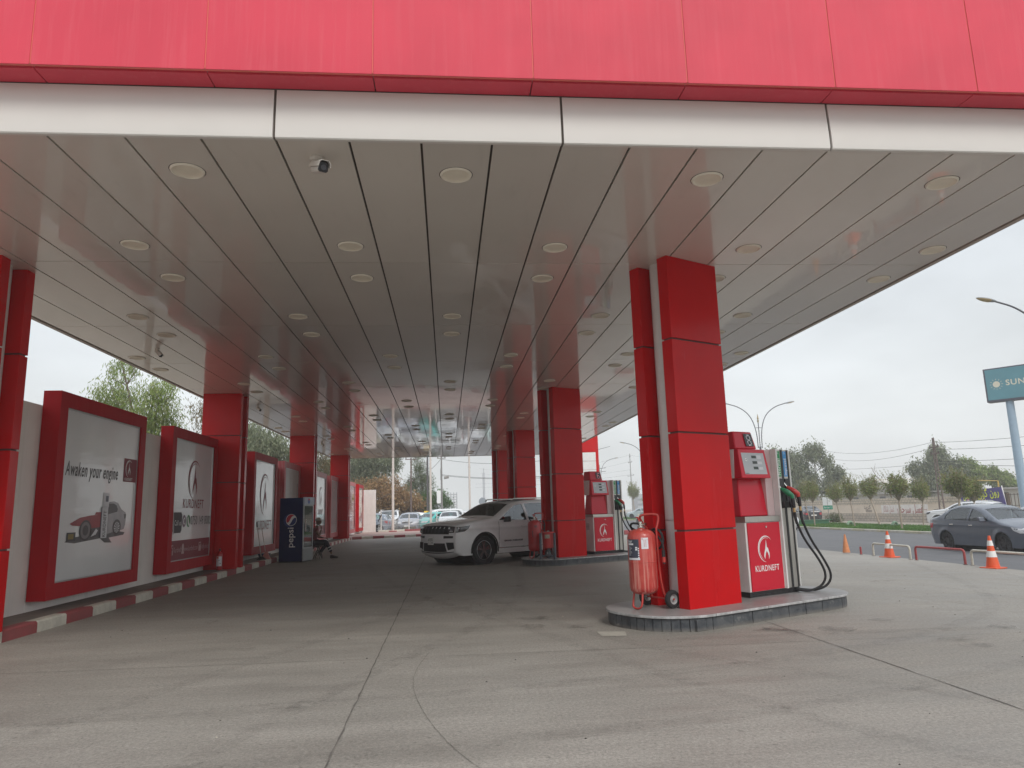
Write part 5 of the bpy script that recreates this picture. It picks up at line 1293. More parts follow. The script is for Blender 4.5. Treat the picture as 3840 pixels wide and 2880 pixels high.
def hand(parent, wrist, d, up, m=SKIN, curl=.5, name='hand'):
    """palm with five fingers: d = direction of fingers, up = back of the hand"""
    w_ = Vector(wrist); d = Vector(d).normalized(); up = Vector(up); up = (up-d*up.dot(d)).normalized(); sd = d.cross(up)
    J = {'w': (w_, (.024, .018)), 'p': (w_+d*.045, (.034, .016)), 'k': (w_+d*.085, (.036, .014))}; E_ = chain('w', 'p', 'k')
    for i, (off, ln) in enumerate(((-.028, .060), (-.009, .070), (.010, .066), (.028, .050))):
        a = w_+d*.09+sd*off; b_ = a+d*ln*.45-up*.012*curl; c_ = b_+d*ln*.35-up*.03*curl; e_ = c_+d*ln*.2-up*.03*curl
        J.update({f'a{i}': (a, .0095), f'b{i}': (b_, .009), f'c{i}': (c_, .0082), f'e{i}': (e_, .007)}); E_ += chain('k', f'a{i}', f'b{i}', f'c{i}', f'e{i}')
    J['t0'] = (w_+d*.03-sd*.03, .012); J['t1'] = (w_+d*.06-sd*.050-up*.012, .0105); J['t2'] = (w_+d*.085-sd*.052-up*.022, .009)
    E_ += [('w', 't0')]+chain('t0', 't1', 't2')
    return skin(name, J, E_, m, parent, 1)

# seated man -----------------------------------------------------------
bn = thing('folding_stool', 'low dark stool with thin crossed legs under the seated man', 'stool', (-4.52, 25.55, .004))
MB().box(-.36, -.20, .40, .28, .20, .43).build('seat', mat('stool_seat', (.06, .05, .045), .6), bn, bevel=.01)
for s in (-1, 1):
    for a, b_ in (((-.34, .12), (-.02, .40)), ((.24, .05), (.10, .40)), ((.02, .02), (.16, .40))):
        MB().cyl((a[0]-.05, s*.17, .0), (b_[0], s*.15, .40), .013, n=8).build('leg', mat('stool_leg', (.07, .065, .06), .5), bn)
mn = thing('person', 'seated man in dark red polo and pale cap, chin on hand, beside the fridge', 'person', (-4.60, 25.55, .004))
V3 = lambda *a: Vector(a)
bd_ = skin('body', {'pel': (V3(-.02, 0, .53), (.14, .12)), 'ab': (V3(.02, 0, .70), (.13, .12)), 'ch': (V3(.07, 0, .88), (.14, .125)), 'neck': (V3(.13, 0, 1.06), .055), 'hd': (V3(.15, 0, 1.13), .05),
    'sl': (V3(.09, -.17, .99), .06), 'el': (V3(.26, -.20, .76), .042), 'wl': (V3(.30, -.10, .98), .027), 'sr': (V3(.09, .17, .99), .06), 'er': (V3(.12, .22, .72), .042), 'wr': (V3(.36, .10, .68), .027),
    'hl': (V3(.0, -.10, .52), .09), 'kl': (V3(.46, -.08, .56), .062), 'al': (V3(.66, -.06, .14), .036), 'hr': (V3(.0, .10, .50), .09), 'kr': (V3(.45, .10, .50), .062), 'ar': (V3(.22, .05, .13), .036)},
    chain('pel', 'ab', 'ch', 'neck', 'hd')+chain('ch', 'sl', 'el', 'wl')+chain('ch', 'sr', 'er', 'wr')+chain('pel', 'hl', 'kl', 'al')+chain('pel', 'hr', 'kr', 'ar'), SKIN, mn)
hd_ = head(mn, (.185, 0, 1.24), 0)
hand(mn, (.30, -.10, .98), (-.02, .25, .95), (1, 0, 0), curl=1.4); hand(mn, (.36, .10, .68), (1, -.2, -.1), (0, 0, 1), curl=.8)
POLO = mat('polo_red', (.16, .012, .02), .8, var=.1); NAVY = mat('trouser_navy', (.02, .018, .03), .85, var=.15)
skin('shirt', {'pel': (V3(-.03, 0, .56), (.165, .15)), 'ab': (V3(.02, 0, .71), (.155, .145)), 'ch': (V3(.07, 0, .89), (.165, .145)), 'neck': (V3(.12, 0, 1.03), .07),
    'sl': (V3(.09, -.175, .985), .078), 'ul': (V3(.17, -.19, .88), .066), 'sr': (V3(.09, .175, .985), .078), 'ur': (V3(.11, .21, .85), .066)}, chain('pel', 'ab', 'ch', 'neck')+chain('ch', 'sl', 'ul')+chain('ch', 'sr', 'ur'), POLO, mn)
tr_ = skin('trousers', {'pel': (V3(-.03, 0, .51), (.17, .13)), 'hl': (V3(.06, -.10, .52), .10), 'kl': (V3(.46, -.08, .57), .082), 'cl': (V3(.56, -.07, .36), .066), 'al': (V3(.64, -.06, .19), .055),
    'hr': (V3(.06, .10, .50), .10), 'kr': (V3(.45, .10, .51), .082), 'cr': (V3(.33, .08, .32), .066), 'ar': (V3(.25, .05, .19), .055)}, chain('pel', 'hl', 'kl', 'cl', 'al')+chain('pel', 'hr', 'kr', 'cr', 'ar'), NAVY, mn)
REFL = mat('reflective_band', (.5, .5, .48), .4)
MB().tube([(.555, -.07, .375), (.570, -.07, .345)], .078, n=14).tube([(.595, -.067, .30), (.61, -.066, .27)], .074, n=14).build('reflective_band', REFL, tr_, smooth=60)
CAPM = mat('cap_pale', (.40, .36, .31), .8)
mb = MB(); mb.grid(lambda u, v: (.170+.112*math.sin(u)*math.cos(v), .090*math.sin(u)*math.sin(v), 1.275+.105*math.cos(u)), [PI/2*i/8 for i in range(9)], [2*PI*i/20 for i in range(21)])
mb.grid(lambda u, v: (.255+u*.11*math.cos(v), .075*math.sin(v)*(1-.15*u), 1.28-.02*u), [0, .5, 1], [R(-80+16*i) for i in range(11)])
mb.build('cap', CAPM, mn, smooth=60)
SHOE = mat('shoe_brown', (.06, .045, .04), .6)
for nm_, c0, tilt in (('shoe', (.70, -.06, 0), 0), ('shoe', (.22, .05, 0), R(60))):
    mb = MB(); pr = [(-.10, .035, .10), (-.04, .042, .11), (.04, .046, .085), (.12, .045, .06), (.17, .03, .045)]
    vs_ = []
    for x, hw_, hh in pr: vs_ += [(x, -hw_, 0), (x, hw_, 0), (x, hw_*.7, hh), (x, -hw_*.7, hh)]
    fs2 = [(0, 1, 2, 3), (16, 19, 18, 17)]+[(i*4+k, i*4+(k+1) % 4, (i+1)*4+(k+1) % 4, (i+1)*4+k) for i in range(4) for k in range(4)]
    mb.add(vs_, fs2); mb.xf(Matrix.Translation(Vector(c0)) @ Matrix.Rotation(tilt, 4, 'Y') @ Matrix.Translation((0, 0, 0)))
    if tilt: mb.xf(Matrix.Translation((0, 0, .14)))
    mb.build(nm_, SHOE, mn, bevel=.015)
# attendant in blue at the rear of the SUV ----------------------------------
pn = thing('person', 'person in blue shirt beside the SUV rear door, hidden behind the second column', 'person', (2.88, 21.0, .004), R(30))
skin('body', {'pel': (V3(0, 0, .95), (.13, .11)), 'ab': (V3(.03, 0, 1.12), (.12, .11)), 'ch': (V3(.09, 0, 1.30), (.14, .12)), 'neck': (V3(.15, 0, 1.47), .05), 'hd': (V3(.17, 0, 1.53), .05),
    'sl': (V3(.10, -.18, 1.40), .055), 'el': (V3(.22, -.23, 1.15), .042), 'wl': (V3(.42, -.16, 1.10), .028), 'sr': (V3(.10, .18, 1.40), .055), 'er': (V3(.18, .24, 1.14), .042), 'wr': (V3(.36, .20, 1.02), .028),
    'hl': (V3(0, -.10, .90), .09), 'kl': (V3(.03, -.11, .50), .06), 'al': (V3(-.02, -.11, .09), .04), 'hr': (V3(0, .10, .90), .09), 'kr': (V3(.04, .11, .50), .06), 'ar': (V3(.0, .12, .09), .04)},
    chain('pel', 'ab', 'ch', 'neck', 'hd')+chain('ch', 'sl', 'el', 'wl')+chain('ch', 'sr', 'er', 'wr')+chain('pel', 'hl', 'kl', 'al')+chain('pel', 'hr', 'kr', 'ar'), SKIN, pn)
head(pn, (.20, 0, 1.64), 0); hand(pn, (.42, -.16, 1.10), (1, .1, -.1), (0, 0, 1)); hand(pn, (.36, .20, 1.02), (1, 0, -.3), (0, 0, 1))
skin('shirt', {'pel': (V3(0, 0, .86), (.165, .145)), 'ab': (V3(.03, 0, 1.12), (.15, .14)), 'ch': (V3(.09, 0, 1.30), (.165, .145)), 'neck': (V3(.14, 0, 1.44), .07), 'sl': (V3(.10, -.18, 1.39), .075), 'el': (V3(.21, -.23, 1.17), .058), 'fl': (V3(.36, -.18, 1.12), .045), 'sr': (V3(.10, .18, 1.39), .075), 'er': (V3(.18, .24, 1.16), .058), 'fr': (V3(.32, .21, 1.06), .045)},
    chain('pel', 'ab', 'ch', 'neck')+chain('ch', 'sl', 'el', 'fl')+chain('ch', 'sr', 'er', 'fr'), mat('shirt_blue', (.05, .12, .25), .8, var=.1), pn)
skin('trousers', {'pel': (V3(0, 0, .96), (.12, .10)), 'hl': (V3(0, -.09, .82), .10), 'kl': (V3(.03, -.11, .50), .078), 'al': (V3(-.02, -.11, .12), .06), 'hr': (V3(0, .09, .82), .10), 'kr': (V3(.04, .11, .50), .078), 'ar': (V3(.0, .12, .12), .06)},
    chain('pel', 'hl', 'kl', 'al')+chain('pel', 'hr', 'kr', 'ar'), NAVY, pn)
for y in (-.11, .12): MB().hexa([(-.09, y-.045, 0), (.17, y-.04, 0), (.17, y+.04, 0), (-.09, y+.045, 0), (-.08, y-.035, .10), (.12, y-.03, .05), (.12, y+.03, .05), (-.08, y+.035, .10)]).build('shoe', SHOE, pn, bevel=.012)
mb = MB(); mb.grid(lambda u, v: (.185+.108*math.sin(u)*math.cos(v), .086*math.sin(u)*math.sin(v), 1.665+.105*math.cos(u)), [PI/2*i/8 for i in range(9)], [2*PI*i/20 for i in range(21)]); mb.build('hair', HAIR, pn, smooth=60)

# ---------------------------------------------------------------- cctv cameras
CCW = mat('camera_white', (.62, .58, .53), .4, var=.04); LENSM = mat('camera_lens', (.012, .012, .014), .35)
def cctv(label, x, y, rz, tilt, s=1.0):
    t = thing('security_camera', label, 'security camera', (x, y, HC), rz, 'security cameras on the canopy ceiling'); t.scale = (s, s, s)
    MB().lathe([(.0, 0), (.055, 0), (.058, -.01), (.045, -.03), (.02, -.04), (.018, -.06), (0, -.06)], 24).build('ceiling_mount', CCW, t, smooth=50)
    MB().tube(smoothpath([(0, 0, -.04), (0, .0, -.09), (.03, 0, -.115)], 2), .018, n=10).build('arm', CCW, t, smooth=60)
    M_ = Matrix.Translation((.03, 0, -.10)) @ Matrix.Rotation(tilt, 4, 'Y')
    prof = [(.045, -.030), (.038, .030), (.025, .045), (-.025, .045), (-.038, .030), (-.045, -.030), (-.03, -.045), (.03, -.045)]
    def ext_(pr, x0, x1): 
        mb = MB(); n = len(pr); mb.add([(x, y_, z_) for x in (x0, x1) for y_, z_ in pr], [(i, (i+1) % n, (i+1) % n+n, i+n) for i in range(n)]+[tuple(range(n)), tuple(range(2*n-1, n-1, -1))]); return mb
    b_ = ext_([(a*.95, c*.95) for a, c in prof], -.06, .15).xf(M_).build('housing', CCW, t, bevel=.006)
    hood = ext_([(.050, .0), (.046, .036), (.03, .053), (-.03, .053), (-.046, .036), (-.050, .0), (-.046, .0), (-.042, .034), (-.027, .049), (.027, .049), (.042, .034), (.046, .0)], -.07, .19).xf(M_).build('sun_hood', CCW, t)
    ext_([(a*.9, c*.9) for a, c in prof], .15, .165).xf(M_).build('front_glass', LENSM, t, bevel=.003)
    MB().lathe([(.022, 0), (.022, .004), (.016, .005), (.014, .001), (0, .001)], 18, axis='x').xf(M_ @ Matrix.Translation((.166, 0, -.004))).build('lens_ring', mat('lens_grey', (.07, .07, .08), .3), t, smooth=40)
    return t
cctv('nearest white bullet camera with black face hanging from the ceiling', -1.18, 6.34, R(-62), R(22), 1.15)
cctv('white bullet camera at the left side of the ceiling, black end pointing at the ground', -5.61, 14.15, R(-30), R(40), .8)
cctv('white bullet camera near the left edge just past the second left column', -5.65, 21.9, R(-45), R(30), .8)
cctv('small white camera close to the third left column', -5.7, 33.4, R(-45), R(30), .8)
def dome(label, x, y):
    t = thing('dome_camera', label, 'security camera', (x, y, HC))
    MB().cyl((0, 0, 0), (0, 0, -.12), .02).cyl((0, 0, -.02), (0, 0, 0), .05).build('stem', CCW, t, smooth=40)
    MB().lathe([(0, -.10), (.07, -.12), (.085, -.17), (.085, -.20), (.06, -.25), (.03, -.275), (0, -.28)], 20).build('dome_housing', CCW, t, smooth=60)
dome('white dome camera on the outer left edge behind the second left column', -6.45, 22.6)
dome('white dome camera on the outer left edge behind the third left column', -6.45, 34.5)
# ================================================================== RIGHT SIDE: road, verge, wall, trees
GRASSM = mat('verge_soil', (.05, .10, .02), .95, var=.3, scale=6, bmp=.4, bscale=40)
KY = mat('kerb_yellow', (.46, .42, .30), .8, var=.15, scale=6, dirt=.4); KG = mat('kerb_cream', (.50, .47, .40), .8, var=.12, scale=6, dirt=.35)
kerb_line('kerb', [(24.75, 10), (24.75, 64)], [1.3], .2, -.4, -.24, [KY, KG], side=-1)
kerb_line('kerb', [(24.2, 80), (24.2, 140)], [1.6], .2, -.4, -.24, [KY, KG], side=-1)
o = MB().box(24.95, 10, -.65, 30.2, 64, -.25).build('verge', GRASSM); prop(o, kind='structure')
o = MB().box(24.4, 80, -.65, 30.2, 140, -.25).build('verge', GRASSM); prop(o, kind='structure')
FP = mat('footpath', (.36, .33, .29), .85, var=.1, scale=3, dirt=.2)
o = MB().box(30.2, 10, -.65, 31.6, 140, -.27).build('footpath', FP); prop(o, kind='structure')
o = MB().box(31.6, 10, -.75, 40, 140, -.52).build('service_road', mat('roadside_dirt', (.30, .26, .21), .95, var=.15, scale=2, dirt=.3)); prop(o, kind='structure')
# grass blades
rg = random.Random(11); vs, fs = [], []
for i in range(26000):
    far = rg.random() < .22
    x = rg.uniform(24.5, 30.9) if far else rg.uniform(24.98, 30.15); y = rg.uniform(80, 125) if far else rg.uniform(30, 64)
    h = rg.uniform(.05, .13); a = rg.uniform(0, PI); s = .022
    k = len(vs); vs += [(x-s*math.cos(a), y-s*math.sin(a), -.255), (x+s*math.cos(a), y+s*math.sin(a), -.255), (x+rg.uniform(-.04, .04), y+rg.uniform(-.04, .04), -.25+h)]; fs.append((k, k+1, k+2))
gr = raw('grass', vs, fs, leafmat('grass_blade', [(.05, .13, .02), (.09, .20, .035), (.14, .24, .06)])); prop(gr, 'short bright green grass on the verge across the road', kind='stuff')

# hoops, cones, stub
TW = mat('rail_cream', (.58, .55, .47), .5, var=.08, dirt=.25, scale=10); TR = mat('rail_red', (.36, .05, .05), .5, var=.12, dirt=.2, scale=10)
for lab, a, b_, m_ in (('cream tubular hoop barrier in front of the second cone', (13.05, 21.35), (13.0, 19.5), TW),
                       ('dark red tubular hoop barrier between the two cream ones', (13.0, 19.25), (13.12, 17.5), TR),
                       ('cream tubular hoop barrier behind the cone at the right edge', (13.16, 17.3), (13.3, 15.4), TW)):
    t = thing('hoop_barrier', lab, 'barrier', (a[0], a[1], gz(a[0])), 0, 'tubular hoop barriers along the road edge')
    dx_, dy_ = b_[0]-a[0], b_[1]-a[1]; l = math.hypot(dx_, dy_); ux, uy = dx_/l, dy_/l; h = .37; r_ = .08
    pts = [(0, 0, -.1), (0, 0, h-r_)]+[(ux*(r_-r_*math.cos(R(q))), uy*(r_-r_*math.cos(R(q))), h-r_+r_*math.sin(R(q))) for q in (30, 60, 90)]
    pts += [(dx_-ux*(r_-r_*math.cos(R(q))), dy_-uy*(r_-r_*math.cos(R(q))), h-r_+r_*math.sin(R(q))) for q in (90, 60, 30)]+[(dx_, dy_, h-r_), (dx_, dy_, -.1)]
    MB().tube(pts, .030, n=10).build('hoop', m_, t, smooth=60)
    MB().cyl((0, 0, -.01), (0, 0, .008), .06, n=10).cyl((dx_, dy_, -.01), (dx_, dy_, .008), .06, n=10).build('foot_plates', JOINT, t)
st = thing('stub_post', 'short dark red stub of pipe just left of the cream hoop', 'post', (13.0, 21.95, gz(13)), 0)
MB().cyl((0, 0, -.05), (0, 0, .24), .03).build('pipe', TR, st, smooth=40); MB().cyl((0, 0, 0), (0, 0, .01), .055).build('base_plate', JOINT, st)
CO = mat('cone_orange', (.75, .10, .025), .45, var=.06, dirt=.1); CF = mat('cone_faded', (.62, .24, .10), .7, var=.15, scale=12, dirt=.2); CWH = mat('cone_white', (.78, .77, .75), .5, var=.05)
def cone(lab, x, y, h, m_, bands=True, rot=.3):
    t = thing('traffic_cone', lab, 'traffic cone', (x, y, gz(min(x, 13.19)) if x < 13.2 else -.37), rot, 'traffic cones at the road edge')
    s = h/.75
    if bands: MB().box(-.2*s, -.2*s, 0, .2*s, .2*s, .03).build('base', m_, t, bevel=.008)
    R_ = lambda z: (.145-.118*(z-.03)/.72)*s
    prof = [(R_(z), z*s) for z in (.03, .25)]
    MB().lathe([(R_(z)*1.0+.0, z*s) for z in (.03, .2, .4, .6, .745, .75)]+[(.018*s, .752*s)], 24).build('cone', m_, t, smooth=40)
    if bands:
        for z0_, z1_ in ((.26, .40), (.52, .64)):
            MB().lathe([(R_(z0_)+.003, z0_*s), (R_(z1_)+.003, z1_*s)], 24).build('white_band', CWH, t, smooth=40)
cone('small faded orange cone without bands, farthest left', 12.95, 22.7, .60, CF, False)
cone('orange cone with two white bands behind the cream hoop, middle one', 13.02, 20.5, .76, CO)
cone('orange cone with two white bands in front of the grey saloon wheel', 12.95, 16.35, .76, CO)
t = thing('kerb_block', 'low red and white painted kerb end seen behind the second dispenser', 'kerb end', (10.3, 41.6, gz(10.3)), R(10)); MB().box(0, 0, 0, 1.2, .3, .25).build('block', KR, t, bevel=.03); MB().box(1.205, 0, 0, 1.7, .3, .25).build('white_block', KW, t, bevel=.03)

# long wall -------------------------------------------------------------
def block_mat(name, c1, c2, sz, rowh, mortar=(.20, .17, .14)):
    m, nt, b = nodes(name); P = N(nt, 'TexCoord').outputs['Object']
    mpn = N(nt, 'Mapping'); mpn.inputs['Rotation'].default_value = (0, 0, 0); L(nt, P, mpn.inputs[0])
    sx = N(nt, 'SeparateXYZ'); L(nt, P, sx.inputs[0]); cb = N(nt, 'CombineXYZ'); L(nt, sx.outputs['Y'], cb.inputs[0]); L(nt, sx.outputs['Z'], cb.inputs[1])
    bt_ = N(nt, 'TexBrick'); L(nt, cb.outputs[0], bt_.inputs['Vector']); bt_.inputs['Scale'].default_value = 1.0
    bt_.inputs['Brick Width'].default_value = sz; bt_.inputs['Row Height'].default_value = rowh; bt_.inputs['Mortar Size'].default_value = .018
    bt_.inputs['Color1'].default_value = (*c1, 1); bt_.inputs['Color2'].default_value = (*c2, 1); bt_.inputs['Mortar'].default_value = (*mortar, 1)
    c = mixc(nt, 1, bt_.outputs[0], ramp(nt, noise(nt, 4, 6, .6, P), .3, .7, .8, 1.15), 'MULTIPLY'); L(nt, c, b.inputs['Base Color']); b.inputs['Roughness'].default_value = .9
    bump(nt, b, bt_.outputs['Fac'], -.4, .02); return m
BLK = block_mat('stone_blocks', (.56, .48, .38), (.48, .42, .33), .42, .21); BLK2 = block_mat('rough_blocks', (.50, .42, .34), (.43, .38, .32), .5, .24)
PLS = mat('wall_plaster', (.68, .58, .47), .9, var=.1, scale=1.2, dirt=.25)
lw = thing('long_wall', 'long beige stone and plaster wall with painted Arabic writing across the road', 'wall', (40, 0, -.52))
MB().box(-.08, 49.2, 0, .3, 125, .70).build('rubble_base', BLK2, lw); MB().box(0, 49.2, .70, .25, 125, 1.55).build('plaster_band', PLS, lw)
MB().box(-.03, 49.2, 1.55, .27, 125, 2.08).build('block_course', BLK, lw); MB().box(-.05, 49.2, .68, .1, 125, .72).build('ledge', mat('ledge_dark', (.2, .16, .12), .9), lw)
wp = MB().box(-.012, 56.9, .70, .0, 63.4, 1.50).build('white_painted_panel', mat('old_whitewash', (.74, .70, .66), .9, var=.06, dirt=.2), lw)
GRF = mat('graffiti_red', (.36, .10, .09), .8); GRP = mat('graffiti_pink', (.50, .30, .28), .8); GRK = mat('graffiti_dark', (.10, .07, .06), .8)
def arab(s, size, m_, par, frame, width=None, bold=.006):
    """Arabic letters already in joined presentation form, right to left"""
    return text(s[::-1], size, m_, 'arabic_lettering', par, frame, width=width, bold=bold, ext=.01)
# frame: right = -y (so it reads from the road side), up = z
def wfr(y, z, x=-.015): return ((x, y, z), (0, -1, 0), (0, 0, 1))
arab('\uFECF\uFEB4\uFEDE \uFEB3\uFEAE\uFB7C\uFEE8\uFE8E\uFEAD', 1.0, GRF, wp, wfr(59.3, 1.10), width=3.6, bold=.012)
arab('\uFECF\uFEB4\uFEDE \uFEB7\uFE8E\uFEDB\uFE8E\uFEAD', .8, GRP, wp, wfr(62.3, 1.12), width=1.7)
arab('\uFEDB\uFEAE\uFBFE\uFEE8', .5, GRK, lw, wfr(65.6, 1.3, -.005), width=1.1, bold=.002); fl([rect(-.5+.17*k, -.12, -.42+.17*k, .1) for k in range(6)], wfr(65.4, .95, -.005), GRK, 'scrawl', lw, .005)
fl([rect(-.3, -.02, .25, .02), [(.12, .10), (.30, 0), (.12, -.10), (.18, 0)]], wfr(55.9, 1.05, -.003), GRK, 'arrow', lw, .005)
fl([rect(-.8, -.02, .5, .02)], wfr(57.5, 1.05, -.015), GRF, 'arrow_stroke', wp, .012)
# iron railings right of the wall
fn = thing('iron_railing', 'brown iron railing on top of a low wall left of the blue sign pole', 'fence', (40, 0, -.2))
MB().box(-.05, 30, 0, .2, 49.1, .9).build('low_wall', PLS, fn); mb = MB()
for k in range(60): mb.box(.05, 30+k*.32, .9, .09, 30.03+k*.32, 1.85)
mb.box(.045, 30, .97, .095, 49.1, 1.0).box(.045, 30, 1.75, .095, 49.1, 1.79); mb.build('railing', mat('iron_brown', (.10, .07, .05), .7), fn)
MB().box(-.06, 48.2, 0, .22, 48.5, 1.9).build('gate_post', mat('iron_brown', (.10, .07, .05), .7), fn)
# long low building behind the wall
lb = thing('low_building', 'long low pale building with small dark windows behind the long wall', 'building', (55, 0, -.2))
PB_ = mat('pale_render', (.50, .48, .43), .9, var=.05, dirt=.15)
MB().box(0, 62, 0, 9, 130, 2.35).build('walls', PB_, lb); MB().box(-.4, 61.6, 2.35, 9.4, 130.4, 2.5).build('roof', mat('roof_pale', (.45, .43, .40), .9), lb)
for y in (66, 73, 80.5, 86, 92, 99): MB().box(-.02, y, 1.55, .01, y+1.2, 2.05).build('window', mat('window_dark', (.05, .055, .06), .3), lb)
gb = thing('gabled_shed', 'pale shed with a wide low gable roof behind the small trees', 'building', (56, 84, -.2))
MB().box(0, 0, 0, 6, 12, 3.0).build('walls', PB_, gb); MB().add([(-.3, -.3, 3.0), (-.3, 12.3, 3.0), (-.3, 6, 4.4), (6.3, -.3, 3.0), (6.3, 12.3, 3.0), (6.3, 6, 4.4)], [(0, 1, 2), (3, 5, 4), (0, 2, 5, 3), (1, 4, 5, 2), (0, 3, 4, 1)]).build('roof', mat('shed_roof', (.52, .49, .44), .9), gb)

# banner ------------------------------------------------------------------
bn_ = thing('banner', 'purple banner with yellow and red Kurdish writing on a leaning frame by the long wall', 'banner', (38.9, 51.35, 0), 0)
BP = mat('banner_purple', (.065, .045, .19), .6, var=.1)
bo_ = MB().add([(0, 0, 1.86), (0, -4.05, 2.12), (-.0, -4.35, .55), (0, .15, .62), (.03, 0, 1.86), (.03, -4.05, 2.12), (.03, -4.35, .55), (.03, .15, .62)], [(0, 1, 2, 3), (7, 6, 5, 4), (0, 4, 5, 1), (1, 5, 6, 2), (2, 6, 7, 3), (3, 7, 4, 0)]).build('banner_sheet', BP, bn_)
up_ = Vector((0, .0, 1)); rt_ = Vector((0, -1, .062)).normalized()
def bfr(y, z): return ((-.012, y, z), rt_, (rt_.cross(Vector((-1, 0, 0)))*-1 if rt_.cross(Vector((-1, 0, 0))).z < 0 else rt_.cross(Vector((-1, 0, 0)))))
YEL = mat('banner_yellow', (.70, .75, .03), .5); BRD = mat('banner_red', (.65, .06, .06), .5)
arab('\uFEAD\uFEEE\uFEE5 \uFB94\uFEEE\uFEAD\uFBFE\uFEE6', .75, YEL, bo_, bfr(-2.55, 1.68), width=2.5, bold=.014)
arab('\uFEA9\uFE8E\uFEB5', .6, YEL, bo_, bfr(-.55, 1.52), width=.7, bold=.014)
arab('\uFE91\uFEEA\uFEB5\uFEF0', .5, LETTERW, bo_, bfr(-2.0, 1.12), width=1.3, bold=.03); arab('\uFE91\uFEEA\uFEB5\uFEF0', .5, BRD, bo_, ((-.02, -2.0, 1.12), bfr(0, 0)[1], bfr(0, 0)[2]), width=1.25, bold=.010)
arab('\uFE97\uFEEE', .6, LETTERW, bo_, bfr(-.55, 1.10), width=.55, bold=.03); arab('\uFE97\uFEEE', .6, BRD, bo_, ((-.02, -.55, 1.10), bfr(0, 0)[1], bfr(0, 0)[2]), width=.5, bold=.010)
MB().box(-.012, -4.2, .62, -.004, -1.9, .86).build('bottom_picture', mat('banner_pic', (.40, .36, .22), .6, var=.5, scale=5), bo_); MB().box(-.016, -3.9, .64, -.008, -3.4, .84).build('picture_detail', mat('banner_blue', (.05, .25, .5), .6), bo_)
MB().tube([(.05, .1, -.2), (.05, 0, 1.9)], .04).tube([(.05, -4.35, -.2), (.05, -4.05, 2.2)], .04).build('frame_pole', WHITEP, bn_)
yb = thing('yellow_gate_frame', 'thin yellow pipe frame standing above the purple banner', 'frame', (39.3, 48.0, -.2)); MB().tube([(0, 0, 0), (0, 0, 2.75), (0, 1.7, 2.85), (0, 3, 2.8)], .05).build('pipe', mat('pipe_yellow', (.55, .38, .10), .5), yb)

# oil brand sign -------------------------------------------------------------
so = thing('pole_sign', 'tall blue-grey pole carrying a teal SUN OIL sign, cut by the right edge', 'sign', (35.78, 41.75, -.2), R(-52))
MB().cyl((0, 0, 0), (0, 0, 7.7), .27, .22, n=20).build('pole', mat('pole_blue', (.30, .40, .50), .5, var=.05), so, smooth=40)
sb_ = MB().box(-1.15, -.35, 7.62, 4.2, .35, 9.80).build('sign_box', mat('sign_slate', (.075, .075, .10), .5), so, bevel=.02)
TEALS = mat('sign_teal', (.10, .26, .31), .4, var=.08, scale=1)
fc_ = fl([rect(-1.05, -.98, 4.1, .98)], ((0, -.352, 8.735), (1, 0, 0), (0, 0, 1)), TEALS, 'sign_face', sb_, .004)
SGN = mat('sign_cream', (.68, .63, .50), .5); f3 = ((-.50, -.352, 8.73), (1, 0, 0), (0, 0, 1))
sn = fl([circ(0, 0, .20, n=20)]+[[(.27*math.cos(R(q-3)), .27*math.sin(R(q-3))), (.36*math.cos(R(q-2)), .36*math.sin(R(q-2))), (.36*math.cos(R(q+2)), .36*math.sin(R(q+2))), (.27*math.cos(R(q+3)), .27*math.sin(R(q+3)))] for q in range(0, 360, 30)], f3, SGN, 'sun_emblem', fc_, .008)
text("SUN OIL", .50, SGN, 'lettering', fc_, ((1.05, -.352, 8.75), (1, 0, 0), (0, 0, 1)), width=2.1, bold=.008, ext=.008)

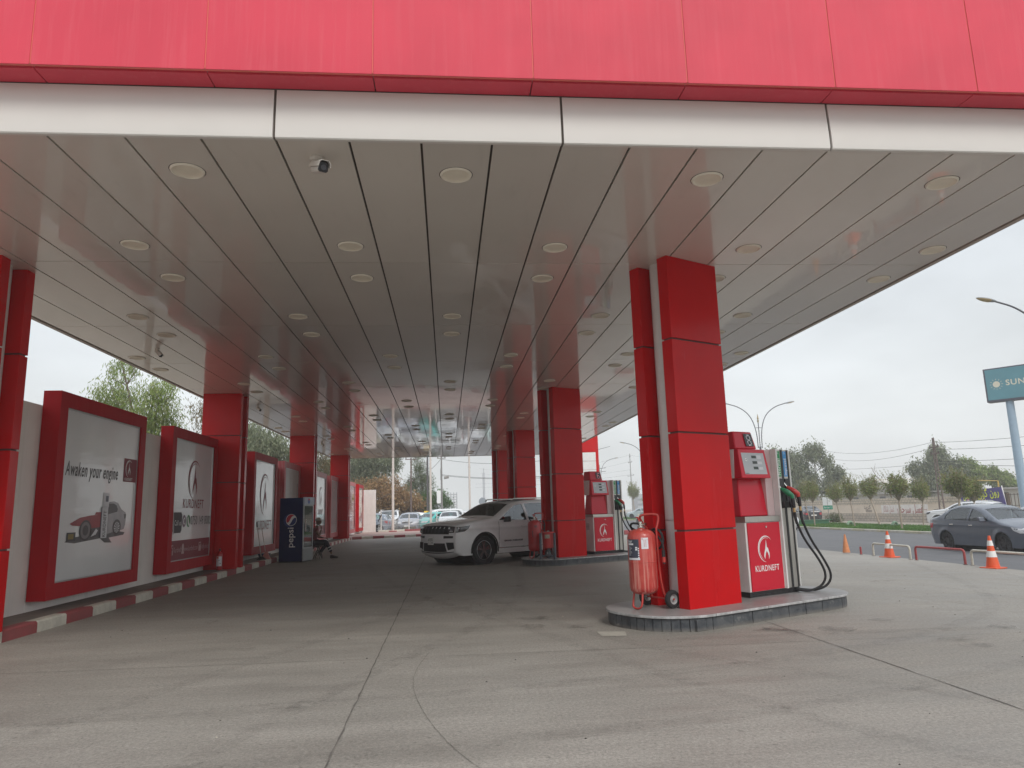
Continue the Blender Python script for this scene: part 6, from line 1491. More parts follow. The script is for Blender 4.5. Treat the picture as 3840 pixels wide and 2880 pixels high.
# lamps -----------------------------------------------------------------------
LPG = mat('lamp_grey', (.10, .10, .115), .5); LHG = mat('lamp_head', (.30, .32, .34), .5); LHO = mat('lamp_diffuser', (.55, .40, .20), .4); GOLD = mat('finial_gold', (.35, .28, .16), .5, metal=.3)
lamp0 = None
for lab, y in (('double-armed street lamp with gold finial above the nearest dispenser', 57.0), ('double-armed street lamp mostly hidden behind the nearest red column', 91.5), ('farthest double-armed street lamp beside the red and white price tower', 120.0), ('street lamp whose left head reaches in from the right edge', 27.4)):
    if lamp0 is None:
        lamp0 = t = thing('street_lamp', lab, 'street lamp', (26, y, -.25), 0, 'double street lamps along the verge')
        MB().cyl((0, 0, 0), (0, 0, 6.3), .10, .075, n=12).cyl((0, 0, 6.3), (0, 0, 8.35), .035, n=10).cyl((0, 0, 0), (0, 0, .5), .16, n=12).build('pole', LPG, t, smooth=40)
        MB().lathe([(0, 8.3), (.05, 8.32), (.05, 8.4), (.09, 8.45), (.09, 8.5), (.045, 8.53), (.045, 8.6), (.08, 8.65), (.0, 9.1)], 10).build('finial', GOLD, t, smooth=40)
        for s in (1, -1):
            MB().tube(smoothpath([(s*.17, 0, 6.2), (s*.20, 0, 7.6), (s*.60, 0, 8.9), (s*1.5, 0, 9.65), (s*2.55, 0, 9.95)], 3), .038, n=8).cyl((0, 0, 6.3), (s*.19, 0, 6.3), .02).cyl((0, 0, 7.9), (s*.25, 0, 7.9), .02).build('arm', LPG, t, smooth=60)
            mb = MB(); us = [i/10 for i in range(11)]; vv = [2*PI*i/12 for i in range(13)]
            def hf(u, v):
                w_ = .155*math.sin(PI*min(1, .12+u*.88))**.6*(1 if u < .98 else .3); return (s*(2.5+u*.85), w_*math.cos(v), 9.94+.16*u+.075*math.sin(v)*math.sin(PI*min(1, .1+u*.9))**.6)
            mb.grid(hf, us, vv); hd = mb.build('lamp_head', LHG, t, smooth=60)
            mb = MB(); mb.grid(lambda u, v: (hf(u, v)[0], hf(u, v)[1]*1.03, hf(u, v)[2]-.012), [.3+.07*i for i in range(11)], [PI+PI*i/8 for i in range(9)]); mb.build('diffuser', LHO, hd, smooth=60)
    else: dup(lamp0, (26, y, -.25), 0, lab)

# utility poles and wires -------------------------------------------------------
UPB = mat('pole_rust', (.15, .11, .095), .8, var=.15); UPG = mat('pole_concrete', (.26, .25, .24), .8, var=.1); INS = mat('insulator', (.08, .06, .055), .4)
def upole(lab, x, y, h, lattice, m_, arms, rz=0.0, lean=0.0):
    t = thing('utility_pole', lab, 'utility pole', (x, y, -.3), rz)
    if lattice:
        mb = MB()
        for s in (-1, 1): mb.hexa([(-.04, s*.30-.05, 0), (.04, s*.30-.05, 0), (.04, s*.30+.05, 0), (-.04, s*.30+.05, 0), (-.03, s*.07-.04, h), (.03, s*.07-.04, h), (.03, s*.07+.04, h), (-.03, s*.07+.04, h)])
        mb.build('leg_channel', m_, t); mb = MB(); k = 0
        for i in range(int(h/.4)):
            z = .2+i*.4; wv = .30-.23*z/h; sgn = 1 if i % 2 else -1
            mb.tube([(0, sgn*wv, z), (0, -sgn*wv, z+.36)], .018, n=4)
        mb.build('lattice_bar', m_, t)
    else: MB().cyl((0, 0, 0), (lean, 0, h), .14 if h > 9 else .12, .075, n=12).build('shaft', m_, t, smooth=40)
    for z, hw_ in arms:
        a = MB().box(-.04, -hw_, z-.04, .04, hw_, z+.04).build('crossarm', m_, t)
        mb = MB()
        for s in (-1, 1): mb.lathe([(0, z+.04), (.03, z+.05), (.06, z+.12), (.03, z+.15), (.06, z+.19), (0, z+.24)], 8, c=(0, s*(hw_-.08), 0))
        mb.build('insulator', INS, a, smooth=60)
    return t
upole('rusty lattice utility pole beside the long wall left of the banner', 38.7, 53.4, 6.5, True, UPB, [(5.75, .55), (5.25, .50)])
upole('pale grey utility pole standing among the far trees behind the nearest dispenser', 52, 97, 9.6, False, UPG, [(8.9, .9), (8.0, .9)])
upole('grey utility pole between the second dispenser and the nearest column', 40, 153, 13.2, False, UPG, [(12.5, .5), (11.3, 1.6), (8.4, 2.6)])
WIRE = mat('wire_black', (.03, .03, .032), .6)
def wire(lab, pts_list, r=.014, grp='overhead wires'):
    for k, (a, b_, sag, nm) in enumerate(pts_list):
        a, b_ = Vector(a), Vector(b_); n = 18
        pts = [a.lerp(b_, i/n)-Vector((0, 0, sag*4*(i/n)*(1-i/n))) for i in range(n+1)]
        t = MB().tube(pts, r, n=4).build('overhead_wire', WIRE); prop(t, nm, 'wire', grp)
wire('', [((38.7, 53.0, 5.9), (52, 97, 9.0), .9, 'upper overhead wire running left from the rusty lattice pole'),
          ((38.7, 53.8, 5.4), (52, 96.3, 7.9), .9, 'second overhead wire running left from the rusty lattice pole'),
          ((38.7, 53.4, 4.25), (52, 97, 6.1), .3, 'thick low overhead wire running left from the rusty lattice pole'),
          ((38.7, 53.0, 5.8), (40, 22, 6.6), .8, 'upper overhead wire running right from the rusty lattice pole'),
          ((38.7, 53.8, 5.3), (41, 22, 5.6), .7, 'second overhead wire running right from the rusty lattice pole'),
          ((38.7, 53.4, 4.3), (44, 22, 4.2), .4, 'low overhead wire running right behind the sign pole'),
          ((38.7, 53.4, 4.15), (35, 22, 2.2), .2, 'thick overhead wire dropping to the right of the lattice pole'),
          ((40, 153, 12.6), (10, 215, 14), 2.0, 'thin wire left of the tall grey pole'), ((40, 151.5, 11.2), (10, 213, 12.5), 2.0, 'second thin wire left of the tall grey pole'),
          ((40, 153, 9.4), (8, 200, 8.9), .6, 'lower wire left of the tall grey pole'), ((40, 151, 8.3), (8, 199, 7.9), .6, 'lowest wire left of the tall grey pole'),
          ((52, 97, 9.0), (40, 153, 12.6), 1.5, 'wire between the two far utility poles')], .013)

# price tower ----------------------------------------------------------------------
pt = thing('price_tower', 'tall red and white price tower standing behind the second dispenser', 'sign', (8.7, 52.0, -.1), R(-6))
MB().box(0, 0, 0, 2.5, .55, 8.6).build('tower_body', RED, pt, bevel=.02)
MB().box(-.05, -.06, 5.62, 2.30, .0, 8.6).build('red_header', RED, pt); mb = MB()
for k in range(7): mb.box(-.05, -.07, 5.58-(k+1)*.645+.02, 2.28, .0, 5.58-k*.645)
mb.build('white_panel', WHITEP, pt, bevel=.01)
ib = thing('distant_red_block', 'small dark red block visible behind the SUV roof', 'building', (6.2, 70, -.2)); MB().box(0, 0, 0, 2.2, 3, 2.7).build('walls', mat('brick_dull', (.18, .06, .05), .8), ib); MB().box(-.1, -.1, 2.7, 2.3, 3.1, 2.8).build('roof', PB_, ib)

# ================================================================== FLAGPOLES, FENCE, POLES on the left
FPW = mat('flagpole_cream', (.66, .60, .55), .5, var=.05)
for lab, x, y, h, r_ in (('thick cream flagpole on the far kerb, leftmost of three', -3.9, 53.2, 9.0, .10), ('cream flagpole rising behind the SUV bonnet, middle of three', -1.25, 57.0, 9.5, .095), ('pale flagpole farthest right, behind the SUV windscreen', 1.95, 61.0, 10, .10)):
    t = thing('flagpole', lab, 'flagpole', (x, y, .12), 0, 'cream flagpoles by the car park'); MB().cyl((0, 0, 0), (0, 0, h), r_, r_*.7, n=14).build('pole', FPW, t, smooth=40); MB().box(-.28, -.28, -.1, .28, .28, .10).build('base_block', KR, t, bevel=.03)
    MB().cyl((0, 0, h*.5), (0, 0, h*.5+.08), r_*1.15, n=14).build('collar', FPW, t, smooth=40)
mf = thing('mesh_fence', 'low white wire mesh fence in front of the parked cars', 'fence', (0, 0, .14)); A_, B_ = Vector((-5.0, 53.9, 0)), Vector((3.5, 54.9, 0)); n = 130; mb = MB(); FWH = mat('fence_white', (.62, .62, .60), .5)
for k in range(n+1): p = A_.lerp(B_, k/n); mb.tube([p+Vector((0, 0, .03)), p+Vector((0, 0, .85))], .0075, n=4)
for z in (.10, .45, .82): mb.tube([A_+Vector((0, 0, z)), B_+Vector((0, 0, z))], .008, n=4)
mb.build('mesh', FWH, mf)
for k in range(5): p = A_.lerp(B_, .02+k*.24); MB().cyl((p.x, p.y, 0), (p.x, p.y, 1.25 if k else 1.6), .045, n=10).build('post', FWH, mf, smooth=40)
sgb = thing('leaning_bar', 'short black bar leaning on the left fence post by the end wall', 'bar', (-4.95, 53.6, .15)); MB().tube([(-.05, 0, .75), (.2, 0, 1.25)], .035).build('bar', BLACK, sgb); MB().tube([(.2, 0, 0), (.2, 0, 1.2)], .02).build('stake', FWH, sgb)
upole('dark slim steel pole among the trees left of the middle flagpole', -1.95, 75, 9.5, False, mat('pole_dark', (.09, .085, .085), .6), [])
u = upole('pale concrete utility pole with a tangle of cable loops', -.5, 75, 7.55, False, UPG, [(7.3, .45)], R(90))
u2 = upole('thin utility pole with a rusty crossarm in front of the left trees', -3.65, 75, 7.4, False, UPB, [(7.25, .6), (5.0, .35)], R(90))
mb = MB(); rc = random.Random(8)
for k in range(5):
    a = rc.uniform(.25, .5); mb.tube([(math.sin(q)*a*.8+.30, .1, 5.9-k*.14+math.cos(q)*a) for q in [2*PI*i/16 for i in range(17)]], .012, n=4)
mb.build('cable_loop', WIRE, u); MB().cyl((.0, -.25, 5.25), (.0, -.75, 5.35), .14).build('transformer_can', mat('can_beige', (.35, .33, .3), .6), u)
MB().tube([(.16, 0, 6.4), (.22, .0, 5.2), (.18, 0, 1.5)], .035, n=6).build('down_cable', WIRE, u)
w2 = thing('small_sign_board', 'blank white board fixed to the pale concrete pole', 'sign', (-.80, 74.8, 2.35), R(0)); MB().box(-.2, 0, 0, .20, .05, 1.3).build('board', LETTERW, w2, bevel=.01); MB().box(-.02, .05, .4, .3, .1, .5).build('bracket', UPG, w2)
oc = thing('octagonal_sign', 'grey back of an octagonal road sign above the SUV windscreen', 'road sign', (3.73, 75, -.2))
MB().prism(circ(0, 0, .42, a0=22.5, n=8), -.01, .01).xf(Matrix.Translation((0, 0, 2.62)) @ Matrix.Rotation(R(90), 4, 'X')).build('plate', mat('sign_back', (.30, .33, .36), .5), oc); MB().cyl((0, .04, 0), (0, .04, 2.9), .035).build('post', UPG, oc)
wire('', [((-.5, 75, 6.9), (14, 60, 6.6), .9, 'upper wire running right from the pale concrete pole'), ((-.5, 75, 5.3), (14, 62, 4.9), .6, 'lower bundle wire running right from the pale concrete pole'), ((-.5, 75, 5.2), (14, 62, 4.6), .5, 'lowest wire running right from the pale concrete pole'),
          ((-3.65, 75, 5.0), (-8.5, 60, 2.6), .9, 'slack pale cable drooping across the dry tree'), ((-.5, 75, 7.0), (-3.65, 75, 5.0), .5, 'slack cable between the two left poles')], .016)

# ================================================================== TREES
BARK = mat('bark', (.17, .13, .10), .9, var=.2, scale=8); BARKP = mat('bark_pale', (.36, .29, .23), .85, var=.15, scale=8)
def leaves(name, blobs, n, ln, wd_, m_, parent, rng, droop=.3, clump=.0, hole=.0, upr=0.0):
    vs, fs = [], []; tot = sum(b[1][0]*b[1][1]*b[1][2] for b in blobs); 
    for (c, rad) in blobs:
        k = max(8, int(n*rad[0]*rad[1]*rad[2]/tot)); nc = max(4, k//26)
        cl = []
        for _ in range(nc):
            d = Vector((rng.gauss(0, 1), rng.gauss(0, 1), rng.gauss(0, 1))).normalized()*rng.uniform(.35, 1)**.5
            cl.append(Vector((c[0]+d.x*rad[0], c[1]+d.y*rad[1], c[2]+d.z*rad[2])))
        for i in range(k):
            q = cl[i % nc]; s = clump or min(rad)*.28
            p = q+Vector((rng.gauss(0, s), rng.gauss(0, s), rng.gauss(0, s*(1.1+droop))-droop*s))
            d = Vector((rng.uniform(-1, 1), rng.uniform(-1, 1), rng.uniform(-1, .6)-droop*1.6+upr*2)).normalized(); sd = d.cross(Vector((rng.uniform(-1, 1), rng.uniform(-1, 1), rng.uniform(-1, 1)))).normalized()
            l = ln*rng.uniform(.6, 1.3); w_ = wd_*rng.uniform(.7, 1.2)/2; o_ = len(vs)
            vs += [tuple(p), tuple(p+d*l*.45+sd*w_), tuple(p+d*l), tuple(p+d*l*.45-sd*w_)]; fs.append((o_, o_+1, o_+2, o_+3))
    return raw(name, vs, fs, m_, parent)
def limbs(parent, base, h, blobs, r0, m_, rng, name='trunk'):
    mb = MB(); fork = Vector((base[0], base[1], base[2]+h)); b0 = Vector(base)
    mb.tube([b0, b0.lerp(fork, .5)+Vector((rng.uniform(-.1, .1), 0, 0))*r0*4, fork], [r0, r0*.85, r0*.7], n=10)
    for c, rad in blobs:
        c = Vector(c); mid = fork.lerp(c, .5)+Vector((rng.uniform(-.2, .2), rng.uniform(-.2, .2), .1))*rad[0]*.4
        mb.tube([fork, mid, c, c+(c-fork)*.25], [r0*.5, r0*.32, r0*.16, r0*.05], n=6)
        for _ in range(4):
            e_ = c+Vector((rng.uniform(-1, 1)*rad[0], rng.uniform(-1, 1)*rad[1], rng.uniform(-.5, 1)*rad[2])); mb.tube([mid.lerp(c, .6), mid.lerp(e_, .7), e_], [r0*.14, r0*.09, r0*.03], n=5)
    return mb.build(name, m_, parent, smooth=60)
EUC = leafmat('eucalyptus_leaf', [(.13, .16, .09), (.19, .22, .13), (.25, .28, .18), (.30, .31, .21)])
EUCB = leafmat('eucalyptus_bright', [(.13, .19, .04), (.20, .28, .07), (.29, .35, .12), (.32, .33, .18)])
DRY = leafmat('dry_leaf', [(.34, .21, .10), (.48, .31, .15), (.40, .24, .13), (.24, .20, .09)])
GRN = leafmat('fresh_leaf', [(.04, .10, .02), (.07, .16, .03), (.10, .19, .05)])
CRAPE = leafmat('crape_leaf', [(.15, .20, .05), (.22, .27, .08), (.29, .31, .11), (.27, .19, .10)])
def tree(lab, base, h, blobs, n, ln, wd_, m_, r0=.2, seed=1, droop=.4, cat='tree', bark=None, name='tree', grp=None):
    rng = random.Random(seed); t = thing(name, lab, cat, base, 0, grp); b_ = Vector(base)
    bl = [(tuple(Vector(c)-b_), r) for c, r in blobs]
    limbs(t, (0, 0, 0), h, bl, r0, bark or BARK, rng); leaves('crown', bl, n, ln, wd_, m_, t, rng, droop); return t
# left side, near
tree('airy bright green eucalyptus rising behind the first two framed posters', (-11.2, 27.5, 0), 3.6,
     [((-12.3, 27.4, 6.1), (.75, .8, .55)), ((-12.5, 27.6, 5.2), (.5, .6, .5)), ((-11.9, 27, 7.1), (.5, .6, .35)), ((-10.9, 27.3, 5.6), (.85, .8, .75)), ((-10.5, 27.2, 6.3), (.55, .6, .4)), ((-10.6, 27.3, 4.6), (.8, .8, .7)), ((-11.6, 27.2, 4.7), (.5, .6, .45))], 13000, .17, .034, EUCB, .13, 3, .7, name='eucalyptus_tree')
tree('thin reddish-green weeping tree just left of the second left column', (-9.3, 28.5, 0), 3.8,
     [((-9.4, 28.2, 5.6), (.55, .6, .5)), ((-9.1, 28.2, 4.7), (.5, .5, .6)), ((-8.9, 28.2, 5.3), (.4, .5, .5))], 1700, .15, .028, leafmat('rusty_leaf', [(.16, .13, .06), (.22, .17, .09), (.12, .12, .05)]), .09, 5, .9, name='weeping_tree')
tree('dark green eucalyptus between the second and third left columns', (-11.8, 48, 0), 4.2,
     [((-12.9, 48, 7.0), (1.3, 1.2, .9)), ((-11.8, 48, 6.2), (1.2, 1.2, .9)), ((-10.7, 48, 6.0), (1.0, 1.0, .7)), ((-12.6, 48, 5.3), (1.3, 1.2, .8)), ((-10.4, 48, 5.0), (.9, 1.0, .7)), ((-13.9, 48.5, 6.5), (1, 1, .8))], 12000, .30, .065, EUC, .2, 7, .6, name='eucalyptus_tree')
tree('mixed green and brown tree between the third and fourth left columns', (-10.4, 62, 0), 3.6,
     [((-10.9, 61, 6.0), (1.2, 1.2, 1.0)), ((-9.7, 61, 5.4), (1.0, 1.1, 1.0)), ((-11.2, 61, 4.6), (1.2, 1.2, .9))], 4200, .26, .06, leafmat('mixed_leaf', [(.06, .08, .03), (.20, .13, .06), (.11, .12, .05)]), .16, 9, .5, name='mixed_tree')
tree('large dense eucalyptus filling the gap beyond the last left column', (-9.0, 82, 0), 4.5,
     [((-11.5, 81, 6.8), (2.2, 1.8, 1.5)), ((-9.6, 80, 7.4), (2.0, 1.8, 1.4)), ((-7.4, 80, 7.6), (1.9, 1.8, 1.2)), ((-6.0, 80, 7.2), (1.0, 1.4, 1.2)), ((-10.2, 80, 5.2), (2.0, 1.6, 1.2)), ((-8.0, 80, 5.6), (1.6, 1.5, 1.2)), ((-12.5, 80, 4.8), (1.8, 1.5, 1.2))], 22000, .36, .09, EUC, .26, 11, .45, name='eucalyptus_tree')
tree('wide dry brown-leaved tree behind the parked cars', (-6.4, 78, 0), 1.9,
     [((-9.3, 78, 3.6), (1.7, 1.4, 1.2)), ((-7.4, 77.5, 3.9), (1.6, 1.4, 1.1)), ((-5.6, 77, 3.4), (1.6, 1.4, 1.0)), ((-4.2, 76.8, 2.9), (1.4, 1.2, .8)), ((-3.0, 76.5, 2.5), (.9, 1.0, .6)), ((-6.5, 77, 2.6), (1.6, 1.2, .6)), ((-8.8, 77, 2.4), (1.5, 1.2, .6)), ((-5.9, 77.5, 4.8), (1.0, 1.0, .6))], 15000, .26, .11, DRY, .24, 13, .25, name='dry_tree')
tree('tall narrow pale green poplar behind the dark slim pole', (-2.6, 84, 0), 3.0,
     [((-3.2, 84, 7.2), (.7, .7, 1.1)), ((-2.9, 84, 6.0), (.9, .8, 1.1)), ((-3.4, 84, 4.9), (1.2, .9, .9)), ((-2.2, 84, 4.9), (.8, .8, .9)), ((-4.2, 84, 4.3), (1.0, .9, .8)), ((-2.4, 84, 3.6), (1.1, 1, .8))], 7500, .24, .06, leafmat('poplar_leaf', [(.09, .13, .05), (.14, .18, .08), (.18, .21, .12)]), .18, 15, .35, name='poplar_tree')
tree('low bright green leafy tree at the foot of the pale concrete pole', (-.6, 79, 0), 1.4,
     [((-1.5, 79, 2.7), (.9, .9, .9)), ((-.7, 79, 3.1), (.8, .8, .7)), ((.1, 79, 2.3), (.7, .8, .6)), ((-2.3, 79, 2.6), (.8, .8, .8))], 4500, .20, .08, GRN, .14, 17, .2, name='leafy_tree')
# awnings and low wall under the dry tree
sh_ = thing('roadside_stall', 'dark low roadside stall with a patched awning behind the parked cars', 'stall', (-6.2, 80, 0)); MB().box(0, 0, 2.0, 4.6, 2.2, 2.12).build('awning', mat('awning_dark', (.05, .04, .035), .9, var=.4), sh_, bevel=.02); MB().box(.2, .5, 0, 4.4, 2.1, 2.0).build('stall_box', mat('stall_brown', (.09, .06, .045), .9, var=.4, scale=1), sh_)
rd_ = MB().box(3.0, .3, .9, 3.9, .45, 1.75).build('red_board', mat('stall_red', (.30, .05, .04), .7), sh_)
bw = thing('beige_wall', 'beige yard wall behind the dry tree', 'wall', (-13, 84, 0)); MB().box(0, 0, 0, 9.5, .3, 2.5).build('wall_panel', mat('beige_render', (.36, .31, .25), .9, var=.1, dirt=.2), bw); MB().box(-.1, -.05, 2.5, 9.6, .35, 2.6).build('coping', PB_, bw)
sbr = thing('shrub', 'small dry weeds along the foot of the mesh fence', 'weeds', (-2.2, 54.9, .1)); leaves('leaves', [((-.6, 0, .15), (.9, .2, .14)), ((.9, .1, .12), (.9, .2, .12))], 1200, .12, .03, leafmat('weed_leaf', [(.16, .15, .05), (.22, .19, .08), (.10, .11, .04)]), sbr, random.Random(4), -.2)
MB().tube([(-.6, 0, 0), (-.5, 0, .2)], .01).build('stems', BARK, sbr)

# crape myrtles on the verge: three builds, the rest copies
CG_ = 'small vase-shaped trees on the verge'
def crape(lab, x, y, h, wd_, seed, lean=0.0, tr=.52):
    rng = random.Random(seed); t = thing('verge_tree', lab, 'tree', (x, y, -.25), 0, CG_); zt = h; zb = h*tr; r_ = wd_/2
    mb = MB(); tp = Vector((lean, 0, zb*.96)); mb.tube([(0, 0, 0), (lean*.5, .0, zb*.5), tp], [.045, .040, .036], n=8)
    tips = []
    for k in range(26):
        a = 2*PI*k/26+rng.uniform(-.2, .2); rr_ = r_*rng.uniform(.2, .92); zz = zb+(zt-zb)*rng.uniform(.55, 1.0)*(1-.25*(rr_/r_)**2)
        e_ = Vector((lean+rr_*math.cos(a), rr_*math.sin(a), zz)); mid = tp.lerp(e_, .5)+Vector((math.cos(a), math.sin(a), -.3))*r_*.18; tips.append((mid, e_)); mb.tube([tp, mid, e_], [.014, .009, .004], n=4)
    mb.build('trunk', BARKP, t, smooth=60); vs, fs = [], []
    for i in range(3200):
        mid, e_ = tips[rng.randrange(len(tips))]; u = rng.uniform(-.25, 1.0)
        p = (tp.lerp(mid, u+1) if u < 0 else mid.lerp(e_, u)); s = .11*(1-.45*max(0, u)); p = p+Vector((rng.gauss(0, s), rng.gauss(0, s), rng.gauss(0, s)))
        d = Vector((rng.uniform(-1, 1), rng.uniform(-1, 1), rng.uniform(-.4, 1))).normalized(); sd = d.cross(Vector((rng.uniform(-1, 1), rng.uniform(-1, 1), rng.uniform(-1, 1)))).normalized()
        l = .085*rng.uniform(.7, 1.3); w_ = l*.28; o_ = len(vs); vs += [tuple(p), tuple(p+d*l*.5+sd*w_), tuple(p+d*l), tuple(p+d*l*.5-sd*w_)]; fs.append((o_, o_+1, o_+2, o_+3))
    mb2 = MB()
    for k in range(18):
        a = rng.uniform(0, 2*PI); rr_ = r_*rng.uniform(.1, .95); p0_ = Vector((lean+rr_*math.cos(a), rr_*math.sin(a), zt-(zt-zb)*rng.uniform(.12, .3))); ln_ = rng.uniform(.22, .5); p1_ = p0_+Vector((math.cos(a)*.12, math.sin(a)*.12, ln_))
        mb2.tube([p0_, p1_], [.006, .003], n=4)
        for j in range(16):
            p = p0_.lerp(p1_, rng.random())+Vector((rng.gauss(0, .02), rng.gauss(0, .02), 0)); d = Vector((rng.uniform(-1, 1), rng.uniform(-1, 1), rng.uniform(.2, 1))).normalized(); sd = d.cross(Vector((0, 0, 1))).normalized(); l = .06; o_ = len(vs)
            vs += [tuple(p), tuple(p+d*l*.5+sd*.016), tuple(p+d*l), tuple(p+d*l*.5-sd*.016)]; fs.append((o_, o_+1, o_+2, o_+3))
    mb2.build('shoots', BARKP, t)
    raw('crown', vs, fs, CRAPE, t); return t
trees_ = [(28.9, 55.4, 3.4, 1.25, 'leftmost small verge tree, touching the next crown'), (26.0, 49.3, 3.25, 1.15, 'second small verge tree from the left, trunk bare to half height'),
          (29.54, 52.0, 3.1, 1.40, 'third small verge tree, beside the green and white street sign'), (26.5, 45.1, 3.3, 1.15, 'fourth small verge tree with yellowish leaves on its right'),
          (29.42, 47.0, 3.45, 1.65, 'fifth small verge tree, standing alone with a wide crown'), (26.1, 39.6, 3.25, 1.5, 'sixth and largest small verge tree in the middle'),
          (29.5, 42.6, 3.0, 1.3, 'seventh small verge tree, left of the rusty lattice pole'), (26.7, 35.7, 3.2, 1.55, 'eighth small verge tree in front of the purple banner'),
          (28.6, 36.8, 2.85, 1.3, 'ninth small verge tree in front of the purple banner, right one'), (26.2, 27.7, 3.3, 1.4, 'small verge tree cut off by the right edge below the sign pole')]
pro = []
for i, (x, y, h, wd_, lab) in enumerate(trees_):
    if i < 4: pro.append((crape(lab, x, y, h, wd_, 20+i, (-.35, .0, -.25, -.12)[i]), h, wd_))
    else: p_, ph, pw = pro[i % 4]; dup(p_, (x, y, -.25), i*1.3, lab, (wd_/pw, wd_/pw, h/ph))
for x, y, h, wd_, lab in ((30.2, 114, 5.6, 2.4, 'slender taller verge tree in front of the tall grey pole'), (28.4, 100, 3.4, 3.0, 'round bushy tree far along the verge behind the hedge'), (31.5, 108, 3.6, 3.2, 'second round bushy tree far along the verge')):
    p_, ph, pw = pro[int(x) % 4]; dup(p_, (x, y, -.25), x, lab, (wd_/pw, wd_/pw, h/ph))
hg = thing('hedge', 'low yellow-green clipped hedge far along the verge behind the second dispenser', 'hedge', (25.5, 92, -.25)); leaves('leaves', [((.5+k*.45, .5*(k % 2), .35), (.6, 1.4, .32)) for k in range(9)], 6000, .12, .07, leafmat('hedge_leaf', [(.14, .16, .03), (.22, .21, .05), (.07, .10, .02)]), hg, random.Random(6), -.1)
mb = MB()
for k in range(9): mb.tube([(.5+k*.45, 0, 0), (.55+k*.45, .05, .5)], .02, n=5)
mb.build('stems', BARK, hg)
bsh = thing('bush', 'round olive bush on the dirt in front of the long wall', 'bush', (33.6, 60.3, -.5)); leaves('leaves', [((0, 0, .45), (.62, .62, .42)), ((.3, .2, .35), (.5, .5, .35))], 2400, .12, .05, leafmat('olive_leaf', [(.07, .09, .03), (.13, .14, .06), (.10, .11, .04)]), bsh, random.Random(8), 0); MB().tube([(0, 0, 0), (0, .1, .5)], .03).build('stems', BARK, bsh)
# big hazy eucalypts
BG = [('big grey-green eucalyptus behind the nearest dispenser', (44, 88, -.2), [((40.9, 86, 7.0), (1.3, 1.2, 1.4)), ((43.0, 85, 6.3), (1.7, 1.4, 1.6)), ((45.0, 84, 7.6), (1.5, 1.3, 1.2)), ((46.3, 83.4, 6.3), (1.0, 1.0, .9)), ((43.5, 85, 4.2), (2.6, 1.8, 1.6)), ((46.8, 83, 4.6), (1.5, 1.3, 1.2)), ((41.0, 86, 4.2), (1.6, 1.4, 1.6)), ((46.2, 83.2, 3.0), (1.6, 1.3, 1.0))], 19000, 31),
      ('big rounded grey-green eucalyptus behind the rusty lattice pole', (56, 78, -.2), [((56.0, 77, 6.4), (1.4, 1.3, 1.2)), ((54.2, 78, 4.9), (1.3, 1.2, 1.0)), ((55.6, 77, 4.2), (2.0, 1.6, 1.6)), ((57.4, 76, 4.9), (1.5, 1.3, 1.2)), ((54.9, 78, 3.0), (1.9, 1.5, 1.0)), ((57.3, 76, 3.1), (1.8, 1.5, 1.0))], 15000, 33),
      ('yellowish-green tree just right of the rusty lattice pole', (59.2, 77, -.2), [((58.6, 76, 5.1), (1.2, 1.1, .8)), ((59.4, 75.6, 4.1), (1.4, 1.2, .9)), ((58.6, 76, 3.2), (1.3, 1.2, .8))], 7000, 35),
      ('lower hazy tree sloping down towards the sign pole', (61.5, 76, -.2), [((60.6, 75, 4.1), (1.3, 1.2, .8)), ((61.6, 74.4, 3.3), (1.3, 1.2, .8)), ((62.4, 74, 2.6), (1.2, 1.1, .7))], 6500, 37)]
for lab, b_, bl, n, sd in BG:
    bl = [(c, (r[0]*.82, r[1]*.82, r[2]*.8)) for c, r in bl]; tree(lab, b_, 2.4, bl, n, .38, .12, EUC if sd < 35 else EUCB, .15, sd, .45, name='eucalyptus_tree')
bt = thing('bare_branch', 'leafless branch sticking up beside the sixth small tree', 'tree', (40.6, 62.3, -.2)); rb_ = random.Random(3); mb = MB(); mb.tube([(0, 0, 0), (-.1, .3, 2.6), (-.2, 2.0, 3.9), (-.2, 2.6, 4.7)], [.06, .05, .035, .01], n=6)
for k in range(9): z = 2.6+k*.22; yy = .3+k*.25; mb.tube([(-.1, yy, z+.1), (-.1+rb_.uniform(-.3, .3), yy+rb_.uniform(-.5, .6), z+rb_.uniform(.3, .8))], [.018, .005], n=4)
mb.build('branches', BARK, bt)
# palm far right
pm = thing('palm_tree', 'distant palm top left of the blue sign pole', 'palm', (78, 92, -.2)); MB().tube([(0, 0, 0), (0, 0, 3.0)], .2).build('trunk', BARK, pm); mb = MB(); rp = random.Random(2)
for k in range(22):
    a = 2*PI*k/22; l = rp.uniform(1.4, 2.0); up2 = rp.uniform(.2, 1.1)
    for j in range(6):
        u0, u1 = j/6, (j+1)/6; P0 = Vector((math.cos(a)*l*u0, math.sin(a)*l*u0, 3+up2*math.sin(u0*2.2))); P1 = Vector((math.cos(a)*l*u1, math.sin(a)*l*u1, 3+up2*math.sin(u1*2.2))); w_ = .22*(1-u0*.7); s = Vector((-math.sin(a), math.cos(a), -.5))*w_
        mb.add([P0, P0+s, P1+s*.8, P1], [(0, 1, 2, 3)]); s2 = Vector((math.sin(a), -math.cos(a), -.5))*w_; mb.add([P0, P0+s2, P1+s2*.8, P1], [(0, 1, 2, 3)])
mb.build('fronds', EUC, pm)
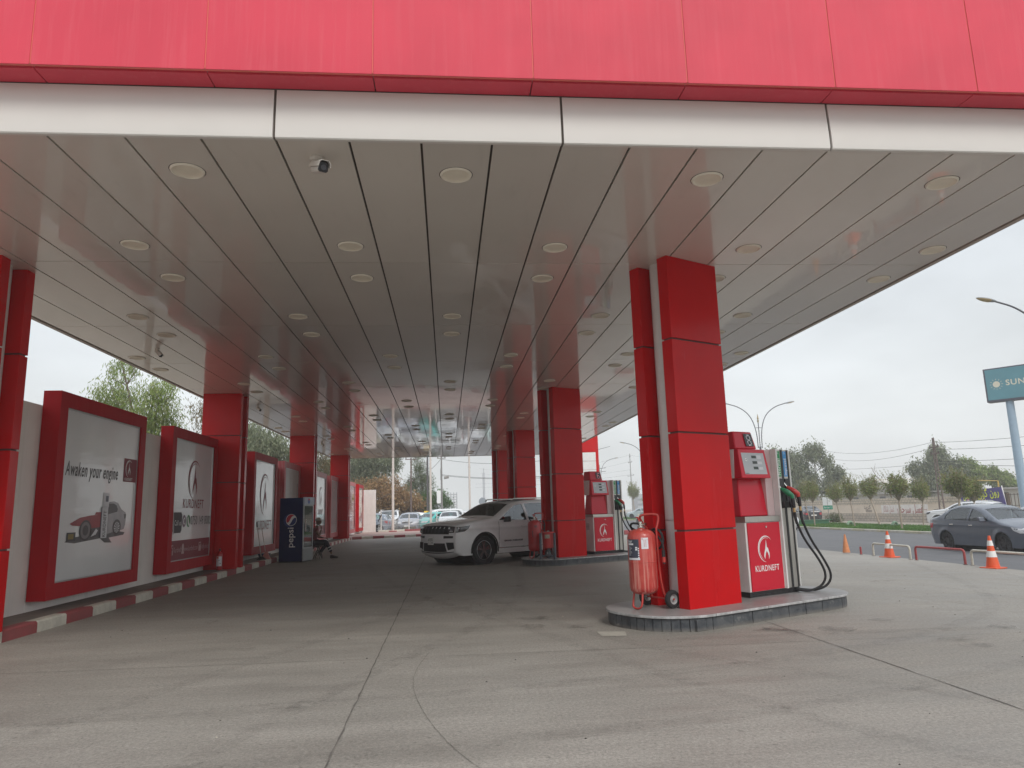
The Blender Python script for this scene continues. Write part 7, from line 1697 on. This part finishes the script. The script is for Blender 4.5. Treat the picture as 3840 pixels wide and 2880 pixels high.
# green bench-like box, tyres, street sign
gx = thing('green_box', 'long low dark green metal box on the verge behind the hoses', 'box', (27.6, 52.6, -.25)); MB().box(-1.0, 0, 0, 1.3, .6, .28).build('box_body', mat('box_green', (.03, .13, .06), .5), gx, bevel=.02); MB().box(-1.1, -.05, .28, 1.5, .65, .34).build('lid', mat('box_green', (.03, .13, .06), .5), gx, bevel=.01)
for lab, x, y in (('half-buried pale green tyre left of the fourth verge tree', 28.1, 48.4), ('half-buried pale green tyre between the fifth and sixth verge trees', 29.0, 44.7)):
    t = thing('half_buried_tyre', lab, 'tyre', (x, y, -.25), R(20), 'half-buried tyres on the verge')
    MB().tube([(.24*math.cos(R(q)), 0, .24*math.sin(R(q))) for q in range(-10, 191, 12)], .085, n=10).build('tyre_arch', mat('tyre_green', (.20, .30, .20), .7, var=.1), t, smooth=60)
    MB().box(-.42, -.12, -.03, .42, .12, .0).build('soil_mound', GRASSM, t)
ss = thing('street_sign', 'white street sign with green lower plate on a thin post by the bush', 'road sign', (31.5, 57.3, -.22), R(-60)); MB().cyl((0, 0, 0), (0, 0, 1.9), .025).build('post', UPG, ss)
p_ = MB().box(-.42, -.02, 1.33, .42, .0, 2.0).build('number_plate', LETTERW, ss, bevel=.01); text('١', .34, LETTERK, 'lettering', p_, ((0, -.021, 1.83), (1, 0, 0), (0, 0, 1)), bold=.004); text('1', .26, LETTERK, 'lettering', p_, ((0, -.021, 1.53), (1, 0, 0), (0, 0, 1)), bold=.004)
p_ = MB().box(-.42, -.02, 1.0, .42, .0, 1.32).build('name_plate', mat('sign_green', (.01, .30, .18), .4), ss, bevel=.01); text('Street 2', .18, LETTERW, 'lettering', p_, ((0, -.021, 1.16), (1, 0, 0), (0, 0, 1)), bold=.002)

# ================================================================== FAR CITY AND HAZE
FARB = mat('far_concrete', (.34, .35, .37), .9, var=.05)
fb_ = thing('tower_block', 'hazy half-built tower block far beyond the car park', 'building', (.6, 330, 0)); 
for k in range(9): MB().box(-1.6, 0, k*1.15, 4.2, 6, k*1.15+.25).build('floor_slab', FARB, fb_)
mb = MB()
for i in range(5): mb.box(-1.6+i*1.37, .3, 0, -1.25+i*1.37, 5.6, 10.2)
mb.build('frame_columns', FARB, fb_)
for lab, x, y, w_, h, p in (('faint low tower block on the hazy skyline', 28, 420, 7, 9, 0), ('faint mast-like tower on the hazy skyline', 22, 430, 1.0, 24, 1), ('faint wide building on the hazy skyline right of the mast', 44, 440, 12, 5.5, 0), ('faint tall slab at the left of the hazy skyline', -8, 400, 8, 8, 0), ('low hazy building row beyond the road', 70, 260, 26, 6, 0), ('pale hazy house beyond the hedge', 62, 150, 14, 5, 0)):
    t = thing('distant_building', lab, 'building', (x, y, 0)); MB().box(0, 0, 0, w_, 8, h).build('walls', FARB, t); MB().box(w_*.2, 1, h, w_*.6, 4, h*1.12).build('roof_room', FARB, t)
    if not p: MB().box(-.02, -.03, h*.3, w_+.02, -.005, h*.42).box(-.02, -.03, h*.6, w_+.02, -.005, h*.72).build('window', mat('far_glass', (.15, .17, .19), .4), t)
hz = MB().box(-430, -130, -1.9, 430, 530, 34).build('haze', None)
hz.data.materials.clear(); hm = bpy.data.materials.new('haze_air'); hm.use_nodes = True; nt = hm.node_tree; nt.nodes.clear()
o_ = nt.nodes.new('ShaderNodeOutputMaterial'); pv = nt.nodes.new('ShaderNodeVolumePrincipled'); pv.inputs['Color'].default_value = (.985, .99, 1.0, 1); pv.inputs['Density'].default_value = .0015; pv.inputs['Anisotropy'].default_value = .2
nt.links.new(pv.outputs[0], o_.inputs['Volume']); hz.data.materials.append(hm); prop(hz, 'pale even haze hanging over the whole scene', kind='stuff')
